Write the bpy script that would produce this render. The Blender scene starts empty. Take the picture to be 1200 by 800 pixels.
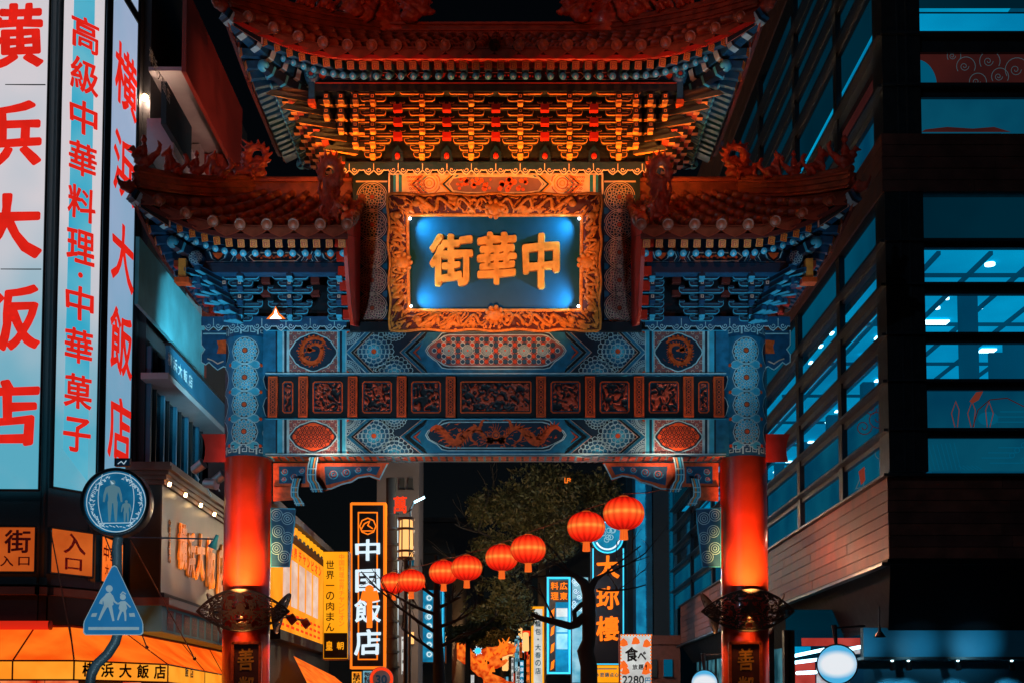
import bpy, bmesh, math, random
from math import sin, cos, pi, radians, sqrt, atan2
from mathutils import Vector, Matrix, noise
random.seed(7)
S = bpy.context.scene
COL = S.collection
# ---------------------------------------------------------------- camera
FPX = 1500.0; PITCH = radians(3.5); PPY = 743.0; CAMZ = 1.6
cam_d = bpy.data.cameras.new('camera'); cam = bpy.data.objects.new('camera', cam_d); COL.objects.link(cam)
cam.location = (0, 0, CAMZ); cam.rotation_euler = (radians(90) + PITCH, 0, 0)
cam_d.sensor_width = 36.0; cam_d.lens = 36.0 * FPX / 1200.0
cam_d.shift_y = (PPY - 400) / 1200.0
cam_d.clip_start = 0.1; cam_d.clip_end = 2000
S.camera = cam
# ---------------------------------------------------------------- world (night: almost black sky)
W = bpy.data.worlds.new('World'); S.world = W; W.use_nodes = True
wn = W.node_tree.nodes; wl = W.node_tree.links
sky = wn.new('ShaderNodeTexSky'); sky.sky_type = 'NISHITA'; sky.sun_disc = False
sky.sun_elevation = radians(24); sky.sun_rotation = radians(215)
wn['Background'].inputs['Strength'].default_value = 0.0006
wl.new(sky.outputs[0], wn['Background'].inputs['Color'])
# faint moonlight
sd = bpy.data.lights.new('moon_light', 'SUN'); sun = bpy.data.objects.new('moon_light', sd); COL.objects.link(sun)
sd.energy = 0.10; sd.angle = radians(0.5); sd.color = (0.5, 0.75, 1.0)
sun.rotation_euler = (radians(66), 0, radians(-35))
S.view_settings.view_transform = 'Standard'; S.view_settings.look = 'None'
S.view_settings.exposure = 0.0; S.view_settings.gamma = 1.0
S.cycles.use_denoising = True
S.cycles.max_bounces = 5; S.cycles.diffuse_bounces = 2; S.cycles.glossy_bounces = 2
S.cycles.transparent_max_bounces = 8; S.cycles.transmission_bounces = 3
S.cycles.sample_clamp_indirect = 4.0; S.cycles.caustics_reflective = False; S.cycles.caustics_refractive = False

# ---------------------------------------------------------------- where a point of the photograph lies on a plane of the place
CP, SP = cos(PITCH), sin(PITCH)
def ray(px, py):
    a = (px - 600) / FPX; b = (PPY - py) / FPX
    return Vector((a, CP - b * SP, SP + b * CP))
def onY(px, py, Y):
    d = ray(px, py); t = Y / d.y
    return Vector((d.x * t, Y, CAMZ + d.z * t))
def onX(px, py, X):
    d = ray(px, py); t = X / d.x
    return Vector((X, d.y * t, CAMZ + d.z * t))
def onP(px, py, P0, N):
    d = ray(px, py); o = Vector((0, 0, CAMZ)); t = (P0 - o).dot(N) / d.dot(N)
    return o + d * t
def ZY(py, Y): return onY(600, py, Y).z

# ---------------------------------------------------------------- materials
MATS = {}
def paint(name, rgb, rough=0.5, metal=0.0, var=0.2, scale=6.0, bump=0.15, coat=0.0, spec=0.5, bscale=None):
    m = bpy.data.materials.new(name); m.use_nodes = True; MATS[name] = m
    n = m.node_tree.nodes; l = m.node_tree.links; b = n['Principled BSDF']
    b.inputs['Roughness'].default_value = rough; b.inputs['Metallic'].default_value = metal
    b.inputs['Coat Weight'].default_value = coat; b.inputs['Specular IOR Level'].default_value = spec
    tc = n.new('ShaderNodeTexCoord')
    nz = n.new('ShaderNodeTexNoise'); nz.inputs['Scale'].default_value = scale; nz.inputs['Detail'].default_value = 6
    l.new(tc.outputs['Object'], nz.inputs['Vector'])
    rp = n.new('ShaderNodeValToRGB')
    lo = [c * (1 - var) for c in rgb]; hi = [min(1, c * (1 + var * 0.7)) for c in rgb]
    rp.color_ramp.elements[0].position = 0.32; rp.color_ramp.elements[1].position = 0.68
    rp.color_ramp.elements[0].color = (*lo, 1); rp.color_ramp.elements[1].color = (*hi, 1)
    l.new(nz.outputs['Fac'], rp.inputs['Fac']); l.new(rp.outputs['Color'], b.inputs['Base Color'])
    mr = n.new('ShaderNodeMapRange'); mr.inputs['To Min'].default_value = max(0, rough - 0.12); mr.inputs['To Max'].default_value = min(1, rough + 0.12)
    l.new(nz.outputs['Fac'], mr.inputs['Value']); l.new(mr.outputs['Result'], b.inputs['Roughness'])
    if bump:
        n2 = n.new('ShaderNodeTexNoise'); n2.inputs['Scale'].default_value = bscale or scale * 8; n2.inputs['Detail'].default_value = 5
        l.new(tc.outputs['Object'], n2.inputs['Vector'])
        bp = n.new('ShaderNodeBump'); bp.inputs['Strength'].default_value = bump; bp.inputs['Distance'].default_value = 0.02
        l.new(n2.outputs['Fac'], bp.inputs['Height']); l.new(bp.outputs['Normal'], b.inputs['Normal'])
    return m
def emit(name, rgb, strength, var=0.0, scale=1.0, rgb2=None, base=0.3, stretch=(1, 1, 1)):
    m = bpy.data.materials.new(name); m.use_nodes = True; MATS[name] = m
    n = m.node_tree.nodes; l = m.node_tree.links; b = n['Principled BSDF']
    b.inputs['Base Color'].default_value = (*[c * base for c in rgb], 1); b.inputs['Roughness'].default_value = 0.4; b.inputs['Specular IOR Level'].default_value = 0.0
    b.inputs['Emission Strength'].default_value = strength
    b.inputs['Emission Color'].default_value = (*rgb, 1)
    if var or rgb2:
        tc = n.new('ShaderNodeTexCoord'); mp = n.new('ShaderNodeMapping'); mp.inputs['Scale'].default_value = stretch
        nz = n.new('ShaderNodeTexNoise'); nz.inputs['Scale'].default_value = scale; nz.inputs['Detail'].default_value = 3
        l.new(tc.outputs['Object'], mp.inputs['Vector']); l.new(mp.outputs['Vector'], nz.inputs['Vector'])
        rp = n.new('ShaderNodeValToRGB')
        rp.color_ramp.elements[0].position = 0.36; rp.color_ramp.elements[1].position = 0.64
        r2 = rgb2 or tuple(c * (1 - var) for c in rgb)
        rp.color_ramp.elements[0].color = (*r2, 1); rp.color_ramp.elements[1].color = (*rgb, 1)
        l.new(nz.outputs['Fac'], rp.inputs['Fac']); l.new(rp.outputs['Color'], b.inputs['Emission Color'])
    return m
def glassy(name, tint=(0.6, 0.8, 0.9), rough=0.05, mix=0.82):
    m = bpy.data.materials.new(name); m.use_nodes = True; MATS[name] = m
    n = m.node_tree.nodes; l = m.node_tree.links
    out = n['Material Output']; n.remove(n['Principled BSDF'])
    t = n.new('ShaderNodeBsdfTransparent'); t.inputs['Color'].default_value = (*tint, 1)
    g = n.new('ShaderNodeBsdfGlossy'); g.inputs['Roughness'].default_value = rough; g.inputs['Color'].default_value = (0.9, 0.9, 0.9, 1)
    lw = n.new('ShaderNodeLayerWeight'); pw = n.new('ShaderNodeMath'); pw.operation = 'POWER'; pw.inputs[1].default_value = 4.0; l.new(lw.outputs['Facing'], pw.inputs[0])
    ma = n.new('ShaderNodeMath'); ma.operation = 'MULTIPLY_ADD'; ma.inputs[1].default_value = .45; ma.inputs[2].default_value = .04; l.new(pw.outputs[0], ma.inputs[0])
    mx = n.new('ShaderNodeMixShader'); l.new(ma.outputs[0], mx.inputs[0]); l.new(t.outputs[0], mx.inputs[1]); l.new(g.outputs[0], mx.inputs[2])
    l.new(mx.outputs[0], out.inputs['Surface'])
    return m
# gate paints
paint('blue_paint', (0.008, 0.15, 0.29), 0.45, scale=9, var=.3)
paint('mid_blue_paint', (0.005, 0.07, 0.16), 0.45, scale=9, var=.3)
paint('navy_paint', (0.004, 0.020, 0.045), 0.5)
paint('ink_paint', (0.003, 0.007, 0.013), 0.5)
paint('pale_line', (0.42, 0.60, 0.66), 0.45, var=0.25)
paint('cream_line', (0.72, 0.42, 0.32), 0.5, var=0.25)
paint('cyan_paint', (0.05, 0.42, 0.62), 0.45)
paint('orange_paint', (0.85, 0.085, 0.012), 0.45, var=.3, scale=12)
paint('rust_paint', (0.50, 0.055, 0.02), 0.5, var=.3)
paint('mauve_paint', (0.24, 0.09, 0.10), 0.55)
paint('vermilion', (0.60, 0.018, 0.006), 0.42, var=0.12)
paint('column_red', (0.62, 0.032, 0.008), 0.34, var=0.22, scale=2.2, bump=0.08, coat=0.25, bscale=40)
paint('gold_leaf', (0.85, 0.30, 0.04), 0.38, 0.15, var=0.25)
paint('gold_paint', (0.84, 0.27, 0.04), 0.5, 0.0, var=0.3)
paint('gilt_carving', (0.85, 0.25, 0.03), 0.42, 0.1, var=0.3, scale=14, bump=0.5)
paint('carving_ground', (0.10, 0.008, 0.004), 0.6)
paint('bracket_dark', (0.016, 0.014, 0.014), 0.5)
paint('glazed_tile', (0.24, 0.05, 0.02), 0.42, var=0.5, scale=5, bump=0.35, coat=0.12)
paint('tile_rim', (0.34, 0.06, 0.025), 0.45, var=0.3, coat=0.1)
paint('figure_glaze', (0.42, 0.05, 0.018), 0.35, var=0.5, scale=9, bump=0.6, coat=0.4)
paint('lamp_metal', (0.12, 0.06, 0.04), 0.5, 0.4, var=0.3)
paint('steel', (0.35, 0.38, 0.40), 0.35, 0.8)
paint('black_metal', (0.010, 0.012, 0.015), 0.45)

# ---------------------------------------------------------------- mesh building
class MB:
    def __init__(s): s.v = []; s.f = []; s.m = []; s.mats = []; s.sm = []
    def mi(s, mat):
        if mat not in s.mats: s.mats.append(mat)
        return s.mats.index(mat)
    def add(s, vs, fs, mat, smooth=False):
        o = len(s.v); s.v.extend([tuple(p) for p in vs]); k = s.mi(mat)
        for f in fs: s.f.append(tuple(i + o for i in f)); s.m.append(k); s.sm.append(smooth)
    def box(s, x0, x1, y0, y1, z0, z1, mat, M=None, bottom=None):
        if x0 > x1: x0, x1 = x1, x0
        if y0 > y1: y0, y1 = y1, y0
        if z0 > z1: z0, z1 = z1, z0
        v = [(x0,y0,z0),(x1,y0,z0),(x1,y1,z0),(x0,y1,z0),(x0,y0,z1),(x1,y0,z1),(x1,y1,z1),(x0,y1,z1)]
        if M is not None: v = [tuple(M @ Vector(p)) for p in v]
        s.add(v, [(4,5,6,7),(0,1,5,4),(1,2,6,5),(2,3,7,6),(3,0,4,7)], mat)
        s.add([v[0], v[1], v[2], v[3]], [(3,2,1,0)], bottom or mat)
    def obox(s, a, b, w, h, mat, up=Vector((0,0,1))):
        """box bar from a to b, w wide, h high"""
        a = Vector(a); b = Vector(b); d = (b - a).normalized()
        sx = d.cross(up)
        if sx.length < 1e-4: sx = Vector((1,0,0))
        sx.normalize(); uz = sx.cross(d)
        vs = []
        for p in (a, b):
            for q, r in ((-1,-1),(1,-1),(1,1),(-1,1)): vs.append(p + sx * (q*w/2) + uz * (r*h/2))
        s.add(vs, [(0,1,2,3),(7,6,5,4),(0,4,5,1),(1,5,6,2),(2,6,7,3),(3,7,4,0)], mat)
    def prism(s, pts, mapf, d0, d1, mat, side=None, smooth=False):
        """pts 2D (ccw), mapf(u,v,d)->3D; front at d0, back at d1"""
        n = len(pts)
        f = [mapf(u, v, d0) for u, v in pts]; b = [mapf(u, v, d1) for u, v in pts]
        s.add(f, [tuple(range(n))], mat); s.add(b, [tuple(reversed(range(n)))], side or mat)
        s.add(f + b, [(i, i + n, (i+1) % n + n, (i+1) % n) for i in range(n)], side or mat, smooth)
    def tube(s, pts, r, mat, n=8, caps=True, smooth=True):
        pts = [Vector(p) for p in pts]; rs = r if isinstance(r, (list, tuple)) else [r] * len(pts)
        vs = []; prev = None
        for i, p in enumerate(pts):
            d = (pts[min(i+1, len(pts)-1)] - pts[max(i-1, 0)])
            d = d.normalized() if d.length > 1e-9 else Vector((0,0,1))
            if prev is None:
                a = d.cross(Vector((0,0,1)));
                if a.length < 1e-3: a = d.cross(Vector((1,0,0)))
            else:
                a = prev - d * prev.dot(d)
            a.normalize(); prev = a; b = d.cross(a)
            for k in range(n):
                t = 2*pi*k/n; vs.append(p + (a*cos(t) + b*sin(t)) * rs[i])
        fs = []
        for i in range(len(pts)-1):
            for k in range(n): fs.append((i*n+k, i*n+(k+1)%n, (i+1)*n+(k+1)%n, (i+1)*n+k))
        s.add(vs, fs, mat, smooth)
        if caps:
            s.add(vs[:n], [tuple(reversed(range(n)))], mat); s.add(vs[-n:], [tuple(range(n))], mat)
    def lathe(s, prof, mat, n=24, M=None, smooth=True, a0=0, a1=2*pi):
        full = abs(a1 - a0 - 2*pi) < 1e-6; cnt = n if full else n + 1
        vs = []
        for r, z in prof:
            for k in range(cnt):
                t = a0 + (a1-a0)*k/n; p = Vector((r*cos(t), r*sin(t), z)); vs.append(M @ p if M is not None else p)
        fs = []
        for i in range(len(prof)-1):
            for k in range(n):
                k2 = (k+1) % cnt; fs.append((i*cnt+k, i*cnt+k2, (i+1)*cnt+k2, (i+1)*cnt+k))
        s.add(vs, fs, mat, smooth)
    def ball(s, c, r, mat, n=12, m=8):
        if not isinstance(r, (tuple, list)): r = (r, r, r)
        vs = [(c[0], c[1], c[2]-r[2])]
        for i in range(1, m):
            t = -pi/2 + pi*i/m
            for k in range(n): a = 2*pi*k/n; vs.append((c[0]+r[0]*cos(t)*cos(a), c[1]+r[1]*cos(t)*sin(a), c[2]+r[2]*sin(t)))
        vs.append((c[0], c[1], c[2]+r[2])); fs = []
        for k in range(n): fs.append((0, 1+(k+1)%n, 1+k)); fs.append((len(vs)-1, 1+(m-2)*n+k, 1+(m-2)*n+(k+1)%n))
        for i in range(m-2):
            for k in range(n): fs.append((1+i*n+k, 1+i*n+(k+1)%n, 1+(i+1)*n+(k+1)%n, 1+(i+1)*n+k))
        s.add(vs, fs, mat, True)
    def mesh(s, name):
        me = bpy.data.meshes.new(name); me.from_pydata(s.v, [], s.f)
        for m in s.mats: me.materials.append(MATS[m])
        me.polygons.foreach_set('material_index', s.m); me.polygons.foreach_set('use_smooth', s.sm)
        me.update(); return me
    def build(s, name, parent=None, world=True, bevel=0):
        return place(s.mesh(name), name, parent, world=world, bevel=bevel)
def place(me, name, parent=None, loc=None, rot=None, scale=None, world=False, bevel=0):
    o = bpy.data.objects.new(name, me); COL.objects.link(o)
    if parent is not None:
        o.parent = parent
        if world:
            q = Vector((0,0,0)); a = parent
            while a is not None: q += Vector(a.location); a = a.parent
            o.location = -q
    if loc is not None:
        q = Vector((0,0,0)); a = parent
        while a is not None: q += Vector(a.location); a = a.parent
        o.location = Vector(loc) - q
    if rot is not None: o.rotation_euler = rot
    if scale is not None: o.scale = scale
    if bevel:
        b = o.modifiers.new('bevel', 'BEVEL'); b.width = bevel; b.segments = 2; b.limit_method = 'ANGLE'
    return o
def thing(name, label, cat, loc=(0,0,0), group=None):
    o = bpy.data.objects.new(name, None); COL.objects.link(o); o.location = loc; o.empty_display_size = 0.2
    return tag(o, label, cat, group)
def tag(o, label, cat, group=None):
    o['label'] = label; o['category'] = cat
    if group: o['group'] = group
    return o
def struct(o, label=None):
    o['kind'] = 'structure'
    if label: o['label'] = label
    return o
def lamp(name, kind, loc, energy, color, parent=None, aim=None, size=0.1, spot=60, blend=0.6, size_y=None):
    d = bpy.data.lights.new(name, kind); o = bpy.data.objects.new(name, d); COL.objects.link(o)
    o.location = loc; d.energy = energy; d.color = color
    if kind == 'AREA':
        d.size = size
        if size_y: d.shape = 'RECTANGLE'; d.size_y = size_y
    else: d.shadow_soft_size = size
    if kind == 'SPOT': d.spot_size = radians(spot); d.spot_blend = blend
    if aim is not None:
        v = Vector(aim) - Vector(loc); o.rotation_euler = v.to_track_quat('-Z', 'Y').to_euler()
    return o

# ---------------------------------------------------------------- lettering
_GL = {}
def _raw(ch, off, extr, bev, res):
    c = bpy.data.curves.new('lettering', 'FONT'); c.body = ch; c.size = 1.0; c.offset = off; c.extrude = extr; c.bevel_depth = bev; c.bevel_resolution = 1
    c.resolution_u = res
    o = bpy.data.objects.new('lettering', c); me = o.to_mesh()
    vs = [Vector(v.co) for v in me.vertices]; fs = [tuple(p.vertices) for p in me.polygons]
    ar = sum(p.area for p in me.polygons if abs(p.normal.z) > .9)
    o.to_mesh_clear(); bpy.data.objects.remove(o); bpy.data.curves.remove(c)
    return vs, fs, ar
def glyph(ch, bold=0.0, extr=0.0, bev=0.0, res=3):
    """outline of a character; flat ones are thickened with a brush edge of uneven width, raised ones by offsetting"""
    k = (ch, bold, extr, bev, res)
    if k in _GL: return _GL[k]
    if not bold:
        vs, fs, ar = _raw(ch, 0, extr, bev, res)
    else:
        vs, fs, ar = _raw(ch, 0, 0, 0, res)
        cnt = {}
        for f in fs:
            for i in range(len(f)):
                e = (f[i], f[(i+1) % len(f)]); kk = tuple(sorted((tuple(round(x, 5) for x in vs[e[0]]), tuple(round(x, 5) for x in vs[e[1]])))); cnt.setdefault(kk, []).append(e)
        j = 0
        for kk, el in cnt.items():
            if len(el) != 1: continue
            p, q = vs[el[0][0]].copy(), vs[el[0][1]].copy(); d = q-p
            if d.length < 1e-5: continue
            d.normalize(); nn = Vector((-d.y, d.x, 0)); z = Vector((0, 0, .0006 + .0004*(j % 5))); j += 1
            w1 = bold*(1 + .45*noise.noise(p*7+Vector((0, 0, ord(ch[0])*.37)))); w2 = bold*(1 + .45*noise.noise(q*7+Vector((0, 0, ord(ch[0])*.37))))
            o = len(vs); vs += [p-d*w1*.75-nn*w1*.6+z, p-nn*w1+z, q-nn*w2+z, q+d*w2*.75-nn*w2*.6+z, q+d*w2*.75+nn*w2*.6+z, q+nn*w2+z, p+nn*w1+z, p-d*w1*.75+nn*w1*.6+z]
            fs.append(tuple(range(o, o+8)))
            if extr:
                mid_ = (p+q)/2
                low = [Vector((v.x + (v.x-mid_.x)*.12 + 0, v.y + (v.y-mid_.y)*.12, -extr)) for v in vs[o:o+8]]
                for t_, v in enumerate(low):
                    c_ = p if t_ in (0, 1, 6, 7) else q; v.x = c_.x + (vs[o+t_].x-c_.x)*1.45; v.y = c_.y + (vs[o+t_].y-c_.y)*1.45
                vs += low; fs += [(o+t_, o+8+t_, o+8+(t_+1) % 8, o+(t_+1) % 8) for t_ in range(8)]
    if vs:
        x0 = min(v.x for v in vs); x1 = max(v.x for v in vs); y0 = min(v.y for v in vs); y1 = max(v.y for v in vs)
    else: x0 = x1 = y0 = y1 = 0
    _GL[k] = (vs, fs, (x0, x1, y0, y1)); return _GL[k]
def put_char(mb, ch, c, U, V, w, h, mat, bold=0.02, extr=0.0, bev=0.0, lift=0.006, brush=0.0):
    """one character centred at c, its bounding box fitted to w x h; U right, V up (unit)"""
    vs, fs, (x0, x1, y0, y1) = glyph(ch, bold, extr, bev)
    if not vs: return
    U = Vector(U).normalized(); V = Vector(V).normalized(); N = U.cross(V)
    sx = w / max(1e-6, x1 - x0); sy = h / max(1e-6, y1 - y0); cx = (x0+x1)/2; cy = (y0+y1)/2; c = Vector(c)
    if ch in '一ー・': sx = w/.9; sy = h/.9
    out = []
    for v in vs:
        a = (v.x-cx); b = (v.y-cy)
        if brush:
            a2 = a + brush*.5*noise.noise(Vector((v.x*3, v.y*3, ord(ch[0])*0.1))); b2 = b + brush*.5*noise.noise(Vector((v.x*3+9, v.y*3, 3.3))) + brush * 0.7 * a
        else: a2, b2 = a, b
        out.append(c + U*(a2*sx) + V*(b2*sy) + N*(v.z + lift))
    mb.add(out, fs, mat)
def put_line(mb, s, c, U, V, size, mat, bold=0.0, lift=0.006, aspect=1.0, extr=0.0):
    """a row of latin text as one run, cap-fitted to height size"""
    vs, fs, (x0, x1, y0, y1) = glyph(s, bold, extr, 0)
    k = size / max(1e-6, y1 - y0); put_char(mb, s, c, U, V, (x1-x0)*k*aspect, size, mat, bold, extr, 0, lift)

# ---------------------------------------------------------------- drawing toolkit for painted / raised ornament
class Art:
    def __init__(s, mapf, mb=None, step=0.0025): s.map = mapf; s.mb = mb or MB(); s.step = step
    def P(s, u, v, L): return s.map(u, v, L * s.step)
    def fill(s, pts, mat, L=1, rings=0):
        n = len(pts)
        if not rings:
            s.mb.add([s.P(u, v, L) for u, v in pts], [tuple(range(n))], mat); return
        cu = sum(p[0] for p in pts)/n; cv = sum(p[1] for p in pts)/n
        vs = [s.P(cu, cv, L)]; fs = []
        for r in range(1, rings+1):
            k = r / rings
            vs += [s.P(cu+(u-cu)*k, cv+(v-cv)*k, L) for u, v in pts]
        for i in range(n): fs.append((0, 1+i, 1+(i+1)%n))
        for r in range(rings-1):
            for i in range(n): a = 1+r*n; b = a+n; fs.append((a+i, b+i, b+(i+1)%n, a+(i+1)%n))
        s.mb.add(vs, fs, mat)
    def rect(s, u0, v0, u1, v1, mat, L=1, nu=1):
        vs = []; fs = []
        for i in range(nu+1):
            u = u0 + (u1-u0)*i/nu; vs += [s.P(u, v0, L), s.P(u, v1, L)]
        for i in range(nu): fs.append((2*i, 2*i+2, 2*i+3, 2*i+1))
        s.mb.add(vs, fs, mat)
    def stroke(s, pts, w, mat, L=2, closed=False):
        n = len(pts)
        if n < 2: return
        ws = w if isinstance(w, (list, tuple)) else [w]*n
        vs = []
        for i in range(n):
            p = pts[i]
            a = pts[(i-1) % n] if (closed or i > 0) else p
            b = pts[(i+1) % n] if (closed or i < n-1) else p
            d1 = (p[0]-a[0], p[1]-a[1]); d2 = (b[0]-p[0], b[1]-p[1])
            l1 = math.hypot(*d1) or 1e-9; l2 = math.hypot(*d2) or 1e-9
            if a == p: d1, l1 = d2, l2
            if b == p: d2, l2 = d1, l1
            n1 = (-d1[1]/l1, d1[0]/l1); n2 = (-d2[1]/l2, d2[0]/l2)
            m = (n1[0]+n2[0], n1[1]+n2[1]); ml = math.hypot(*m)
            if ml < 1e-6: m = n1; ml = 1
            m = (m[0]/ml, m[1]/ml); k = ws[i]/2/max(0.45, m[0]*n1[0]+m[1]*n1[1])
            vs.append(s.P(p[0]+m[0]*k, p[1]+m[1]*k, L)); vs.append(s.P(p[0]-m[0]*k, p[1]-m[1]*k, L))
        fs = [(2*i, 2*i+1, 2*i+3, 2*i+2) for i in range(n-1)]
        if closed: fs.append((2*n-2, 2*n-1, 1, 0))
        s.mb.add(vs, fs, mat)
    def circle(s, cu, cv, r, w, mat, L=2, n=20, ry=None):
        ry = ry or r; s.stroke([(cu+r*cos(2*pi*i/n), cv+ry*sin(2*pi*i/n)) for i in range(n)], w, mat, L, True)
    def disc(s, cu, cv, r, mat, L=1, n=16, ry=None, rings=0):
        ry = ry or r; s.fill([(cu+r*cos(2*pi*i/n), cv-ry*sin(2*pi*i/n)) for i in range(n)], mat, L, rings)
# ================================================================ organic shapes (ridge beasts, dragons) : blobs merged by voxel remesh
def organic(name, blobs, tubes, voxel, mat, dispf=None):
    mb = MB()
    for (c, r) in blobs: mb.ball(c, r, mat, 10, 7)
    for pts, rs in tubes: mb.tube(pts, rs, mat, 8)
    me = mb.mesh(name); o = bpy.data.objects.new(name, me); COL.objects.link(o)
    md = o.modifiers.new('r', 'REMESH'); md.mode = 'VOXEL'; md.voxel_size = voxel; md.use_smooth_shade = True
    sm = o.modifiers.new('s', 'SMOOTH'); sm.iterations = 1; sm.factor = 0.5
    dg = bpy.context.evaluated_depsgraph_get()
    m2 = bpy.data.meshes.new_from_object(o.evaluated_get(dg)); bpy.data.objects.remove(o); bpy.data.meshes.remove(me)
    m2.name = name
    if not m2.materials: m2.materials.append(MATS[mat])
    if dispf:
        m2.update(); ns = [v.normal.copy() for v in m2.vertices]
        for v, nn in zip(m2.vertices, ns): v.co += nn * dispf(v.co)
    m2.polygons.foreach_set('use_smooth', [True]*len(m2.polygons)); m2.update()
    return m2
def fret(p, s): return abs(noise.noise(Vector(p) * s))
# ---- carved relief sheet: grid displaced by warped ridged noise, two glazes by height
def relief(mb, mapf, u0, u1, v0, v1, nu, nv, amp, freq, hi, lo, thr=0.45, seed=0.0, edge=None, mid=None):
    vs = []; hs = []
    for j in range(nv+1):
        for i in range(nu+1):
            u = u0 + (u1-u0)*i/nu; v = v0 + (v1-v0)*j/nv
            p = Vector((u*freq, v*freq, seed)); w = noise.noise(p*0.9 + Vector((5.1, 2.3, 0))) ; w2 = noise.noise(p*0.9 + Vector((1.1, 8.3, 4)))
            h = 1 - abs(noise.noise(Vector((p.x + 1.7*w, p.y + 1.7*w2, seed))))*3.2
            h = max(0.0, min(1.0, h))
            if edge: h = h * edge(i/nu, j/nv)
            hs.append(h); vs.append(mapf(u, v, amp*h))
    ft = {hi: [], lo: []}
    if mid: ft[mid] = []
    for j in range(nv):
        for i in range(nu):
            a = j*(nu+1)+i; f = (a, a+1, a+nu+2, a+nu+1); hh = (hs[a]+hs[a+1]+hs[a+nu+1]+hs[a+nu+2])/4
            ft[hi if hh > thr else (mid if (mid and hh > thr*0.6) else lo)].append(f)
    o = len(mb.v); mb.v.extend([tuple(p) for p in vs])
    for m, fl in ft.items():
        k = mb.mi(m)
        for f in fl: mb.f.append(tuple(i+o for i in f)); mb.m.append(k); mb.sm.append(True)
# ---- ornaments drawn in picture units on a surface
def rosette(A, cx, cy, R, line='pale_line', ground='navy_paint', fillc='blue_paint', core='orange_paint', L=2, rings=0, k=1.0, full=True, clip=None):
    n = 20
    A.disc(cx, cy, R, ground, L, n, rings=rings)
    A.circle(cx, cy, R*0.98, 1.0*k, line, L+1, 22)
    for m, d, c, ph in ((8, 0.30, 0.11, 0), (12, 0.50, 0.115, 0.2), (16, 0.76, 0.135, 0)):
        for i in range(m):
            t = 2*pi*i/m + ph; x = cx + R*d*cos(t); y = cy + R*d*sin(t)
            if clip and not clip(x, y): continue
            A.disc(x, y, R*c, fillc, L+1, 6); A.circle(x, y, R*c, 0.62*k, line, L+2, 6)
    A.disc(cx, cy, R*0.155, core, L+3, 8)
def clip_poly(poly, x0, x1, y0, y1):
    def cl(pts, ins, inter):
        out = []
        for i in range(len(pts)):
            a = pts[i-1]; b = pts[i]
            if ins(b):
                if not ins(a): out.append(inter(a, b))
                out.append(b)
            elif ins(a): out.append(inter(a, b))
        return out
    def ix(c):
        return lambda a, b: (c, a[1] + (b[1]-a[1])*(c-a[0])/((b[0]-a[0]) or 1e-9))
    def iy(c):
        return lambda a, b: (a[0] + (b[0]-a[0])*(c-a[1])/((b[1]-a[1]) or 1e-9), c)
    for ins, it in ((lambda p: p[0] >= x0, ix(x0)), (lambda p: p[0] <= x1, ix(x1)), (lambda p: p[1] >= y0, iy(y0)), (lambda p: p[1] <= y1, iy(y1))):
        if poly: poly = cl(poly, ins, it)
    return poly
class ClipArt(Art):
    """Art whose strokes and fills are cut to a box"""
    def __init__(s, mapf, box, mb=None, step=0.0025): super().__init__(mapf, mb, step); s.bx = box
    def fill(s, pts, mat, L=1, rings=0):
        p = clip_poly(list(pts), *s.bx)
        if len(p) > 2: s.mb.add([s.P(u, v, L) for u, v in p], [tuple(range(len(p)))], mat)
    def stroke(s, pts, w, mat, L=2, closed=False):
        tmp = Art(lambda u, v, d: (u, v, d), MB(), 1); tmp.stroke(pts, w, mat, L, closed)
        for f in tmp.mb.f: s.fill([tmp.mb.v[i][:2] for i in f], mat, L)
def stripes(A, x0, x1, y0, y1, cols, L=1):
    n = len(cols)
    for i, c in enumerate(cols):
        a = x0 + (x1-x0)*i/n; b = x0 + (x1-x0)*(i+1)/n
        A.rect(a, y0, b, y1, c, L)
def fretline(A, x0, x1, y0, y1, n, line, L=2, w=1.1, mir=False):
    """a running key fret between x0..x1"""
    for i in range(n):
        a = x0 + (x1-x0)*i/n; s = (x1-x0)/n; h = y1-y0
        pts = [(0.05, 1), (0.05, 0), (0.85, 0), (0.85, .72), (.35, .72), (.35, .38), (.6, .38)]
        if i % 2: pts = [(1-p, q) for p, q in pts]
        A.stroke([(a+p*s, y0+q*h) for p, q in pts], w, line, L)
    A.stroke([(x0, y0-1.2), (x1, y0-1.2)], 0.8, line, L); A.stroke([(x0, y1+1.2), (x1, y1+1.2)], 0.8, line, L)
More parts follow.
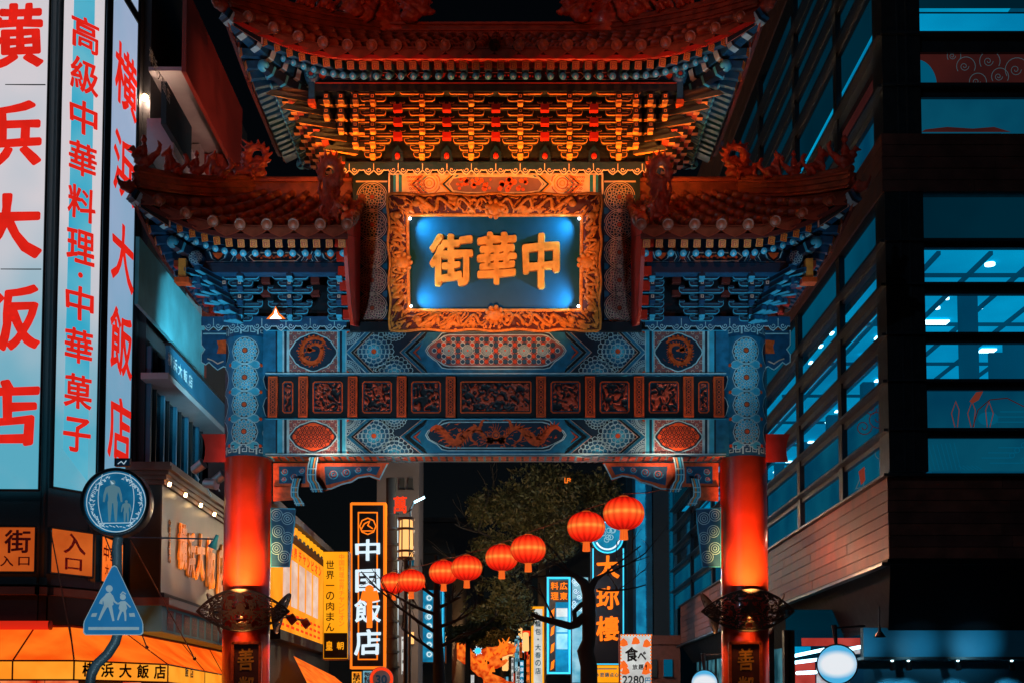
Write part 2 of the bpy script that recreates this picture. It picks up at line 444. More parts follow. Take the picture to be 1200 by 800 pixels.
def dragon(A, cx, cy, s, mat='orange_paint', L=3, flip=1, long=1.0):
    """coiled dragon silhouette: body, mane, legs with claws, horns, tail"""
    pts = []
    for i in range(29):
        t = i/28; x = (-1 + 2*t)*1.0*long; y = 0.34*sin(t*pi*2.6*long + 0.5)*(1-0.2*t)
        pts.append((cx + flip*s*x, cy - s*y))
    ws = [s*(0.06 + 0.20*sin(pi*min(1, (i/28)*1.05+0.05))**0.8) for i in range(29)]
    A.stroke(pts, ws, mat, L)
    for i in range(2, 27, 1):     # dorsal spikes
        p = pts[i]; q = pts[i+1]; dx, dy = q[0]-p[0], q[1]-p[1]; l = math.hypot(dx, dy) or 1; nx, ny = -dy/l, dx/l
        k = ws[i]*0.5; t = s*0.16
        A.fill([(p[0]+nx*k*.8, p[1]+ny*k*.8), (q[0]+nx*k*.8, q[1]+ny*k*.8), (p[0]+nx*(k+t)-dx*.6, p[1]+ny*(k+t)-dy*.6)], mat, L)
    for i, sg in ((7, 1), (12, -1), (18, 1), (23, -1)):   # legs
        p = pts[i]; a = (p[0]+flip*s*0.12, p[1]+sg*s*0.34); A.stroke([p, a, (a[0]+flip*s*0.16, a[1]+sg*s*0.10)], [s*.13, s*.10, s*.06], mat, L+1)
        for c in (-0.5, 0, 0.5):
            A.stroke([(a[0]+flip*s*.14, a[1]+sg*s*.1), (a[0]+flip*s*.26, a[1]+sg*s*(.12+c*.22))], [s*.05, s*.02], mat, L+1)
    hx, hy = pts[-1]; A.disc(hx, hy, s*0.17, mat, L+1, 10); A.fill([(hx, hy-s*.13), (hx+flip*s*.36, hy-s*.05), (hx+flip*s*.34, hy+s*.06), (hx+flip*s*.14, hy+s*.04), (hx+flip*s*.3, hy+s*.16), (hx, hy+s*.15)], mat, L+1)
    for a in (-1.9, -2.5, 2.6, 2.0): A.stroke([(hx, hy), (hx+flip*s*.34*cos(a), hy+s*.34*sin(a))], [s*.09, s*.02], mat, L+1)
    A.disc(hx+flip*s*.06, hy-s*.05, s*.035, 'ink_paint', L+2, 6)
def dragon_coil(A, cx, cy, rx, ry, mat='orange_paint', L=6, flip=1, seed=1):
    """dragon curled inside a medallion: spiral body, head near the middle, legs, tail and flame wisps"""
    pts = []; N = 34
    for i in range(N):
        t = i/(N-1); a = -2.4 + t*2*pi*1.28; r = .86 - .50*t + .09*sin(t*17)
        pts.append((cx + flip*rx*r*cos(a), cy + ry*r*sin(a)))
    ws = [rx*(.05 + .20*sin(pi*min(1, .08+.95*i/(N-1)))**.8) for i in range(N)]
    A.stroke(pts, ws, mat, L)
    for i in range(1, N-2):
        p, q = pts[i], pts[i+1]; dx, dy = q[0]-p[0], q[1]-p[1]; l = math.hypot(dx, dy) or 1; nx, ny = flip*dy/l, -flip*dx/l; k = ws[i]*.5; t = rx*.11
        A.fill([(p[0]+nx*k*.7, p[1]+ny*k*.7), (q[0]+nx*k*.7, q[1]+ny*k*.7), (p[0]+nx*(k+t), p[1]+ny*(k+t))], mat, L)
    hx, hy = pts[-1]; A.disc(hx, hy, rx*.17, mat, L+1, 9); A.stroke([(hx, hy), (hx-flip*rx*.34, hy+ry*.06)], [rx*.2, rx*.07], mat, L+1)
    for a in (-1.2, -.5, .6): A.stroke([(hx, hy), (hx+flip*rx*.34*cos(a), hy+ry*.4*sin(a))], [rx*.09, rx*.02], mat, L+1)
    A.disc(hx-flip*rx*.05, hy-ry*.06, rx*.03, 'ink_paint', L+2, 5)
    for i, sg in ((6, 1), (13, -1), (20, 1), (26, -1)):
        p = pts[i]; a = (p[0]+flip*rx*.16*sg, p[1]+ry*.22*sg); A.stroke([p, a], [rx*.11, rx*.07], mat, L+1)
        for c in (-.6, 0, .6): A.stroke([a, (a[0]+rx*.13*cos(c+i), a[1]+ry*.15*sin(c+i))], [rx*.05, rx*.02], mat, L+1)
    rn = random.Random(seed)
    for _ in range(16):
        a = rn.uniform(0, 2*pi); r = rn.uniform(.35, .92); x, y = cx+rx*r*cos(a), cy+ry*r*sin(a); A.stroke([(x, y), (x+rn.uniform(-3, 3), y+rn.uniform(-1.5, 1.5)), (x+rn.uniform(-4, 4), y+rn.uniform(-2.5, 2.5))], [1.5, 1.1, .4], mat, L)
def swirl(A, cx, cy, r, mat, w, L=3, turns=1.5, flip=1, a0=0.0, n=18):
    A.stroke([(cx + flip*r*(1-i/n*0.85)*cos(a0+turns*2*pi*i/n), cy + r*(1-i/n*0.85)*sin(a0+turns*2*pi*i/n)) for i in range(n+1)], w, mat, L)

GY = 22.5; GXC = onY(581, 470, GY).x
gate = thing('chinatown_gate', 'ornate painted Chinatown gate with tiered tile roofs on two red columns across the street', 'gate', (GXC, GY, 0))
def mir(px, side): return px if side < 0 else 1162 - px
BF = 22.2          # front plane of the beams
def mapY(Y): return lambda u, v, d: onY(u, v, Y - d)
# ---------------------------------------------------------------- beams
def beam_box(name, x0, x1, y0, y1, Y, depth, mat, bottom=None):
    a = onY(x0, y1, Y); b = onY(x1, y0, Y); mb = MB(); mb.box(a.x, b.x, Y, Y+depth, a.z, b.z, mat, bottom=bottom); return mb.build(name, gate)
ub = beam_box('upper_beam', 308, 854, 386, 439, BF, 0.6, 'blue_paint')
lb = beam_box('lower_beam', 308, 854, 489, 533, BF, 0.6, 'blue_paint')
fb = beam_box('frieze_beam', 308, 854, 438.5, 489.5, BF+0.08, 0.44, 'ink_paint')
def beam_art(parent, y0, y1, dragonpanel, name):
    A = ClipArt(mapY(BF), (308, 854, y0, y1)); h = y1-y0; cy = (y0+y1)/2
    for side in (-1, 1):
        M = lambda x: mir(x, side)
        def R(xa, xb, c, L=1, ya=y0, yb=y1): A.rect(M(xa), ya, M(xb), yb, c, L)
        R(311, 323, 'blue_paint'); R(323, 325, 'navy_paint'); R(325, 331, 'cyan_paint'); R(331, 333, 'pale_line'); R(333, 336, 'navy_paint'); R(336, 338, 'pale_line')
        R(338, 396, 'mauve_paint'); R(396, 398, 'cyan_paint'); R(398, 401, 'navy_paint'); R(401, 405, 'cyan_paint'); R(405, 406.2, 'pale_line')
        # lattice of the square panel
        for i in range(12):
            for j in range(9):
                xx = 340.5+4.9*i; yy = y0+3+(h-6)*j/8
                A.circle(M(xx), yy, 1.9, 0.55, 'rust_paint' if (i+j) % 2 else 'cream_line', 2, 5)
        A.stroke([(M(338.5), y0+1.2), (M(395.5), y0+1.2), (M(395.5), y1-1.2), (M(338.5), y1-1.2)], 1.0, 'pale_line', 3, True)
        # quatrefoil medallion
        q = []
        for i in range(48):
            t = 2*pi*i/48; r = 1 + 0.10*abs(cos(2*t))**0.6 + 0.04*cos(8*t); q.append((M(367)+ (25*r)*cos(t)*0.98, cy+(h*0.385*r)*sin(t)))
        A.fill(q, 'navy_paint', 4); A.stroke(q, 1.3, 'pale_line', 5, True)
        if dragonpanel: 
            dragon_coil(A, M(367), cy, 22, h*.36, 'orange_paint', 6, side, 3+side)
        else:
            q2 = [(M(367)+(x-M(367))*0.88, cy+(y-cy)*0.88) for x, y in q]; A.fill(q2, 'orange_paint', 6)
            for i in range(9):
                for j in range(7):
                    xx = M(367)+(i-4)*5+(2.5 if j % 2 else 0); yy = cy+(j-3)*5
                    if ((xx-M(367))/23)**2+((yy-cy)/(h*0.36))**2 < 0.92: A.circle(xx, yy, 2.3, 1.1, 'carving_ground', 7, 6); A.disc(xx, yy, 0.8, 'carving_ground', 7, 4)
        # rosette field cut by chevrons
        B = ClipArt(mapY(BF), (min(M(406.5), M(505)), max(M(406.5), M(505)), y0+.5, y1-.5), A.mb)
        B.rect(M(406.5), y0, M(505), y1, 'navy_paint', 1)
        def scales(ax, ay):
            for r in (20, 15.5, 11, 6.5):
                B.disc(M(ax), ay, r+2, 'pale_line', 2, 24); 
        for (ax, ay, r) in ((438, cy-1, 23), (462, y1+1, 22), (462, y0-3, 15)):
            for ring, (rr, m) in enumerate(((r, 22), (r*.78, 18), (r*.55, 12), (r*.33, 8))):
                B.disc(M(ax), ay, rr, ('navy_paint', 'mid_blue_paint', 'blue_paint', 'cyan_paint')[ring], 2+ring, 24)
                for i in range(m):
                    t = 2*pi*i/m; B.circle(M(ax)+rr*.90*cos(t), ay+rr*.90*sin(t), rr*pi/m*.95, 0.75, 'pale_line', 3+ring, 7)
            B.disc(M(ax), ay, 3.1, 'orange_paint', 7, 8)
        def chev(tip, open_, w, c, L, off=0):
            B.stroke([(M(open_+off), y0-2), (M(tip+off), cy), (M(open_+off), y1+2)], w, c, L)
        # left corner triangles
        for yy, sg in ((y0, 1), (y1, -1)):
            B.fill([(M(406), yy), (M(434), yy), (M(406), cy - sg*1)], 'mid_blue_paint', 8)
            for rr in (15, 10.5, 6): 
                for i in range(10): t = pi/2*i/9; B.circle(M(406+rr*cos(t)), yy+sg*rr*sin(t), 1.7, 0.6, 'pale_line', 9, 6)
            B.disc(M(406), yy, 4, 'orange_paint', 10, 10)
        for k, (c, w) in enumerate((('pale_line', 1.4), ('blue_paint', 3.4), ('pale_line', 1.0), ('ink_paint', 2.4), ('cream_line', 1.0))):
            chev(407, 434, w, c, 11, (-1.5, 1.2, 3.8, 5.8, 7.6)[k])
        B.fill([(M(470.0), cy), (M(512), y0-2), (M(530), y0-2), (M(530), y1+2), (M(512), y1+2)], 'mid_blue_paint', 11)
        for k, (c, w) in enumerate((('cream_line', 1.0), ('blue_paint', 3.2), ('pale_line', 1.1), ('ink_paint', 3.4), ('pale_line', 1.3), ('blue_paint', 3.2), ('rust_paint', 2.4))):
            chev(471, 500, w, c, 12, (-2, 0.5, 3.0, 5.6, 8.2, 10.8, 14)[k])
    # centre cartouche
    A.rect(500, y0, 662, y1, 'blue_paint', 12)
    for side in (-1, 1): A.fill([(mir(489, side), cy), (mir(502, side), y0), (mir(530, side), y0), (mir(530, side), y1), (mir(502, side), y1)], 'blue_paint', 13)
    def octo(e, f):
        pts = []
        for sx, sy in ((-1, -1), (1, -1), (1, 1), (-1, 1)):
            P = [(-80-e*.3, 0), (-77-e*.3, 5), (-70-e*.4, h*.2), (-66-e*.4, h*.25), (-60-e*.4, f-1.5), (-54-e*.3, f)]
            seq = [(581 + sx*abs(a), cy-2+sy*b) for a, b in P]
            if sx*sy < 0: seq = seq[::-1]
            pts += seq
        return pts
    hh = h*0.37
    A.fill(octo(9, hh+3.2), 'navy_paint', 14); A.stroke(octo(8, hh+2.6), 1.2, 'pale_line', 15, True); A.fill(octo(3, hh), 'pale_line', 15); A.fill(octo(0, hh-1.2), 'mauve_paint' if dragonpanel else 'navy_paint', 16)
    if dragonpanel:
        for i in range(27):
            for j in range(5):
                xx = 509+5.55*i; yy = cy-2+(j-2)*6.4
                if abs(xx-581) > 76-abs(j-2)*7: continue
                c = 'mid_blue_paint' if (i+j) % 3 else 'rust_paint'
                A.disc(xx, yy, 2.9, c, 17, 8); A.circle(xx, yy, 2.9, 0.6, 'navy_paint' if (i % 2) else 'pale_line', 18, 7)
        for i in range(6):
            rosette(A, 526+22*i, cy-2, 6.5, 'pale_line', 'navy_paint', 'blue_paint', 'orange_paint', 19, k=.5)
    else:
        for sd in (-1, 1):
            dragon(A, 581+sd*42, cy-2, 29, 'orange_paint', 17, -sd, 1.2)
        rn = random.Random(8)
        for _ in range(90):
            x = rn.uniform(508, 654); y = cy-2+rn.uniform(-hh*.85, hh*.85)
            if abs(x-581) > 74 - abs(y-cy)*1.1: continue
            A.stroke([(x, y), (x+rn.uniform(-4, 4), y+rn.uniform(-1.5, 1.5)), (x+rn.uniform(-6, 6), y+rn.uniform(-3, 3))], [1.7, 1.3, .4], 'orange_paint', 17)
        A.disc(581, cy-2, 5, 'orange_paint', 20, 12); A.circle(581, cy-2, 3, .8, 'navy_paint', 21, 8)
        for k in range(9): A.stroke([(581, cy-2), (581+9*cos(pi+pi*k/8), cy-2+15*sin(pi+pi*k/8))], [1.2, .4], 'orange_paint', 19)
    A.stroke([(311, y1-0.9), (851, y1-0.9)], 1.5, 'pale_line', 22); A.stroke([(311, y0+0.6), (851, y0+0.6)], 0.9, 'cyan_paint', 22)
    A.mb.build(name, parent)
beam_art(ub, 387, 438, True, 'painted_ornament')
beam_art(lb, 490, 532.5, False, 'painted_ornament')
# underside strip of the lower beam
def mapBot(z): return lambda u, v, d: Vector((u, v, z - d))
zb = onY(581, 533, BF).z
A = Art(mapBot(zb), step=0.003)
xa, xb = onY(311, 533, BF).x, onY(851, 533, BF).x
A.rect(xa, BF+.02, xb, BF+.07, 'pale_line', 1); A.rect(xa, BF+.53, xb, BF+.58, 'pale_line', 1); A.rect(xa, BF+.10, xb, BF+.50, 'orange_paint', 1)
for i in range(60):
    x = xa + (xb-xa)*(i+.5)/60; A.rect(x-.02, BF+.1, x+.02, BF+.5, ('cyan_paint', 'navy_paint')[i % 2], 2); A.circle(x, BF+.3, .04, .012, 'cream_line', 3, 8)
for s in (-1, 1):
    for k in range(4):
        xm = GXC + s*(1.4+.12*k); A.stroke([(xm, BF), (xm+s*.35, BF+.3), (xm, BF+.6)], .035, ('pale_line', 'cyan_paint')[k % 2], 4)
A.mb.build('underside_ornament', lb)
# ---------------------------------------------------------------- frieze
for side in (-1, 1):
    for x in (319.5, 355, 413, 470.5, 528):
        c = mir(x, side); mb = MB(); a = onY(c-5.7, 488.5, BF); b = onY(c+5.7, 440.5, BF); mb.box(a.x, b.x, BF, BF+.1, a.z, b.z, 'orange_paint')
        A = Art(mapY(BF), mb)
        A.rect(c-4.2, 443, c+4.2, 486, 'carving_ground', 1)
        A.stroke([(c-3.6, 444), (c+3.6, 444), (c+3.6, 485), (c-3.6, 485)], .7, 'orange_paint', 2, True)
        for k in range(7):
            y = 447+5.9*k; A.circle(c, y, 2.1, 0.8, 'orange_paint', 2, 6); A.stroke([(c-3, y+2.9), (c+3, y+2.9)], .6, 'rust_paint', 2)
        mb.build('frieze_post', fb)
    for (x0, x1) in ((331.5, 343), (367, 401), (425, 458.5), (482.5, 516)):
        xs = sorted((mir(x0, side), mir(x1, side)))
        mb = MB(); A = Art(mapY(BF+.08), mb); a, b = xs
        def rr(a, b, c, d, r): return [(a+r, c), (b-r, c), (b, c+r), (b, d-r), (b-r, d), (a+r, d), (a, d-r), (a, c+r)]
        A.stroke(rr(a, b, 447, 483, 2), 1.5, 'orange_paint', 6, True); A.stroke(rr(a+1.5, b-1.5, 448.5, 481.5, 1.5), .7, 'mid_blue_paint', 5, True)
        relief(mb, lambda u, v, d: onY(u, v, BF+.07-d), a+2, b-2, 449, 481, max(8, int(b-a)), 28, 0.05, 0.13, 'rust_paint', 'ink_paint', 0.50, seed=a*.37, mid='carving_ground')
        mb.build('carved_panel', fb)
mb = MB(); A = Art(mapY(BF+.08), mb)
A.stroke([(541+1, 447), (621, 447), (622, 448), (622, 482), (621, 483), (541, 483), (540, 482), (540, 448)], 1.6, 'orange_paint', 6, True)
relief(mb, lambda u, v, d: onY(u, v, BF+.07-d), 542, 620, 449, 481, 70, 30, 0.05, 0.13, 'rust_paint', 'ink_paint', 0.52, seed=3.3, mid='carving_ground')
mb.build('carved_panel', fb)
# ---------------------------------------------------------------- columns
for side in (-1, 1):
    cx = onY(mir(292, side), 470, GY).x; R = 0.412
    ztop = ZY(372, GY-.4); zj = ZY(533, GY-.41)
    mb = MB(); mb.lathe([(R+.02, 0.35), (R, 0.5), (R, zj), (R-.012, zj+.02), (R-.012, ztop), (0.01, ztop)], 'column_red', 40, Matrix.Translation((cx, GY, 0)))
    col = mb.build('gate_column', gate)
    col['label'] = 'left red gate column with painted blue top' if side < 0 else 'right red gate column with painted blue top'
    mb = MB(); mb.lathe([(0.62, 0), (0.62, .12), (.5, .2), (.52, .3), (.44, .35), (.4, .36)], 'steel', 24, Matrix.Translation((cx, GY, 0))); mb.build('stone_base', col)
    pr = 27.5; pc = mir(292, side)
    def cmap(u, v, d, cx=cx):
        t = (u-292)/pr; RR = R + .003 + d
        return Vector((cx + RR*sin(t), GY - RR*cos(t), ZY(v, GY-.41)))
    A = Art(cmap)
    A.rect(292-44, 380, 292+44, 532.5, 'blue_paint', 0, 24)
    for i in range(2):
        y0, y1 = (381, 392) if i == 0 else (521, 532)
        A.rect(248, y0-1, 336, y1+1, 'mid_blue_paint', 1, 24); fretline(A, 248, 336, y0+1, y1-1, 9, 'pale_line', 2, 1.0)
    for k in range(5):
        yy = 394.5 + 31.6*k - 0
        if k < 4:
            for dx in (-38, 0, 38):
                if dx and side*dx > 0: pass
                q = [(292+dx+15.5*cos(2*pi*i/28)*(1+.03*cos(10*2*pi*i/28)), yy+15.8+15.3*sin(2*pi*i/28)) for i in range(28)]
                if abs(dx) > 20: q = [(max(248, min(336, x)), y) for x, y in q]
                A.fill(q, 'navy_paint', 2, rings=4); A.stroke(q, 1.0, 'pale_line', 3, True)
                if abs(dx) < 20:
                    for m, d, c in ((10, 4.9, 1.5), (14, 8.2, 1.75), (16, 11.8, 2.2)):
                        for i in range(m):
                            t = 2*pi*i/m; A.disc(292+d*cos(t), yy+15.8+d*sin(t), c, 'cyan_paint', 3, 6); A.circle(292+d*cos(t), yy+15.8+d*sin(t), c, .65, 'pale_line', 4, 6)
                    A.disc(292, yy+15.8, 2.6, 'orange_paint', 4, 8)
        if 0 < k < 5:
            for sg in (-1, 1):
                A.fill([(292+sg*2, yy), (292+sg*9, yy-5), (292+sg*15, yy-4), (292+sg*19, yy), (292+sg*15, yy+4), (292+sg*9, yy+5)], 'cyan_paint', 3)
                A.stroke([(292+sg*2, yy), (292+sg*9, yy-5), (292+sg*15, yy-4), (292+sg*19, yy), (292+sg*15, yy+4), (292+sg*9, yy+5)], .8, 'pale_line', 4, True)
                A.disc(292+sg*19, yy, 2.2, 'orange_paint', 5, 6)
    A.mb.build('painted_ornament', col)
    # projecting beam end of vermilion with concave tip
    mb = MB(); xs = [mir(x, side) for x in (266, 238)]; P = []
    for (x, y) in ((268, 508), (268, 541), (238, 541), (240, 533), (240.5, 524), (239, 515), (236, 508)): P.append((mir(x, side), y))
    mb.prism(P, lambda u, v, d: onY(u, v, 22.3+d), 0, 0.35, 'vermilion'); mb.build('beam_end', gate)
    # outer spandrel board, scalloped
    P = [(268, 387), (236, 387), (236, 404), (240, 409), (236, 415), (236, 424), (241, 427), (245, 424), (249, 428), (255, 433), (262, 429), (268, 432)]
    P = [(mir(x, side), y) for x, y in P]
    mb = MB(); mb.prism(P, lambda u, v, d: onY(u, v, 22.35+d), 0, 0.14, 'mid_blue_paint', 'orange_paint'); A = Art(mapY(22.35), mb)
    A.stroke(P[1:], 1.2, 'pale_line', 2); A.stroke([(mir(x, side), y) for x, y in ((238, 391), (266, 391))], 1.4, 'pale_line', 2)
    A.fill([(mir(x, side), y) for x, y in ((254, 399), (265, 398), (265, 414), (254, 414), (256, 406))], 'orange_paint', 2)
    A.stroke([(mir(x, side), y-3.2) for x, y in ((243, 423), (249, 425), (255, 429), (262, 426))], 1.4, 'cream_line', 3)
    mb.build('spandrel_board', gate)
    # lower corner bracket under the beam
    P = [(320, 542), (456, 542), (451, 549), (445, 563), (440, 561), (433, 558), (420, 560), (412, 565), (400, 568), (388, 573), (380, 575), (374, 574), (374, 570), (320, 570)]
    P = [(mir(x, side), y) for x, y in P]
    mb = MB(); mb.prism(P, lambda u, v, d: onY(u, v, 22.38+d), 0, 0.2, 'orange_paint', 'orange_paint'); A = Art(mapY(22.38), mb)
    A.fill([(mir(x, side), y) for x, y in ((380, 546), (446, 546), (441, 556), (432, 554), (418, 556), (410, 561), (398, 564), (382, 568))], 'mid_blue_paint', 1)
    A.fill([(mir(x, side), y) for x, y in ((327, 546), (358, 546), (358, 566), (327, 566))], 'mid_blue_paint', 1)
    for (sx, sy, r) in ((391, 555, 6.5), (406, 553, 6), (420, 550, 4.2), (433, 549, 3), (334, 552, 4.5), (345, 558, 5), (354, 551, 3.6), (333, 561, 3.5)):
        swirl(A, mir(sx, side), sy, r, 'cyan_paint', 1.1, 2, flip=side); swirl(A, mir(sx, side), sy, r*.8, 'orange_paint', .7, 3, flip=-side, a0=2)
    A.stroke([(mir(x, side), y) for x, y in ((374, 573), (388, 572), (400, 567), (412, 564), (420, 559), (433, 557), (445, 561), (454, 543))], 1.6, 'pale_line', 3)
    mb.build('corner_bracket', gate)
    mb = MB(); P = [(320, 570), (349, 570), (349, 585), (320, 587)]
    mb.prism([(mir(x, side), y) for x, y in P], lambda u, v, d: onY(u, v, 22.3+d), 0, .3, 'orange_paint'); mb.build('bracket_block', gate)
    # two curled hanging noses
    for (x0, y0, y1, w, Y) in ((368, 535, 576, 11, 22.1), (348, 560, 592, 9, 22.15)):
        mb = MB(); A0 = []
        prof = []
        n = 12
        for i in range(n+1):
            t = i/n; prof.append((x0 - 3*sin(t*pi) + (4*t*t if t > .7 else 0), y0 + (y1-y0)*t))
        L_ = [(x-w/2*(1 if i < n-2 else 1.25), y) for i, (x, y) in enumerate(prof)]; R_ = [(x+w/2*(1 if i < n-2 else 1.25), y) for i, (x, y) in enumerate(prof)]
        for i in range(n):
            P = [L_[i], R_[i], R_[i+1], L_[i+1]]
            mb.prism([(mir(x, side), y) for x, y in P], lambda u, v, d: onY(u, v, Y+d), 0, .28, 'mid_blue_paint')
        A = Art(mapY(Y), mb)
        for off, c, w_ in ((-w*.42, 'pale_line', 1.4), (w*.42, 'pale_line', 1.4), (-w*.12, 'cyan_paint', 2.2), (w*.16, 'gold_paint', 1.6)):
            A.stroke([(mir(x+off, side), y) for x, y in prof], w_, c, 2)
        for t in (0.35, 0.55, 0.97): i = int(t*n); A.stroke([(mir(L_[i][0], side), L_[i][1]), (mir(R_[i][0], side), R_[i][1])], 1.2, 'pale_line', 3)
        mb.build('curled_bracket_nose', gate)
    # hanging wave panel
    P = [(317, 594), (347, 596), (339, 664), (317, 664)]
    mb = MB(); mb.prism([(mir(x, side), y) for x, y in P], lambda u, v, d: onY(u, v, 22.4+d), 0, .12, 'mid_blue_paint', 'orange_paint')
    A = ClipArt(mapY(22.4), (min(mir(317, side), mir(346, side)), max(mir(317, side), mir(346, side)), 595, 664), mb)
    edge = lambda y: 346 - (y-596)*8/68
    for k in range(9):
        for (ax, ay, r) in ((324, 603, 1), (337, 607, 1), (326, 622, 1), (337, 630, 1), (324, 642, 1), (333, 652, 1)):
            rr = 2.0 + k*2.5
            if k < 3: A.stroke([(mir(min(edge(ay+rr*sin(t)), ax+rr*cos(t)), side), ay+rr*sin(t)) for t in [2*pi*i/14 for i in range(15)]], .75, 'pale_line', 2+k % 2)
    A.stroke([(mir(x, side), y) for x, y in P], 1.6, 'cyan_paint', 4, True)
    mb.build('wave_panel', gate)

# ---------------------------------------------------------------- upper storey wall, pilasters and boards
mb = MB(); a = onY(412, 387, 22.28); b = onY(750, 196, 22.28); mb.box(a.x, b.x, 22.28, 22.7, a.z, b.z, 'navy_paint'); wall = mb.build('upper_panel_wall', gate)
for side in (-1, 1):
    mb = MB(); x0, x1 = sorted((mir(417, side), mir(454, side))); a = onY(x0, 377, 22.2); b = onY(x1, 211, 22.2)
    mb.box(a.x, b.x, 22.2, 22.3, a.z, b.z, 'navy_paint'); A = ClipArt(mapY(22.2), (x0, x1, 211, 377), mb)
    A.stroke([(x0, 213), (x1, 213)], 2.0, 'cream_line', 2); A.stroke([(x0, 375.5), (x1, 375.5)], 1.2, 'pale_line', 2)
    cx = mir(436, side)
    for k in range(5):
        cy = 231 + 32.5*k
        rosette(A, cx, cy, 16.2, 'cream_line', 'ink_paint', 'mauve_paint' if k > 1 else 'navy_paint', 'rust_paint', 2, k=.95)
        A.circle(cx, cy, 18, .8, 'cream_line', 3, 20)
        for sg in (-1, 1):
            A.disc(cx+sg*17, cy+16.2, 5, 'blue_paint', 2, 8, 4); A.circle(cx+sg*17, cy+16.2, 5, .7, 'mid_blue_paint', 3, 8, 4)
            A.disc(cx+sg*19, cy, 2.6, 'mid_blue_paint', 6, 6)
    mb.build('medallion_pilaster', gate)
# patterned board above the plaque
mb = MB(); a = onY(455, 228, 22.05); b = onY(707, 203, 22.05); mb.box(a.x, b.x, 22.05, 22.3, a.z, b.z, 'cream_line')
A = ClipArt(mapY(22.05), (457, 705, 205.5, 227), mb)
for side in (-1, 1):
    M = lambda x: mir(x, side)
    for x0, x1, c in ((457, 461, 'ink_paint'), (461, 464, 'blue_paint'), (464, 467, 'cream_line'), (467, 471, 'blue_paint'), (471, 474, 'cream_line')): A.rect(M(x0), 205, M(x1), 228, c, 1)
    for k, c in enumerate(('cream_line', 'gold_paint', 'navy_paint', 'cream_line', 'blue_paint')):
        A.stroke([(M(492+k*2.8), 203), (M(478+k*2.8), 216), (M(492+k*2.8), 230)], 2.2, c, 2)
        A.stroke([(M(528+k*2.8), 203), (M(514+k*2.8), 216), (M(528+k*2.8), 230)], 2.2, c, 4)
    for k in range(4): A.circle(M(503), 215, 3+3.4*k, 1.1, 'rust_paint' if k % 2 else 'gold_paint', 3, 12)
    for k in range(5):
        for i in range(7): A.circle(M(478+i*2.8+k), 208+k*4.4, 1.3, .6, 'rust_paint', 3, 5)
A.fill([(526, 216), (531, 209), (545, 207), (617, 207), (631, 209), (636, 216), (631, 224), (617, 226), (545, 226), (531, 224)], 'mauve_paint', 6)
A.stroke([(526, 216), (531, 209), (545, 207), (617, 207), (631, 209), (636, 216), (631, 224), (617, 226), (545, 226), (531, 224)], 1.4, 'cream_line', 7, True)
for i in range(44):
    A.disc(534+random.random()*94, 210+random.random()*13, 1.3+random.random()*2.2, 'orange_paint', 8, 6)
mb.build('patterned_board', gate)
# carved cloud boards
def cloud_board(x0, x1, yt, yb, Y, n, name, fillm='mid_blue_paint', line='pale_line', parent=gate):
    w = (x1-x0)/n
    for i in range(n):
        a = x0 + w*i; mb = MB()
        P = [(a, yt), (a+w, yt), (a+w, yb-5), (a+w*.90, yb-5.5), (a+w*.82, yb-2), (a+w*.70, yb), (a+w*.60, yb-2.5), (a+w*.5, yb-5), (a+w*.40, yb-2.5), (a+w*.30, yb), (a+w*.18, yb-2), (a+w*.10, yb-5.5), (a, yb-5)]
        mb.prism(P, lambda u, v, d: onY(u, v, Y+d), 0, .1, fillm)
        A = Art(mapY(Y), mb); A.stroke(P[2:], 1.1, line, 1)
        for s in (-1, 1): swirl(A, a+w*(.5+s*.2), yb-5.8, 3.2, line, .8, 2, 1.1, s)
        A.stroke([(a+w*.5, yt+2), (a+w*.5, yb-6)], .8, line, 2)
        mb.build(name, parent)
cloud_board(395, 767, 190, 205, 21.85, 13, 'cloud_board', 'navy_paint', 'cream_line')
for side in (-1, 1):
    xs = sorted((mir(236, side), mir(406, side))); cloud_board(xs[0], xs[1], 371, 387.5, 21.9, 6, 'cloud_board')
    # dark sill beam under the pilasters
mb = MB(); a = onY(410, 388, 22.1); b = onY(752, 377, 22.1); mb.box(a.x, b.x, 22.1, 22.3, a.z, b.z, 'ink_paint'); mb.build('sill_beam', gate)
# ================================================================ roofs
EH = {}
def hexa_tube_mesh(name, r, l, mat, capmat, n=10, half=False):
    mb = MB(); mb.tube([(0, 0, 0), (0, l, 0)], r, mat, n, caps=True); return mb.mesh(name)
def tile_end_mesh():
    mb = MB(); M = Matrix.Rotation(radians(90), 4, 'X')
    mb.lathe([(0.0, .045), (.05, .05), (.062, .035), (.078, .035), (.088, .05), (.095, .035), (.095, -.06)], 'glazed_tile', 16, M); 
    mb.ball((0, -.045, 0), (.035, .012, .035), 'tile_rim', 8, 5); return mb.mesh('tile_end')
def drip_mesh(w):
    mb = MB(); h = w/2
    low = [(-h, -.035), (-h*.72, -.085), (-h*.35, -.125), (0, -.155), (h*.35, -.125), (h*.72, -.085), (h, -.035)]
    P = [(-h, .05)] + low + [(h, .05)]
    mb.prism(P, lambda u, v, d: (u, d, v), 0, .03, 'glazed_tile')
    A = Art(lambda u, v, d: (u, -d, v), mb); A.stroke(low, .020, 'tile_rim', 2); A.circle(0, -.04, .045, .012, 'glazed_tile', 2, 8)
    return mb.mesh('drip_tile')
M_TEND = tile_end_mesh(); M_DRIP = {}
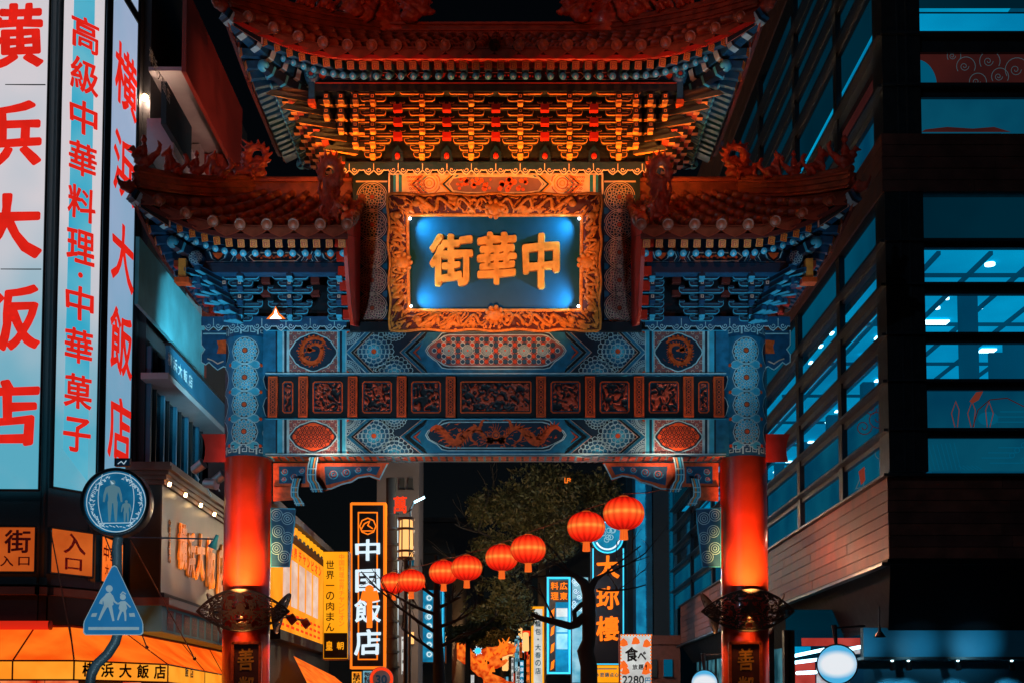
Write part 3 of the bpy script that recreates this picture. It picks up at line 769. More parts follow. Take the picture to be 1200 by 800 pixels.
def flying_mesh():
    mb = MB(); mb.box(-.055, .055, 0, .9, -.06, .06, 'mid_blue_paint'); mb.add([(-.058,-.003,-.063),(.058,-.003,-.063),(.058,-.003,.063),(-.058,-.003,.063)], [(0,1,2,3)], 'rust_paint')
    A = Art(lambda u, v, d: (u, -.005-d, v), mb)
    A.stroke([(-.05, -.055), (.05, -.055), (.05, .055), (-.05, .055)], .012, 'gold_paint', 1, True)
    A.stroke([(-.028, .028), (.028, .028), (.028, -.028), (-.012, -.028), (-.012, .004), (.01, .004)], .012, 'gold_paint', 1)
    return mb.mesh('flying_rafter')
def round_mesh():
    mb = MB(); mb.tube([(0, 0, 0), (0, .95, 0)], .058, 'mid_blue_paint', 12)
    M = Matrix.Rotation(radians(90), 4, 'X'); mb.lathe([(0, .018), (.025, .016), (.045, .008), (.056, -.002)], 'cyan_paint', 12, M); mb.ball((0, -.017, 0), (.02, .006, .02), 'pale_line', 8, 5)
    return mb.mesh('round_rafter')
M_FLY = flying_mesh(); M_RND = round_mesh()
def frame_rot(outdir, rise):
    """rotation whose -Y axis points to outdir (horizontal) and +Y rises inward"""
    a = atan2(-outdir[0], -outdir[1])      # rotate so that -Y -> outdir
    rz = atan2(outdir[1], outdir[0]) + pi/2
    return (Matrix.Rotation(rz, 4, 'Z') @ Matrix.Rotation(atan2(rise, 1), 4, 'X')).to_euler()
def half_roof(parent, side, xi, xo, yf, yb, ze, L, xs, zr, rx, tile_w, raf, soffit, lift_pow=1.9, rear=True):
    ym = (yf+yb)/2
    X = lambda x: GXC + side*x
    def fe(x):   # front eave
        l = max(0, (x-xs)/(xo-xs)); return Vector((X(x), yf + .18*(1-l*l) , ze + L*l**lift_pow)), l
    hs = (yb-yf)/2; ys = hs - 1.3
    def se(y):   # outer side eave
        l = max(0, (abs(y-ym)-ys)/(hs-ys)); return Vector((X(xo - .2*(1-l*l)), y, ze + L*l**lift_pow)), l
    def surf(E, x, t):
        T = Vector((X(xi+(rx-xi)*(x-xi)/(xo-xi)), ym, zr))
        k = .62*t + .38*t*t
        return Vector((E.x+(T.x-E.x)*t, E.y+(T.y-E.y)*t, E.z+(zr-E.z)*k))
    # roof shell
    mb = MB(); N = 26; T = 6; vs = []
    for i in range(N+1):
        x = xi + (xo-xi)*i/N; E, l = fe(x)
        for t in range(T+1): vs.append(surf(E, x, t/T))
    mb.add(vs, [(i*(T+1)+t, (i+1)*(T+1)+t, (i+1)*(T+1)+t+1, i*(T+1)+t+1) for i in range(N) for t in range(T)], 'glazed_tile', True)
    vs = []
    for i in range(N+1):
        x = xi + (xo-xi)*i/N; E, l = fe(x); E = Vector((E.x, 2*ym-E.y, E.z))
        for t in range(T+1): vs.append(surf(E, x, t/T))
    mb.add(vs, [(i*(T+1)+t, (i+1)*(T+1)+t, (i+1)*(T+1)+t+1, i*(T+1)+t+1) for i in range(N) for t in range(T)], 'glazed_tile', True)
    vs = []
    for i in range(17):
        y = yf + (yb-yf)*i/16; E, l = se(y)
        for t in range(T+1): vs.append(surf(E, xo, t/T))
    mb.add(vs, [(i*(T+1)+t, (i+1)*(T+1)+t, (i+1)*(T+1)+t+1, i*(T+1)+t+1) for i in range(16) for t in range(T)], 'glazed_tile', True)
    # soffit boards, front / rear / side
    def strip(path, inn, mat, dz):
        vs = []
        for p, q in zip(path, inn): vs += [p + Vector((0, 0, -dz)), q]
        mb.add(vs, [(2*i, 2*i+1, 2*i+3, 2*i+2) for i in range(len(path)-1)], mat)
    fx = [xi + (xo-xi)*i/N for i in range(N+1)]
    for sgn in (1, -1):
        path = [fe(x)[0] if sgn > 0 else Vector((fe(x)[0].x, 2*ym-fe(x)[0].y, fe(x)[0].z)) for x in fx]
        inn = [Vector((X(min(x, xo-1.25)), (yf+1.4 if sgn > 0 else yb-1.4), ze+.30)) for x in fx]
        strip(path, inn, soffit, .12)
    sy = [yf+(yb-yf)*i/16 for i in range(17)]
    strip([se(y)[0] for y in sy], [Vector((X(xo-1.25), min(max(y, yf+1.4), yb-1.4), ze+.30)) for y in sy], 'navy_paint', .12)
    shell = mb.build('tiled_roof', parent)
    # eave board
    mb = MB(); pts = [fe(x)[0] + Vector((0, .03, -.14)) for x in fx]
    for p, q in zip(pts, pts[1:]): mb.obox(p, q, .06, .07, soffit)
    pts = [se(y)[0] + Vector((0, 0, -.14)) for y in sy]
    for p, q in zip(pts, pts[1:]): mb.obox(p, q, .06, .05, 'carving_ground')
    mb.build('eave_board', shell)
    # tiles
    if tile_w not in M_DRIP: M_DRIP[tile_w] = drip_mesh(tile_w*1.02)
    n = int(round((xo-xi)/tile_w)); w = (xo-xi)/n
    def roll(E, x, nm='roof_tile_roll'):
        mb = MB(); ts = [k/9 for k in range(10)]; pp = []; rr_ = []
        for k in range(9):
            for f_, r_ in ((.0, .068), (.86, .074), (.88, .088), (.98, .088)): pp.append(surf(E, x, (k+f_)/9) + Vector((0, 0, .055))); rr_.append(r_)
        mb.tube(pp, rr_, 'glazed_tile', 8); mb.build(nm, shell)
    for i in range(n+1):
        x = xi + w*i
        if x > xo - .05 and i == n: break
        E, l = fe(x if i < n else xo-.05); d = (side*l*.55, -1)
        place(M_TEND, 'tile_end', shell, E + Vector((0, -.01, .05)), frame_rot(d, .5)); roll(E, x)
        if i < n:
            E2, l2 = fe(x+w/2); sl = (fe(x+w)[0].z-fe(x)[0].z)/w*side
            o = place(M_DRIP[tile_w], 'drip_tile', shell, E2 + Vector((0, .01, -.01)), None); o.rotation_euler = (radians(-8), -math.atan(sl), 0)
    m = int(round((yb-yf)/tile_w)); wy = (yb-yf)/m
    for i in range(1, m):
        y = yf + wy*i; E, l = se(y); d = (side, 0)
        place(M_TEND, 'tile_end', shell, E + Vector((side*.01, 0, .05)), frame_rot(d, .5)); roll(E, xo)
    for i in range(m):
        E, l = se(yf+wy*(i+.5)); sl = (se(yf+wy*(i+1))[0].z - se(yf+wy*i)[0].z)/wy
        o = place(M_DRIP[tile_w], 'drip_tile', shell, E + Vector((0, 0, -.01))); o.rotation_euler = (0, 0, radians(90*side)); o.rotation_euler.y = -math.atan(sl)*side if False else 0
    # rafters
    n = int((xo-.35-xi)/raf)
    for i in range(n):
        x = xi + raf*(i+.5); E, l = fe(x); d = Vector((side*l*.9, -1)).normalized()
        place(M_FLY, 'flying_rafter', shell, E + Vector((d.x*-.10, -d.y*.10, -.235)), frame_rot(d, .42 - .32*l))
        x2 = x - .18*l; E2, l2 = fe(x2); d2 = Vector((side*l2*.9, -1)).normalized()
        place(M_RND, 'round_rafter', shell, Vector((E2.x - d2.x*.35, yf+.42, E2.z -.345 + .02*l)) , frame_rot(d2, .62 - .45*l))
    m = int((yb-yf-.6)/raf)
    for i in range(m):
        y = yf + .3 + raf*(i+.5); E, l = se(y); q = (1 if y > ym else -1); d = Vector((side, q*l*.9)).normalized()
        place(M_FLY, 'flying_rafter', shell, E + Vector((-d.x*.10, -d.y*.10, -.235)), frame_rot(d, .42-.32*l))
        place(M_RND, 'round_rafter', shell, E + Vector((-d.x*.45, -d.y*.45, -.345)), frame_rot(d, .60-.45*l))
    # corner beams with striped paint
    for q in (1, -1):
        yy = yf if q > 0 else yb
        tip = Vector((X(xo), yy, ze+L)); inn = Vector((X(xo-1.45), yy + q*1.45, ze+.0))
        mb = MB(); pts = []
        for k in range(9):
            t = k/8; p = inn.lerp(tip, t); p.z = inn.z - .14 + (tip.z-.12-inn.z+.14)*t**1.7 ; pts.append(p)
        for k, (p, r) in enumerate(zip(pts, pts[1:])):
            mb.obox(p, r, .17, .17, 'mid_blue_paint')
            c = p.lerp(r, .5); dd = (r-p)*.16
            mb.obox(c-dd, c+dd, .18, .18, 'pale_line'); mb.obox(c+dd*1.2, c+dd*2.0, .178, .178, 'ink_paint')
        mb.build('corner_beam', shell)
        # lower hip rafter, shorter, stacked beneath
        mb = MB(); 
        for k in range(5):
            a = pts[k] + Vector((0, 0, -.17-.02*k)); b = pts[k+1] + Vector((0, 0, -.17-.02*k)); mb.obox(a, b, .14, .15, 'navy_paint'); mb.obox(a.lerp(b, .3) , a.lerp(b, .45), .15, .16, 'cyan_paint')
        e = pts[5] + Vector((0, 0, -.25)); mb.ball(e, (.1, .1, .1), 'cyan_paint', 10, 6)
        mb.build('hip_rafter', shell)
        # dragon head at the tip
        o = place(M_TIP, 'corner_dragon_head', shell, tip + Vector((0, 0, -.02)), (0, 0, atan2(-q, side)))
    # framed end panel near the corner
    a = fe(xo-.62)[0]; b = fe(xo-.12)[0]; mb = MB()
    P3 = [a + Vector((0, .04, -.30)), b + Vector((0, .02, -.24)), b + Vector((0, .02, -.10)), a + Vector((0, .04, -.12))]
    mb.add(P3, [(0, 1, 2, 3)], 'ink_paint'); A = Art(lambda u, v, d: (P3[0]*(1-u)*(1-v) + P3[1]*u*(1-v) + P3[2]*u*v + P3[3]*(1-u)*v) + Vector((0, -d, 0)), mb)
    A.stroke([(.04, .06), (.96, .06), (.96, .94), (.04, .94)], .05, 'cream_line', 2, True); mb.build('corner_panel', shell)
    # hip ridges
    for q in (1, -1):
        yy = yf if q > 0 else yb
        E = Vector((X(xo-.06), yy + q*.06, ze+L)); mb = MB(); pts = [surf(E, xo, t) + Vector((0, 0, .12)) for t in [k/10 for k in range(11)]]
        for p, r in zip(pts, pts[1:]):
            mb.obox(p, r, .14, .24, 'glazed_tile')
            for dz in (-.06, .04, .13): mb.obox(p + Vector((0,0,dz)), r + Vector((0,0,dz)), .19, .03, 'tile_rim' if dz > .1 else 'glazed_tile')
        mb.tube([p + Vector((0, 0, .2)) for p in pts], .06, 'glazed_tile', 8); mb.build('hip_ridge', shell)
        if q > 0: hip = pts
    return shell, hip, fe, X
# ---------------------------------------------------------------- glazed ridge figures
def tubev(pts, r0, r1): 
    n = len(pts); return (pts, [r0 + (r1-r0)*i/(n-1) for i in range(n)])
M_TIP = organic('corner_dragon_head', [((.02, 0, 0), (.13, .09, .10)), ((.14, 0, .02), (.09, .06, .05)), ((.12, 0, -.05), (.07, .05, .03)), ((.05, .05, .08), (.03, .03, .03)), ((.05, -.05, .08), (.03, .03, .03))],
    [tubev([(-.02, 0, .06), (-.08, 0, .16), (-.03, 0, .24)], .045, .01), tubev([(.2, 0, .05), (.24, 0, .11), (.21, 0, .15)], .03, .01), tubev([(-.05, 0, -.05), (-.12, 0, -.12), (-.05, 0, -.18)], .05, .015)], .018, 'figure_glaze')
def beast(seed, kind):
    r = random.Random(seed); B = []; T = []
    if kind == 'rooster':
        B = [((0, 0, .12), (.12, .06, .08)), ((.10, 0, .20), (.05, .04, .06)), ((.13, 0, .27), (.04, .035, .04)), ((0, 0, .26), (.05, .05, .08)), ((0, 0, .38), (.04, .04, .045)), ((.0, 0, .43), (.03, .03, .02))]
        T = [tubev([(-.08, 0, .14), (-.17, 0, .22), (-.2, 0, .32), (-.16, 0, .38)], .05, .015), tubev([(0, 0, 0), (0, 0, .1)], .05, .04), tubev([(.16, 0, .27), (.2, 0, .25)], .02, .006), tubev([(.02, .05, .28), (.09, .03, .24)], .02, .015)]
    elif kind == 'lion':
        B = [((0, 0, .13), (.10, .06, .07)), ((.05, 0, .2), (.075, .06, .085)), ((.08, 0, .31), (.065, .06, .065)), ((.14, 0, .29), (.04, .04, .035)), ((-.08, 0, .08), (.06, .06, .08))]
        T = [tubev([(.08, .04, .18), (.10, .04, .0)], .035, .03), tubev([(.08, -.04, .18), (.10, -.04, .0)], .035, .03), tubev([(-.08, .05, .1), (-.03, .06, .0)], .035, .03), tubev([(-.08, -.05, .1), (-.03, -.06, .0)], .035, .03),
             tubev([(-.12, 0, .1), (-.19, 0, .2), (-.15, 0, .3)], .03, .035), tubev([(.05, .04, .36), (.03, .05, .41)], .022, .01), tubev([(.05, -.04, .36), (.03, -.05, .41)], .022, .01)]
    elif kind == 'low':
        B = [((0, 0, .1), (.16, .07, .07)), ((.15, 0, .17), (.08, .06, .06)), ((.22, 0, .13), (.05, .04, .03))]
        T = [tubev([(.1, .04, .1), (.12, .05, 0)], .03, .025), tubev([(-.1, .04, .1), (-.12, .05, 0)], .03, .025), tubev([(.1, -.04, .1), (.12, -.05, 0)], .03, .025), tubev([(-.1, -.04, .1), (-.12, -.05, 0)], .03, .025)] + \
            [tubev([(-.12+.07*k, 0, .14), (-.14+.07*k, 0, .22+.02*(k % 2))], .025, .006) for k in range(5)]
    elif kind == 'curl':
        sp = [(-.05 + .17*cos(a)*(1-a/9), 0, .30 + .19*sin(a)*(1-a/11)) for a in [k*.45 - 1.6 for k in range(15)]]
        B = [((-.05, 0, .08), (.13, .07, .09)), ((.10, 0, .14), (.1, .06, .07)), ((.19, 0, .12), (.06, .04, .04)), ((-.05, 0, .22), (.09, .05, .12))]
        T = [tubev([(-.02, 0, .1), (-.12, 0, .2)] + sp[2:], .075, .03), tubev([(.12, 0, .18), (.14, 0, .30), (.12, 0, .40)], .05, .02), tubev([(.06, 0, .18), (.06, 0, .30), (.03, 0, .36)], .03, .012)]
    elif kind == 'chiwen':
        sp = [(-.02 + .26*cos(a)*(1-a/12), 0, .80 + .26*sin(a)*(1-a/12)) for a in [k*.4 - 1.3 for k in range(14)]]
        B = [((0, 0, .2), (.26, .13, .25)), ((.2, 0, .22), (.14, .1, .10)), ((.22, 0, .05), (.13, .1, .06)), ((.0, 0, .5), (.19, .11, .22)), ((.06, .1, .34), (.05, .05, .05)), ((.06, -.1, .34), (.05, .05, .05))]
        T = [tubev([(-.04, 0, .4), (-.08, 0, .6)] + sp[2:], .17, .06), tubev([(-.2, 0, .3), (-.3, 0, .5), (-.28, 0, .66)], .08, .02), tubev([(.16, 0, .3), (.26, 0, .45), (.22, 0, .56)], .06, .015), tubev([(.05, 0, .66), (.18, 0, .8), (.2, 0, .9)], .05, .012)]
    if kind in ('curl', 'chiwen'):
        for k_, (a_, b_) in enumerate(zip(sp[1:], sp[2:])):
            cx_, cz_ = (-.05, .30) if kind == 'curl' else (-.02, .80); d_ = Vector((a_[0]-cx_, 0, a_[2]-cz_)).normalized(); w_ = (.05 if kind == 'curl' else .10)
            a_ = Vector(a_); T.append(([tuple(a_), tuple(a_+d_*w_*1.3), tuple(a_+d_*w_*2.0+Vector((0, 0, w_*.5)))], [w_*.8, w_*.5, w_*.12]))
        for k_ in range(5): z_ = (.12+.09*k_)*(1 if kind == 'curl' else 1.9); T.append(tubev([(.05, 0, z_), (.12+.02*(k_ % 2), .05, z_+.03), (.2, .06, z_+.09)], .03 if kind == 'curl' else .05, .008))
    def dsp(p): return .008*noise.noise(p*26) + .006*(1 if sin(p.z*70 + p.x*50) > .3 else -1)*.5
    return organic('ridge_' + kind, B, T, .016 if kind != 'chiwen' else .024, 'figure_glaze', dsp)
BEAST = {k: beast(i, k) for i, k in enumerate(('rooster', 'lion', 'low', 'curl', 'chiwen'))}
def set_beast(kind, nm, parent, p, side, sc, tilt=0):
    o = place(BEAST[kind], nm, parent, p, (0, tilt, 0 if side > 0 else pi)); o.scale = (sc, sc, sc); return o
def along(pts, x):
    """point of a polyline at world x"""
    for p, q in zip(pts, pts[1:]):
        if min(p.x, q.x) <= x <= max(p.x, q.x):
            t = (x-p.x)/((q.x-p.x) or 1e-9); return p.lerp(q, t)
    return pts[0].copy() if abs(x-pts[0].x) < abs(x-pts[-1].x) else pts[-1].copy()
# upper roof
YF = 20.05; YB = 2*GY - YF
ze_up = ZY(57, YF+.18) ; zr_up = ZY(44, GY)
xo_up = abs(onY(262, 30, YF).x - GXC); 
up_root = None
for side in (-1, 1):
    sh, hip, fe, X = half_roof(gate, side, 0, xo_up, YF, YB, ze_up, .62, 2.25, zr_up, 2.05, .41, .205, 'vermilion')
    sh.name = 'tiled_roof'; 
    for k, (kind, dx, sc) in enumerate((('rooster', .22, 1.3), ('lion', .52, 1.2), ('rooster', .82, 1.2), ('lion', 1.12, 1.3), ('lion', 1.42, 1.3), ('curl', 1.80, 1.4))):
        p = along(hip, X(xo_up-dx)); set_beast(kind, 'ridge_figure', sh, p + Vector((0, 0, .2)), side, sc)
    # main ridge half
    mb = MB(); x0, x1 = sorted((X(0), X(2.0)))
    mb.box(x0, x1, GY-.11, GY+.11, zr_up-.05, zr_up+.18, 'glazed_tile'); mb.box(x0, x1, GY-.15, GY+.15, zr_up+.17, zr_up+.21, 'tile_rim'); mb.box(x0, x1, GY-.14, GY+.14, zr_up+.06, zr_up+.08, 'tile_rim')
    mb.tube([(x0, GY, zr_up+.23), (x1, GY, zr_up+.23)], .05, 'glazed_tile', 8); mb.build('main_ridge', sh)
    o = set_beast('chiwen', 'ridge_dragon', sh, Vector((X(2.05), GY-.02, zr_up+.05)), -side, 1.25)
    o = set_beast('curl', 'ridge_beast', sh, Vector((X(1.45), GY-.25, zr_up+.15)), -side, 1.5)
    # guardian figure standing on the slope
    p = along(hip, X(2.35)); set_beast('chiwen', 'ridge_guardian', sh, p + Vector((0, -.1, .1)), side, .8)
# side roofs
xi_s = abs(onY(405, 270, YF).x - GXC); xo_s = abs(onY(152, 225, YF).x - GXC)
ze_s = ZY(265, YF+.18); zr_s = ZY(232, GY)
YFs = 20.1
for side in (-1, 1):
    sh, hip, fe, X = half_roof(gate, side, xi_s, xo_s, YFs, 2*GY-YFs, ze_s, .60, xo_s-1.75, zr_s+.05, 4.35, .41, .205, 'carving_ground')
    for kind, dx, sc in (('rooster', .14, 1.35), ('lion', .48, 1.25), ('rooster', .75, 1.1), ('lion', 1.02, 1.25), ('low', 1.36, 1.3), ('curl', 1.78, 1.25)):
        p = along(hip, X(xo_s-dx)); set_beast(kind, 'ridge_figure', sh, p + Vector((0, 0, .19)), side, sc)
    mb = MB(); x0, x1 = sorted((X(xi_s+.2), X(4.4)))
    mb.box(x0, x1, GY-.11, GY+.11, zr_s-.02, zr_s+.26, 'glazed_tile'); mb.box(x0, x1, GY-.15, GY+.15, zr_s+.24, zr_s+.29, 'tile_rim'); mb.tube([(x0, GY, zr_s+.33), (x1, GY, zr_s+.33)], .06, 'glazed_tile', 8)
    mb.build('side_ridge', sh)
    set_beast('chiwen', 'ridge_dragon', sh, Vector((X(xi_s+.42), 21.2, ZY(253, 21.2))), -side, .95).scale = (.62, .8, .92)
    set_beast('lion', 'ridge_guardian', sh, Vector((X(xi_s+.30), 20.6, ZY(262, 20.6))), -side, 1.0)
    # gable board seen edge-on from the centre
    xg = X(xi_s+.02); mb = MB()
    Pz = [(20.35, ZY(262, 20.35)), (20.45, ZY(300, 20.45)), (20.7, ZY(330, 20.7)), (21.0, ZY(360, 21.0)), (21.35, ZY(381, 21.35)), (22.3, ZY(383, 22.3)), (22.3, ZY(250, 22.3))]
    mb.prism(Pz, lambda u, v, d: (xg + side*d, u, v), 0, .06, 'vermilion'); 
    for k in range(6):
        yy = 20.5+.22*k; z0 = ZY(285+17*k, yy); mb.box(xg+side*.06, xg+side*.22, yy, yy+.07, z0-.05, z0+.10, 'vermilion')
    mb.build('gable_board', sh)
    mb = MB(); mb.ball((xg, 20.35, ZY(255, 20.35)), (.10, .08, .10), 'orange_paint'); mb.ball((xg-side*.09, 20.3, ZY(249, 20.3)), (.05, .05, .05), 'orange_paint'); mb.ball((xg+side*.02, 20.3, ZY(244, 20.3)), .05, 'orange_paint'); mb.build('gable_finial', sh)

# ================================================================ brackets
def arm_mesh(hw, edge, dark='bracket_dark', h=.078, dep=.12):
    mb = MB(); c = .035
    low = [(-hw, h), (-hw, .045), (-hw+.012, .02), (-hw+c, .004), (-hw+c+.02, 0), (hw-c-.02, 0), (hw-c, .004), (hw-.012, .02), (hw, .045), (hw, h)]
    mb.prism(low, lambda u, v, d: (u, d, v), 0, .04, dark, edge); mb.prism([(x*.985, z+.004) for x, z in low], lambda u, v, d: (u, d, v), .0395, dep, dark, dark)
    A = Art(lambda u, v, d: (u, -d, v), mb, .002); A.stroke(low, .010, edge, 1)
    if hw > .16: A.stroke([(-hw+.06, .045), (-.05, .045)], .006, edge, 1); A.stroke([(hw-.06, .045), (.05, .045)], .006, edge, 1)
    for x in ((-hw+.045, 0, hw-.045) if hw > .12 else (0,)):
        t = [(x-.032, h), (x+.032, h), (x+.045, h+.02), (x+.045, h+.042), (x-.045, h+.042), (x-.045, h+.02)]
        mb.prism(t, lambda u, v, d: (u, -.006+d, v), 0, dep, dark, dark); A.stroke([t[5], t[0], t[1], t[2]], .009, edge, 4)
    return mb.mesh('bracket_arm')
def nose_mesh(edge, face, sq, dark='bracket_dark', simple=False):
    mb = MB(); mb.box(-.05, .05, -.10, .1, 0, .12, dark, bottom=edge)
    mb.add([(-.05, -.102, 0), (.05, -.102, 0), (.05, -.102, .12), (-.05, -.102, .12)], [(0, 1, 2, 3)], face)
    A = Art(lambda u, v, d: (u, -.102-d, v), mb, .002)
    A.rect(-.026, .045, .026, .1, sq, 1); A.rect(-.011, .06, .011, .085, dark, 2)
    A.stroke([(-.045, .004), (.045, .004)], .012, edge, 1)
    if not simple: mb.prism([(-.04, -.045), (.04, -.045), (.05, 0), (-.05, 0)], lambda u, v, d: (u, -.07+d, v), 0, .12, edge)
    return mb.mesh('bracket_nose')
px_m = lambda Y, py: onY(601, py, Y).x   # width of a picture pixel at that depth
GA = {w: arm_mesh(w*px_m(21.4, 150), 'gold_paint') for w in (10, 14, 15, 21, 26)}
BA = {w: arm_mesh(w*px_m(21.4, 350), 'cyan_paint', 'navy_paint') for w in (10, 14, 21, 26)}
GN = nose_mesh('gold_paint', 'bracket_dark', 'gold_paint'); BN = nose_mesh('mid_blue_paint', 'navy_paint', 'cream_line', 'ink_paint'); BN0 = nose_mesh('cyan_paint', 'navy_paint', 'navy_paint', 'ink_paint')
rows = [10, 14, 21, 26, 15, 26, 15, 26, 15, 26]
def rowpos(j): return 184.5 - 8.25*j, 21.85 - .095*j
for ci, cx in enumerate([581 + 28.8*k for k in (-5, -3, -1, 1, 3, 5)]):
    for j, w in enumerate(rows):
        py, Y = rowpos(j); p = onY(cx, py, Y); place(GA[w], 'bracket_arm', gate, p)
    for py, Y in ((181, 21.8), (167, 21.6), (151, 21.42), (135, 21.24), (118, 21.05)):
        place(GN, 'bracket_nose', gate, onY(cx, py+3, Y))
for cx in [581 + 28.8*k for k in (-4, -2, 0, 2, 4)]:
    for py, Y in ((161, 21.52), (144, 21.35), (128, 21.15)):
        mb = MB(); a = onY(cx-5, py+1, Y); b = onY(cx+5, py-6, Y); mb.box(a.x, b.x, Y, Y+.12, a.z, b.z, 'vermilion'); mb.build('red_block', gate)
    mb = MB(); a = onY(cx-7, 190, 21.9); b = onY(cx+7, 172, 21.9); mb.prism([(cx-7, 190), (cx+7, 190), (cx+6, 178), (cx, 170), (cx-6, 178)], lambda u, v, d: onY(u, v, 21.88+d), 0, .05, 'navy_paint', 'gold_paint')
    mb.ball(onY(cx, 183, 21.86), (.05, .03, .06), 'vermilion', 8, 6); mb.build('flame_panel', gate)
mb = MB(); a = onY(385, 190, 22.0); b = onY(777, 100, 22.0); mb.box(a.x, b.x, 22.0, 22.6, a.z, b.z+.1, 'bracket_dark')
mb.build('bracket_wall', gate)
# corner staircase of noses and slanting beaks
for side in (-1, 1):
    for cx, n in ((417, 4), (400, 3), (383, 2)):
        for k in range(n):
            py, Y = ((118, 21.05), (135, 21.22), (151, 21.38), (168, 21.55))[k]; place(GN, 'bracket_nose', gate, onY(mir(cx, side), py+3, Y-.04))
            mb = MB(); a = onY(mir(cx, side), py+4, Y+.1); mb.box(a.x-.15, a.x+.15, Y+.08, Y+.2, a.z-.02, a.z+.07, 'bracket_dark', bottom='gold_paint'); mb.build('bracket_arm', gate)
    # long beaks fanning out to the corner, and edge rows along the end of the roof
    for k in range(5):
        a = onY(mir(418-13*k, side), 182-15*k, 21.75-.17*k); d = Vector((side, -.95, -.12)).normalized(); le = .62+.05*k
        b = a + d*le
        for (off, s_, m1) in ((0, 1, 'gold_paint'), (.0, .72, 'mid_blue_paint')):
            mb = MB(); c = a + Vector((0, 0, .10 if s_ < 1 else 0)); e = c + d*le*s_
            w = .05; perp = Vector((d.y, -d.x, 0)).normalized()*w
            vs = [c-perp+Vector((0,0,.09)), c+perp+Vector((0,0,.09)), c+perp, c-perp, e-perp*.8+Vector((0,0,.03)), e+perp*.8+Vector((0,0,.03)), e+d*.10+Vector((0,0,-.06))]
            mb.add(vs, [(3, 2, 6), (0, 4, 5, 1), (4, 6, 5)], m1); mb.add(vs, [(0, 3, 6, 4), (2, 1, 5, 6), (0, 1, 2, 3)], 'bracket_dark'); mb.build('slanting_beak', gate)
    for j in range(7):
        x0 = GXC + side*(2.62+.13*j); z = ZY(188-10.5*j, 21.7-.05*j); mb = MB()
        yA, yB = 21.75-.12*j, 2*GY-(21.75-.12*j)
        mb.box(x0, x0+side*.12, yA, yB, z, z+.10, 'bracket_dark', bottom='rust_paint')
        mb.box(x0+side*.12, x0+side*.125, yA+.02, yB, z, z+.02, 'mid_blue_paint')
        nb = 5
        for q in range(nb): yy = yA + (yB-yA)*(q+.5)/nb; mb.box(x0+side*.1, x0+side*.24, yy-.06, yy+.06, z+.02, z+.12, 'bracket_dark', bottom='gold_paint')
        mb.build('end_bracket_row', gate)
# eave purlins, upper
def longbeam(xa, xb, ya, yb_, Y, dep, mat, name, bottom=None):
    a = onY(xa, yb_, Y); b = onY(xb, ya, Y); mb = MB(); mb.box(a.x, b.x, Y, Y+dep, a.z, b.z, mat, bottom=bottom); return mb
mb = longbeam(369, 793, 96, 107, 20.95, .2, 'ink_paint', ''); A = Art(mapY(20.95), mb); A.rect(369, 97, 793, 98.2, 'rust_paint', 1); mb.build('eave_purlin', gate)
mb = longbeam(369, 793, 83.5, 95, 21.0, .2, 'navy_paint', ''); A = Art(mapY(21.0), mb)
for i, (a, b) in enumerate(((372, 384), (384, 428), (431, 437), (440, 470), (473, 510), (512, 523), (525, 637), (639, 650), (652, 689), (692, 722), (725, 731), (734, 778), (778, 790))):
    if b-a > 25:
        A.fill([(a+4, 89.5), (a+8, 85.5), (b-8, 85.5), (b-4, 89.5), (b-8, 93.5), (a+8, 93.5)], 'ink_paint', 1); A.stroke([(a+4, 89.5), (a+8, 85.5), (b-8, 85.5), (b-4, 89.5), (b-8, 93.5), (a+8, 93.5)], .9, 'cream_line', 2, True)
        n = int((b-a-16)/4)
        for q in range(n): A.disc(a+9+q*4.1+random.random(), 89.5+random.uniform(-1.2, 1.2), 1.3, 'rust_paint' if q % 3 else 'orange_paint', 3, 5)
    elif b-a > 9: A.fill([(a, 85.5), (b, 85.5), ((a+b)/2+3, 91), ((a+b)/2, 94), ((a+b)/2-3, 91)], 'orange_paint', 1); A.circle((a+b)/2, 89, 5, .8, 'blue_paint', 2, 10)
    else: A.rect(a, 84, b, 95, 'blue_paint', 1); A.rect(a+2, 84, b-2, 95, 'pale_line', 2)
mb.build('painted_purlin', gate)
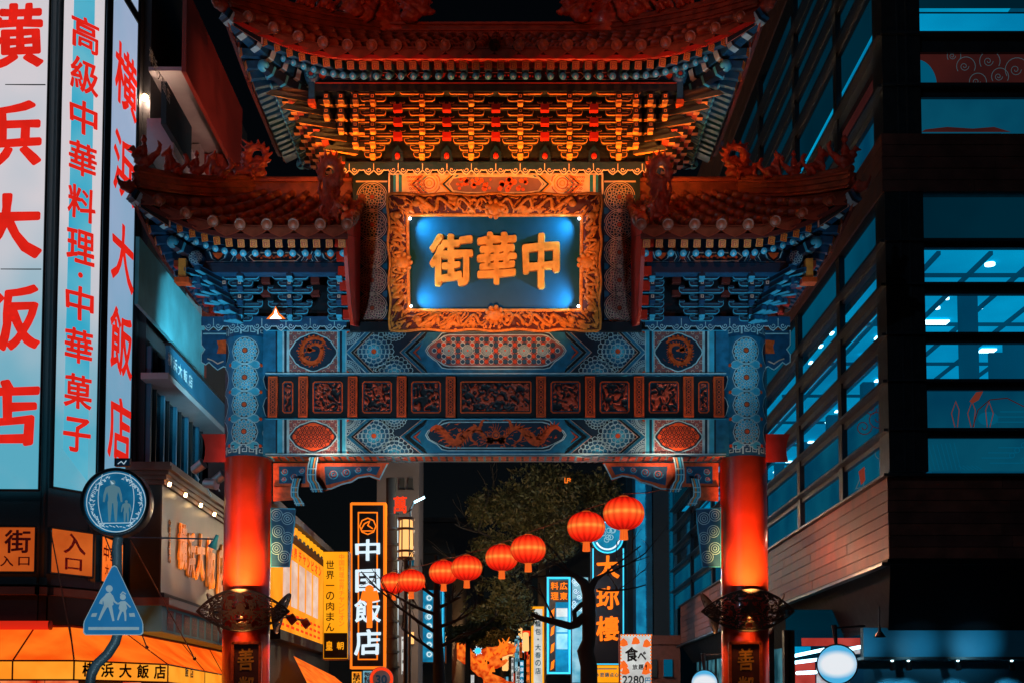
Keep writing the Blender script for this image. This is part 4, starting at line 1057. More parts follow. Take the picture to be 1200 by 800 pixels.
for side in (-1, 1):
    mb = MB(); c = onY(mir(365, side), 88, 20.9); mb.lathe([(0, .05), (.09, .05), (.12, .03), (.125, -.2)], 'mid_blue_paint', 16, Matrix.Translation(c) @ Matrix.Rotation(radians(90), 4, 'X'))
    A = Art(lambda u, v, d: (c.x+u, c.y-.05-d, c.z+v), mb)
    for i in range(10): t = 2*pi*i/10; A.disc(.07*cos(t), .07*sin(t), .022, 'cyan_paint', 1, 6); 
    A.disc(0, 0, .035, 'rust_paint', 2, 8); mb.box(c.x-.05, c.x+.05, 20.92, 21.1, c.z-.45, c.z-.12, 'mid_blue_paint'); mb.box(c.x-.06, c.x+.06, 20.9, 21.1, c.z-.5, c.z-.42, 'orange_paint')
    mb.build('purlin_end_rosette', gate)
    # ---- side brackets
    M = lambda x: mir(x, side)
    xs = sorted((M(229), M(404)))
    mb = longbeam(xs[0], xs[1], 308, 320, 20.95, .2, 'navy_paint', '', 'mid_blue_paint'); A = Art(mapY(20.95), mb); A.rect(xs[0], 319, xs[1], 320, 'mid_blue_paint', 1); mb.build('eave_purlin', gate)
    mb = longbeam(xs[0], xs[1], 294, 307.5, 21.0, .2, 'navy_paint', ''); A = Art(mapY(21.0), mb)
    for (a, b, kk) in ((243, 268, 0), (270, 290, 1), (292, 352, 2), (353, 372, 1), (374, 400, 0)):
        a, b = sorted((M(a), M(b))); m = (a+b)/2
        if kk == 0:
            for r, c in ((11, 'blue_paint'), (9.4, 'pale_line'), (8.2, 'ink_paint')): A.fill([(m-r*1.15, 295), (m+r*1.15, 295), (m+r*.8, 303), (m, 307), (m-r*.8, 303)], c, 1 if r == 11 else 2 if r == 9.4 else 3)
            A.fill([(m-6.5, 296.5), (m+6.5, 296.5), (m+4, 301), (m, 304.5), (m-4, 301)], 'orange_paint', 4)
        elif kk == 1:
            for s_ in (-1, 1):
                for q, c in ((9, 'pale_line'), (6, 'blue_paint'), (3.4, 'pale_line')): A.stroke([(m+s_*q, 295), (m+s_*(q-2.6), 301), (m+s_*(q+1), 307)], 1.0, c, 2)
            A.disc(m, 301, 3.4, 'rust_paint', 3, 8)
        else:
            A.fill([(a, 301), (a+5, 296.5), (b-5, 296.5), (b, 301), (b-5, 306), (a+5, 306)], 'ink_paint', 1); A.stroke([(a, 301), (a+5, 296.5), (b-5, 296.5), (b, 301), (b-5, 306), (a+5, 306)], 1.1, 'cream_line', 2, True)
            for q in range(20): A.disc(a+7+q*(b-a-14)/19, 301+random.uniform(-2, 2), 1.6, 'orange_paint' if q % 2 else 'rust_paint', 3, 5)
    A.rect(xs[0], 306.6, xs[1], 307.6, 'pale_line', 4)
    mb.build('painted_purlin', gate)
    c = onY(M(230), 303, 20.85); mb = MB(); mb.lathe([(0, .05), (.09, .05), (.125, .03), (.13, -.2)], 'mid_blue_paint', 16, Matrix.Translation(c) @ Matrix.Rotation(radians(90), 4, 'X'))
    A = Art(lambda u, v, d: (c.x+u, c.y-.05-d, c.z+v), mb)
    for r_, n_ in ((.045, 7), (.09, 12)):
        for i in range(n_): t = 2*pi*i/n_; A.circle(r_*cos(t), r_*sin(t), .022, .006, 'pale_line', 1, 6)
    mb.box(c.x-.055, c.x+.055, 20.9, 21.1, c.z-.42, c.z-.12, 'mid_blue_paint'); mb.build('purlin_end_rosette', gate)
    mb = MB(); c = onY(M(214), 325, 20.75); mb.box(c.x-.06, c.x+.06, 20.7, 20.85, c.z-.02, c.z+.30, 'gold_paint'); mb.box(c.x-.12, c.x+.12, 20.68, 20.9, c.z-.10, c.z-.02, 'orange_paint'); mb.build('corner_post', gate)
    rowsb = [14, 21, 26, 15, 26, 14, 21]
    for cx in (282, 340, 398):
        for j in range(7):
            py, Y = 376-8.2*j, 21.85 - .12*j
            w = rowsb[j]; 
            if cx == 398 and w > 14: w = 14
            me = BA.get(w) or BA[14]
            place(me, 'bracket_arm', gate, onY(M(cx), py, Y))
        for q, (py, Y) in enumerate(((368, 21.7), (351, 21.5), (335, 21.3), (323, 21.05))): place(BN if q in (1, 2) else BN0, 'bracket_nose', gate, onY(M(cx), py+3.5, Y))
    for (cx, py) in ((264, 335), (248, 335), (266, 351), (264, 322), (248, 322), (232, 322), (300, 322)): place(BN if py != 322 else BN0, 'bracket_nose', gate, onY(M(cx), py+3.5, 21.28 if py < 340 else 21.48))
    for cx in (311, 369):
        for py, Y in ((345, 21.4), (330, 21.2)):
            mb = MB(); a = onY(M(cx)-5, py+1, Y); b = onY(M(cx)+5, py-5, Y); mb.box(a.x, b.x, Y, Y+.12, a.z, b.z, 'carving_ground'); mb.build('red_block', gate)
    a = onY(M(404), 382, 22.05); b = onY(M(266), 300, 22.05); mb = MB(); mb.box(a.x, b.x, 22.05, 22.6, a.z, b.z, 'ink_paint'); mb.build('bracket_wall', gate)
    # fan of diagonal arms toward the outer corner
    for k in range(6):
        z0 = 376-9.5*k; a = onY(M(283-5*k), z0, 21.7-.10*k)
        for q in range(3):
            ang = radians(24+22*q); d = Vector((side*cos(ang), -sin(ang)*.9, .02)); le = .30+.09*k-.04*q
            mb = MB(); mb.obox(a, a+d*le, .07, .075, 'navy_paint'); e = a+d*le
            n_ = Vector((0, -1, 0)); mb.obox(a+Vector((0,-.005,-.042)), e+Vector((0,-.005,-.042)), .078, .012, 'cyan_paint'); mb.obox(e-d*.03, e+d*.02, .095, .06, 'mid_blue_paint'); mb.obox(a+Vector((0,-.005,.04)), e+Vector((0,-.005,.04)), .078, .008, 'mid_blue_paint'); mb.build('fan_bracket', gate)
    for j in range(6):
        x0 = GXC + side*(4.40+.15*j); z = ZY(376-9.5*j, 21.8); yA = 21.6-.12*j; yB = 2*GY-yA; mb = MB()
        mb.box(x0, x0+side*.12, yA, yB, z, z+.10, 'navy_paint', bottom='blue_paint'); mb.box(x0+side*.12, x0+side*.13, yA, yB, z-.01, z+.03, 'orange_paint' )
        for q in range(6): yy = yA + (yB-yA)*(q+.5)/6; mb.box(x0+side*.1, x0+side*.27, yy-.07, yy+.07, z+.02, z+.13, 'rust_paint', bottom='vermilion')
        mb.build('end_bracket_row', gate)

# ================================================================ name plaque
PW, PH = 3.62, 2.24
pb = onY(580, 387, 21.95); tilt = radians(14)
PU = Vector((1, 0, 0)); PV = Vector((0, -sin(tilt), cos(tilt))); PN = PU.cross(PV)     # PN points to viewer, slightly down
pc = pb + PV*(PH/2)
plaque = thing('name_plaque', 'blue gate plaque with gold characters in a carved gilt dragon frame', 'sign', tuple(pc))
def PM(u, v, d): return pc + PU*u + PV*v + PN*d
mb = MB(); mb.prism([(-PW/2+.03, -PH/2+.03), (PW/2-.03, -PH/2+.03), (PW/2-.03, PH/2-.03), (-PW/2+.03, PH/2-.03)], PM, -.12, -.22, 'carving_ground'); mb.build('back_board', plaque)
paint('plaque_blue', (0.0008, 0.065, 0.14), 0.4, var=.08, bump=.03, spec=.2)
iw, ih = PW/2-.315, PH/2-.325
mb = MB(); mb.prism([(-iw-.05, -ih-.05), (iw+.05, -ih-.05), (iw+.05, ih+.05), (-iw-.05, ih+.05)], PM, -.03, -.10, 'plaque_blue'); mb.build('blue_panel', plaque)
# carved frame, four mitred sides
def side_map(k):
    # local (s along, r across 0 inner..1 outer)
    def f(s, r, d):
        uu = [(-iw + (2*iw)*s, -ih), (iw, -ih+2*ih*s), (iw-2*iw*s, ih), (-iw, ih-2*ih*s)][k]
        ox = [((s*2-1)*(PW/2-iw), -(PH/2-ih)), ((PW/2-iw), (s*2-1)*(PH/2-ih)), ((1-2*s)*(PW/2-iw), (PH/2-ih)), (-(PW/2-iw), (1-2*s)*(PH/2-ih))][k]
        # scalloped outer edge
        sc = 1 + .05*sin(s*pi*(9 if k % 2 == 0 else 7)) * (1 if r > .8 else 0)
        prof = .06 + .11*sin(pi*min(1, max(0, r))*.8+.2)
        return PM(uu[0]+ox[0]*r*sc, uu[1]+ox[1]*r*sc, prof + d)
    return f
for k in range(4):
    mb = MB(); L = (2*iw, 2*ih)[k % 2]*1.15; f = side_map(k); n = int(L/.0165)
    relief(mb, lambda u, v, d: f(u/L, v/.36, d), 0, L, 0, .36, n, 24, .055, 7.5, 'gilt_carving', 'carving_ground', .40, seed=k*7.7+1, edge=lambda a, b: min(1, (b*9)) * min(1, (1-b)*9))
    # inner and outer beads
    for r, w in ((0.0, .035), (1.0, .03)):
        pts = [f(i/40, r, 0) for i in range(41)]; mb.tube(pts, w, 'gilt_carving', 6)
    # skirt to the back board
    o1 = [f(i/40, 1, 0) for i in range(41)]; o2 = [f(i/40, 1, 0) - PN*.22 for i in range(41)]; mb.add(o1+o2, [(i, i+1, i+42, i+41) for i in range(40)], 'gilt_carving')
    o1 = [f(i/40, 0, 0) for i in range(41)]; o2 = [f(i/40, 0, 0) - PN*.12 for i in range(41)]; mb.add(o1+o2, [(i, i+1, i+42, i+41) for i in range(40)], 'gilt_carving')
    mb.build('carved_frame_side', plaque)
    # curling dragons lying along this side
    fr = side_map(k)
    for h2 in (0, 1):
        pts = []; rs = []
        for i in range(30):
            s = (.10+.36*i/29); s = s if h2 == 0 else 1-s; pts.append(fr(s, .5+.28*sin(i*.75), .05)); rs.append(.030*(1-.6*i/29)+.008)
        mb = MB(); mb.tube(pts, rs, 'gilt_carving', 7)
        for i in range(2, 28, 2): mb.ball(pts[i] + PN*.02, rs[i]*.9, 'gilt_carving', 6, 4)
        mb.ball(pts[0] + PN*.03, (.07, .05, .06), 'gilt_carving', 10, 6); mb.build('carved_dragon', plaque)
    if True:
        c = fr(.5, .25, .05); mb = MB(); mb.ball(c, (.13, .06, .11), 'gilt_carving', 12, 8)
        for i in range(9): t = 2*pi*i/9; mb.ball(c + PU*.13*cos(t) + PV*.13*sin(t), .045, 'gilt_carving', 8, 5)
        mb.build('carved_boss', plaque)
for sx in (-1, 1):
    for sy in (-1, 1):
        a = PM(sx*iw, sy*ih, .10); b = PM(sx*PW/2, sy*PH/2, .08); mb = MB(); mb.tube([a, a.lerp(b, .5)+PN*.04, b], [.03, .045, .03], 'gilt_carving', 8); mb.build('mitre_rib', plaque)
# characters
for ch, px, py in (('街', 529.5, 305), ('華', 582, 303), ('中', 634, 306)):
    q = onP(px, py, pc, PN); u = (q-pc).dot(PU); v = (q-pc).dot(PV)
    mb = MB(); put_char(mb, ch, PM(u, v, -.03), PU, PV, {'街': .78, '華': .70, '中': .66}[ch], .94 if ch == '中' else .88, 'gold_leaf', bold=.034, extr=.075, lift=.085, brush=.06); mb.build('gold_character', plaque)
# small picture lights in the corners of the panel
paint('gold_bright', (0.8, 0.4, 0.1), 0.4)
emit('lamp_white', (0.75, 0.9, 1.0), 18)
emit('lamp_warm', (1.0, 0.62, 0.25), 25)
for sx in (-1, 1):
    for sy in (-1, 1):
        p = PM(sx*(iw-.05), sy*(ih-.07), .14)
        mb = MB(); mb.ball(p, .022, 'lamp_white', 8, 6); mb.tube([p + PN*.01, p - PN*.12 + PU*sx*.05], .014, 'black_metal', 6); mb.build('picture_light', plaque)
        lamp('plaque_spot', 'SPOT', p + PN*.06, 88, (.25, .72, 1.0), aim=PM(sx*.80, sy*.38, -.03), size=.02, spot=96, blend=1.0)
# ================================================================ column lamps and plaques
emit('up_lamp', (1.0, 0.5, 0.15), 12)
for side in (-1, 1):
    cx = onY(mir(292, side), 700, GY).x
    for di, (dx, dy) in enumerate(((0, -1), (side*-1, 0), (side, 0))):
        zc = ZY(713, 21.75)
        nm = {0: 'front', 1: 'street side', 2: 'outer side'}[di]
        who = 'left' if side < 0 else 'right'
        t = thing('column_lamp', 'fan shaped pierced metal lamp basket on the %s of the %s gate column' % (nm, who), 'lamp', (cx+dx*.6, GY+dy*.6, zc), 'pierced fan lamp baskets on the gate columns')
        tang = Vector((-dy, dx, 0)); outv = Vector((dx, dy, 0)); base = Vector((cx, GY, zc)) + outv*.50
        wv = .80 if di == 0 else .56
        def sm(u, v, d=0):
            h = .35*(1-abs(u)**2.0)
            return base + tang*(wv*u) + outv*((.20 if di == 0 else .10)*(1-u*u) + .12*v*(1-u*u) + d) + Vector((0, 0, h*v - .02))
        mb = MB(); NU, NV = 84, 34; vs = [sm(-1+2*i/NU, -1+2*j/NV) for j in range(NV+1) for i in range(NU+1)]; fs = []
        for j in range(NV):
            for i in range(NU):
                u = abs(-1+2*(i+.5)/NU); v = -1+2*(j+.5)/NV
                q = noise.noise(Vector((u*12+1.4*noise.noise(Vector((u*6, v*4, 5))), v*5.6, side*3.1)))
                keep = abs(q) < (.17 if di == 0 else .3) or q > .34 or abs(v) > .86 or u > .93 or abs(u-.5*(1-v*v)-.2) < .02 or ((u-.0)**2*6+(v-.1)**2 < .05)
                if keep: a = j*(NU+1)+i; fs.append((a, a+1, a+NU+2, a+NU+1))
        mb.add(vs, fs, 'lamp_metal'); o = mb.build('pierced_basket', t); sd = o.modifiers.new('solid', 'SOLIDIFY'); sd.thickness = .012
        mb = MB(); mb.tube([sm(-1+2*i/30, 1) for i in range(31)], .014, 'lamp_metal', 6); mb.tube([sm(-1+2*i/30, -1) for i in range(31)], .014, 'lamp_metal', 6); mb.build('rim', t)
        mb = MB(); mb.obox(base - outv*.12, base + outv*.16, .3, .02, 'black_metal'); mb.build('lamp_fitting', t)
        p = base - outv*.50 + outv*(.412+.95) + Vector((0, 0, .22))
        lamp('column_uplight', 'SPOT', p, 760 if di == 0 else (12 if di == 1 else 140), (1.0, .60, .18), aim=Vector((cx, GY, p.z)) + Vector((0, 0, .75)), size=.006, spot=50, blend=1.0)
        if di == 0:
            lamp('column_uplight', 'SPOT', p, 620, (1.0, .42, .12), aim=Vector((cx, GY, p.z)) + Vector((0, 0, 2.1)), size=.006, spot=34, blend=1.0)
            if side < 0: lamp('basket_fill', 'SPOT', (cx-.7, 19.6, zc-1.2), 55, (1.0, .38, .12), aim=(cx, 21.7, zc), size=.01, spot=30, blend=1)  # added fill spot for the left basket, not a lamp of its own
        lamp('column_downlight', 'SPOT', base + outv*.16 + Vector((0, 0, -.10)), 60, (1.0, .55, .16), aim=base + Vector((0, 0, -1.2)), size=.04, spot=80, blend=1.0)
    x0, x1 = sorted((mir(270, side), mir(306, side))); Yp = 22.02
    pz = onY((x0+x1)/2, 800, Yp)
    t = thing('column_plaque', 'tall wooden plaque with gold characters on the %s red column' % ('left' if side < 0 else 'right'), 'sign', tuple(pz), 'name plaques on the gate columns')
    a = onY(x0, 900, Yp); b = onY(x1, 752, Yp); w = b.x-a.x
    mb = MB(); mb.box(a.x, b.x, Yp, Yp+.12, a.z, b.z, 'carving_ground'); mb.build('board', t, bevel=.004)
    mb = MB()
    for (u0, u1, v0, v1) in ((a.x, b.x, b.z-.035, b.z+.015), (a.x, b.x, a.z, a.z+.04), (a.x-.015, a.x+.035, a.z, b.z), (b.x-.035, b.x+.015, a.z, b.z)): mb.box(u0, u1, Yp-.03, Yp+.03, v0, v1, 'orange_paint')
    mb.build('frame', t)
    for ch, py, h in (('善', 772, 28), ('鄰', 806, 30), ('門', 842, 30)):
        c = onY(mir(288, side), py, Yp); mb = MB(); put_char(mb, ch, c, (1, 0, 0), (0, 0, 1), .28, h*px_m(Yp, 790)*.93, 'gold_leaf', bold=.012, extr=.02, brush=.05); mb.build('gold_character', t)
# ================================================================ ground and street
paint('asphalt', (0.05, 0.05, 0.052), 0.6, scale=3, bump=.4)
paint('paving', (0.22, 0.17, 0.14), 0.6, scale=2, bump=.3)
paint('kerb', (0.3, 0.3, 0.3), 0.6)
def sheet(name, x0, x1, y0, y1, z, mat):
    mb = MB(); mb.add([(x0, y0, z), (x1, y0, z), (x1, y1, z), (x0, y1, z)], [(0, 1, 2, 3)], mat); return struct(mb.build(name))
sheet('ground', -900, 900, -60, 1800, -.14, 'asphalt')
sheet('road', -5.2, 5.2, -20, 400, -.13, 'paving')
for s in (-1, 1):
    mb = MB(); x0, x1 = sorted((s*5.2, s*60)); mb.box(x0, x1, -20, 400, -.3, -.0, 'kerb'); struct(mb.build('pavement'))
# ================================================================ materials of the buildings
paint('tower_body', (0.010, 0.030, 0.042), 0.5)
paint('facade_dark', (0.020, 0.024, 0.030), 0.7, scale=2)
paint('teal_render', (0.10, 0.42, 0.50), 0.6, scale=1.2, var=.3, bump=.2)
paint('grey_soffit', (0.34, 0.34, 0.36), 0.7, scale=1.5)
paint('blue_band', (0.015, 0.13, 0.22), 0.4, scale=2)
paint('oxblood', (0.30, 0.028, 0.014), 0.5, scale=1.5, var=.25)
paint('maroon_wall', (0.09, 0.022, 0.02), 0.6, scale=2)
paint('brown_mould', (0.16, 0.07, 0.045), 0.45, scale=4)
paint('white_print', (0.7, 0.75, 0.78), 0.5)
paint('red_print', (0.62, 0.012, 0.010), 0.5, var=.1)
glassy('dark_glass', (0.12, 0.22, 0.26), 0.04)
emit('red_lit', (1.0, 0.022, 0.012), 0.75, var=.15, scale=3)
emit('amber_valance', (1.0, 0.40, 0.03), 1.0, rgb2=(1.0, 0.28, 0.015), scale=1.2)
emit('orange_canopy', (1.0, 0.19, 0.012), 1.0, rgb2=(0.95, 0.085, 0.004), scale=1.1)
emit('orange_panel', (0.66, 0.125, 0.018), 0.85, rgb2=(0.48, 0.075, 0.010), scale=1.4)
emit('orange_panel_hot', (1.0, 0.22, 0.03), 1.0, rgb2=(0.9, 0.14, 0.015), scale=1.4)
# back-lit tower signs : pale acrylic, cyan where the tubes behind are dimmer, printed centre stripe on one
def tower_mat(name, pale, cyan, strength, z0, z1, stripe=None):
    m = emit(name, pale, strength); n = m.node_tree.nodes; l = m.node_tree.links; b = n['Principled BSDF']
    ge = n.new('ShaderNodeNewGeometry'); sp = n.new('ShaderNodeSeparateXYZ'); l.new(ge.outputs['Position'], sp.inputs[0])
    mr = n.new('ShaderNodeMapRange'); mr.inputs['From Min'].default_value = z0; mr.inputs['From Max'].default_value = z1; l.new(sp.outputs['Z'], mr.inputs['Value'])
    nz = n.new('ShaderNodeTexNoise'); nz.inputs['Scale'].default_value = .55; nz.inputs['Detail'].default_value = 2; l.new(ge.outputs['Position'], nz.inputs['Vector'])
    ad = n.new('ShaderNodeMath'); ad.operation = 'MULTIPLY_ADD'; ad.inputs[1].default_value = 1.3; l.new(nz.outputs['Fac'], ad.inputs[0])
    ad.inputs[2].default_value = -.65; a2 = n.new('ShaderNodeMath'); a2.operation = 'ADD'; a2.use_clamp = True; l.new(ad.outputs[0], a2.inputs[0]); l.new(mr.outputs[0], a2.inputs[1])
    mx = n.new('ShaderNodeMix'); mx.data_type = 'RGBA'; l.new(a2.outputs[0], mx.inputs['Factor']); mx.inputs['A'].default_value = (*cyan, 1); mx.inputs['B'].default_value = (*pale, 1)
    l.new(mx.outputs['Result'], b.inputs['Emission Color'])
    return m
ZS0 = ZY(575, 22.0); ZS1 = ZY(26, 24.3)
tower_mat('sign_pale', (0.68, 0.64, 0.68), (0.10, 0.42, 0.56), 0.92, 6.6, 10.6)
tower_mat('sign_side', (0.42, 0.55, 0.78), (0.16, 0.46, 0.66), 0.72, 6.0, 12.5)
emit('stripe_cyan', (0.04, 0.42, 0.62), 0.9, rgb2=(.14, .50, .64), scale=.8)
bld = thing('corner_building', 'dark restaurant block with the tall lit signs on its rounded corner', 'building', (-9, 26, 0))
pA, pB = onY(-80, 575, 21.95), onY(48, 575, 22.0); pC, pD = onY(57, 575, 22.05), onY(108, 579, 22.8); pE, pF = onY(114, 586, 22.9), onY(145.5, 597, 24.35)
corner = [Vector((-16, 21.95, 0))] + [Vector((p.x, p.y, 0)) for p in (pA, pB, pC, pD, pE, pF)]
def wallpath(mb, pts, z0, z1, off, mat):
    n = len(pts); 
    for a, b in zip(pts, pts[1:]):
        d = (b-a).normalized(); nn = Vector((-d.y, d.x, 0))*off      # pushes away from the street
        a2, b2 = a+nn, b+nn; mb.add([(a2.x, a2.y, z0), (b2.x, b2.y, z0), (b2.x, b2.y, z1), (a2.x, a2.y, z1)], [(0, 1, 2, 3)], mat)
body = corner + [Vector((-7.15, 24.5, 0)), Vector((-7.15, 34.5, 0))]
mb = MB(); wallpath(mb, corner + [Vector((-7.25, 24.6, 0))], 0, 17.5, .14, 'tower_body'); mb.box(-16, -7.3, 24.4, 34.4, 0, 17.5, 'facade_dark'); mb.build('corner_tower', bld)
def sign_panel(name, label, a, b, z0, z1, face, group=None, depth=.10, fr='tower_body', cat='sign'):
    d = (b-a); d.z = 0; L = d.length; U = d.normalized(); N = U.cross(Vector((0, 0, 1)))
    base = Vector(((a.x+b.x)/2, (a.y+b.y)/2, z0)); t = thing(name, label, cat, tuple(base), group)
    def F(u, z, dd=0): return Vector((a.x, a.y, 0)) + U*(u*L) + Vector((0, 0, z)) + N*dd
    mb = MB(); vs = [F(0, z0, depth), F(1, z0, depth), F(1, z1, depth), F(0, z1, depth)]; mb.add(vs, [(0, 1, 2, 3)], face); mb.build('lit_face', t)
    mb = MB(); bk = [F(0, z0, 0), F(1, z0, 0), F(1, z1, 0), F(0, z1, 0)]
    w = .03
    for (u0, q0, u1, q1) in ((0, z0, 1, z0), (1, z0, 1, z1), (1, z1, 0, z1), (0, z1, 0, z0)):
        mb.obox(F(u0, q0, depth/2), F(u1, q1, depth/2), .035 if q0 == q1 else .035, .035, fr, up=N) if False else mb.tube([F(u0, q0, depth), F(u1, q1, depth)], .022, fr, 4)
    mb.add(vs+bk, [(0, 4, 5, 1), (1, 5, 6, 2), (2, 6, 7, 3), (3, 7, 4, 0)], fr); mb.build('sign_frame', t)
    return t, F, U, N, L
def chars_v(t, F, U, items, w, h, mat, depth=.10, bold=.03, brush=.05):
    for ch, u, z in items:
        mb = MB(); put_char(mb, ch, F(u, z, depth), U, (0, 0, 1), w, h, mat, bold=bold, brush=brush, lift=.008); mb.build('character', t)
t, F, U, N, L = sign_panel('tower_sign', 'tall pale lit sign with large red characters, widest of the corner signs', pA, pB, ZS0, 17.4, 'sign_pale', 'tall lit signs on the rounded corner')
uu = (onY(7, 300, 22).x-pA.x)/(pB.x-pA.x)
pxm = onY(601, 300, 22).x
chars_v(t, F, U, [(c, uu+.01*k, ZY(y, 21.9)) for k, (c, y) in enumerate((('横', 43), ('浜', 158), ('大', 266), ('飯', 372), ('店', 484)))], 82*pxm, 78*pxm, 'red_lit', bold=.027, brush=.06)
mb = MB()
for y in (100, 316): mb.box(pA.x, pB.x-.04, 21.88, 21.893, ZY(y, 21.9)-.008, ZY(y, 21.9)+.008, 'tower_body')
mb.build('panel_joint', t)
t, F, U, N, L = sign_panel('tower_sign', 'tall lit sign with a cyan centre stripe and small red characters', pC, pD, ZY(574, 22.3), 17.4, 'sign_pale', 'tall lit signs on the rounded corner')
mb = MB(); z0, z1 = ZY(574, 22.3), 17.4; mb.add([F(.22, z0+.7, .104), F(.80, z0+.2, .104), F(.72, z1, .104), F(.26, z1, .104)], [(0, 1, 2, 3)], 'stripe_cyan'); mb.build('centre_stripe', t)
chars_v(t, F, U, [(c, .52, ZY(y, 22.3)) for c, y in (('高', 38), ('級', 87), ('中', 136), ('華', 185), ('料', 237), ('理', 288), ('中', 354), ('華', 404), ('菓', 457), ('子', 508))], 40*pxm, 41*pxm, 'red_lit', depth=.108, bold=.022)
mb = MB(); c = F(.52, ZY(321, 22.3), .115); mb.tube([c, c + N*.01], .05, 'red_lit', 10); mb.build('character', t)
t, F, U, N, L = sign_panel('tower_sign', 'tall blue white lit sign with red characters turned toward the side street', pE, pF, ZY(600, 24.3), ZS1, 'sign_side', 'tall lit signs on the rounded corner')
chars_v(t, F, U, [(c, .55, ZY(y, 23.7)) for c, y in (('横', 96), ('浜', 198), ('大', 300), ('飯', 402), ('店', 503))], L*.86, 76*pxm*1.05, 'red_lit', bold=.022)
t, F, U, N, L = sign_panel('tower_sign', 'short blue white lit sign above the side street sign at the top left', pE, pF, ZS1+.18, 17.4, 'sign_side', 'tall lit signs on the rounded corner')
# orange entrance panels
zo0, zo1 = ZY(671, 22), ZY(617, 22)
t, F, U, N, L = sign_panel('entrance_sign', 'small lit orange sign with brown characters 華街 over 入口 at the left edge', onY(-60, 640, 21.95), onY(44, 640, 22), zo0, zo1, 'orange_panel', 'lit orange entrance signs')
fu = lambda px: (px+60)/104
for ch, px, py, w, h in (('中', -45, 635, 30, 27), ('華', -14, 635, 30, 27), ('街', 23, 634, 30, 27), ('入', 11, 657, 15, 12), ('口', 31, 657, 13, 10), ('通', -30, 657, 14, 12)):
    mb = MB(); put_char(mb, ch, F(fu(px), ZY(py, 21.9), .1), U, (0, 0, 1), w*pxm, h*pxm, 'red_print', bold=.02, lift=.008); mb.build('character', t)
t, F, U, N, L = sign_panel('entrance_sign', 'small lit orange sign reading 入口 beside the round street sign', onY(55, 640, 22.05), onY(105, 645, 22.8), zo0, zo1, 'orange_panel', 'lit orange entrance signs')
for ch, u, py, w, h in (('入', .55, 636, 31, 24), ('口', .53, 660, 24, 14)):
    mb = MB(); put_char(mb, ch, F(u, ZY(py, 22.3), .1), U, (0, 0, 1), w*pxm, h*pxm, 'red_print', bold=.02, lift=.008); mb.build('character', t)
t, F, U, N, L = sign_panel('entrance_sign', 'bright orange lit sign with 中華街 turned toward the side street', Vector((*onY(112, 650, 22.95).xy, 0)), Vector((*onY(138, 655, 24.2).xy, 0)), zo0-.05, zo1-.0, 'orange_panel_hot', 'lit orange entrance signs')
for ch, u, z in (('中', .2, .62), ('華', .5, .62), ('街', .8, .62), ('大', .25, .25), ('通', .6, .25)):
    mb = MB(); put_char(mb, ch, F(u, zo0+(zo1-zo0)*z, .1), U, (0, 0, 1), L*(.24 if z > .5 else .18), .3 if z > .5 else .2, 'red_print', bold=.02, lift=.008); mb.build('character', t)
# cornices under the signs
for (y0, y1, off, m, nm) in ((676, 685, -.12, 'tower_body', 'cornice'), (688, 697, -.2, 'brown_mould', 'cornice'), (697, 729, -.05, 'facade_dark', 'fascia_band')):
    mb = MB(); z0, z1 = ZY(y1, 22), ZY(y0, 22)
    P = corner + [Vector((-7.15, 24.5, 0))]; wallpath(mb, P, z0, z1, off, m)
    for a, b in zip(P, P[1:]):
        d = (b-a).normalized(); nn = Vector((-d.y, d.x, 0)); mb.add([(*(a+nn*off).xy, z0), (*(b+nn*off).xy, z0), (*(b+nn*.2).xy, z0), (*(a+nn*.2).xy, z0)], [(0, 1, 2, 3)], m)
    mb.build(nm, bld)
# ---- awning
aw = thing('orange_awning', 'glowing orange and amber awning round the corner shop front', 'awning', (-7.6, 22, 2.4))
zv1 = ZY(773.5, 20.9); zv0 = ZY(796, 20.9); zt = ZY(733, 22.0)
Pv = [onY(x, 780, Y) for x, Y in ((-120, 20.9), (15, 20.9), (87, 20.9), (197, 22.6), (240, 26.4), (262, 28.8), (300, 34))]
Pt = [Vector((onY(x, 740, Y).x, Y, 0)) for x, Y in ((-120, 22.0), (42, 22.0), (82, 22.05), (146, 23.7))] + [Vector((-7.1, 27.5, 0)), Vector((-7.1, 30.0, 0)), Vector((-7.1, 35, 0))]
for i in range(6):
    a, b = Pv[i], Pv[i+1]; c, d = Pt[i], Pt[i+1]
    mb = MB(); V = [(a.x, a.y, zv1), (b.x, b.y, zv1), (d.x, d.y, zt), (c.x, c.y, zt)]; n = 6; vs = []
    for q in range(n+1):
        for r in range(n+1):
            u, v = q/n, r/n; p = (Vector(V[0])*(1-u)+Vector(V[1])*u)*(1-v) + (Vector(V[3])*(1-u)+Vector(V[2])*u)*v; vs.append(p - Vector((0, 0, .05*sin(pi*u)*sin(pi*v))))
    mb.add(vs, [(q*(n+1)+r, (q+1)*(n+1)+r, (q+1)*(n+1)+r+1, q*(n+1)+r+1) for q in range(n) for r in range(n)], 'orange_canopy', True); mb.build('canopy_panel', aw)
    mb = MB(); mb.add([(a.x, a.y, zv0), (b.x, b.y, zv0), (b.x, b.y, zv1), (a.x, a.y, zv1)], [(0, 1, 2, 3)], 'amber_valance'); mb.build('valance_panel', aw)
    mb = MB(); mb.tube([(b.x, b.y-.01, zv0), (b.x, b.y-.01, zv1), (d.x, d.y-.02, zt)], .014, 'oxblood', 6); mb.build('awning_rib', aw)
mb = MB(); mb.tube([(p.x, p.y-.012, zv1) for p in Pv], .016, 'oxblood', 6); mb.build('awning_rail', aw)
mb = MB(); mb.tube([(p.x, p.y-.012, zv0) for p in Pv], .016, 'oxblood', 6); mb.build('awning_rail', aw)
mb = MB(); mb.tube([(p.x, p.y-.02, zt) for p in Pt], .03, 'oxblood', 6); mb.build('awning_rail', aw)
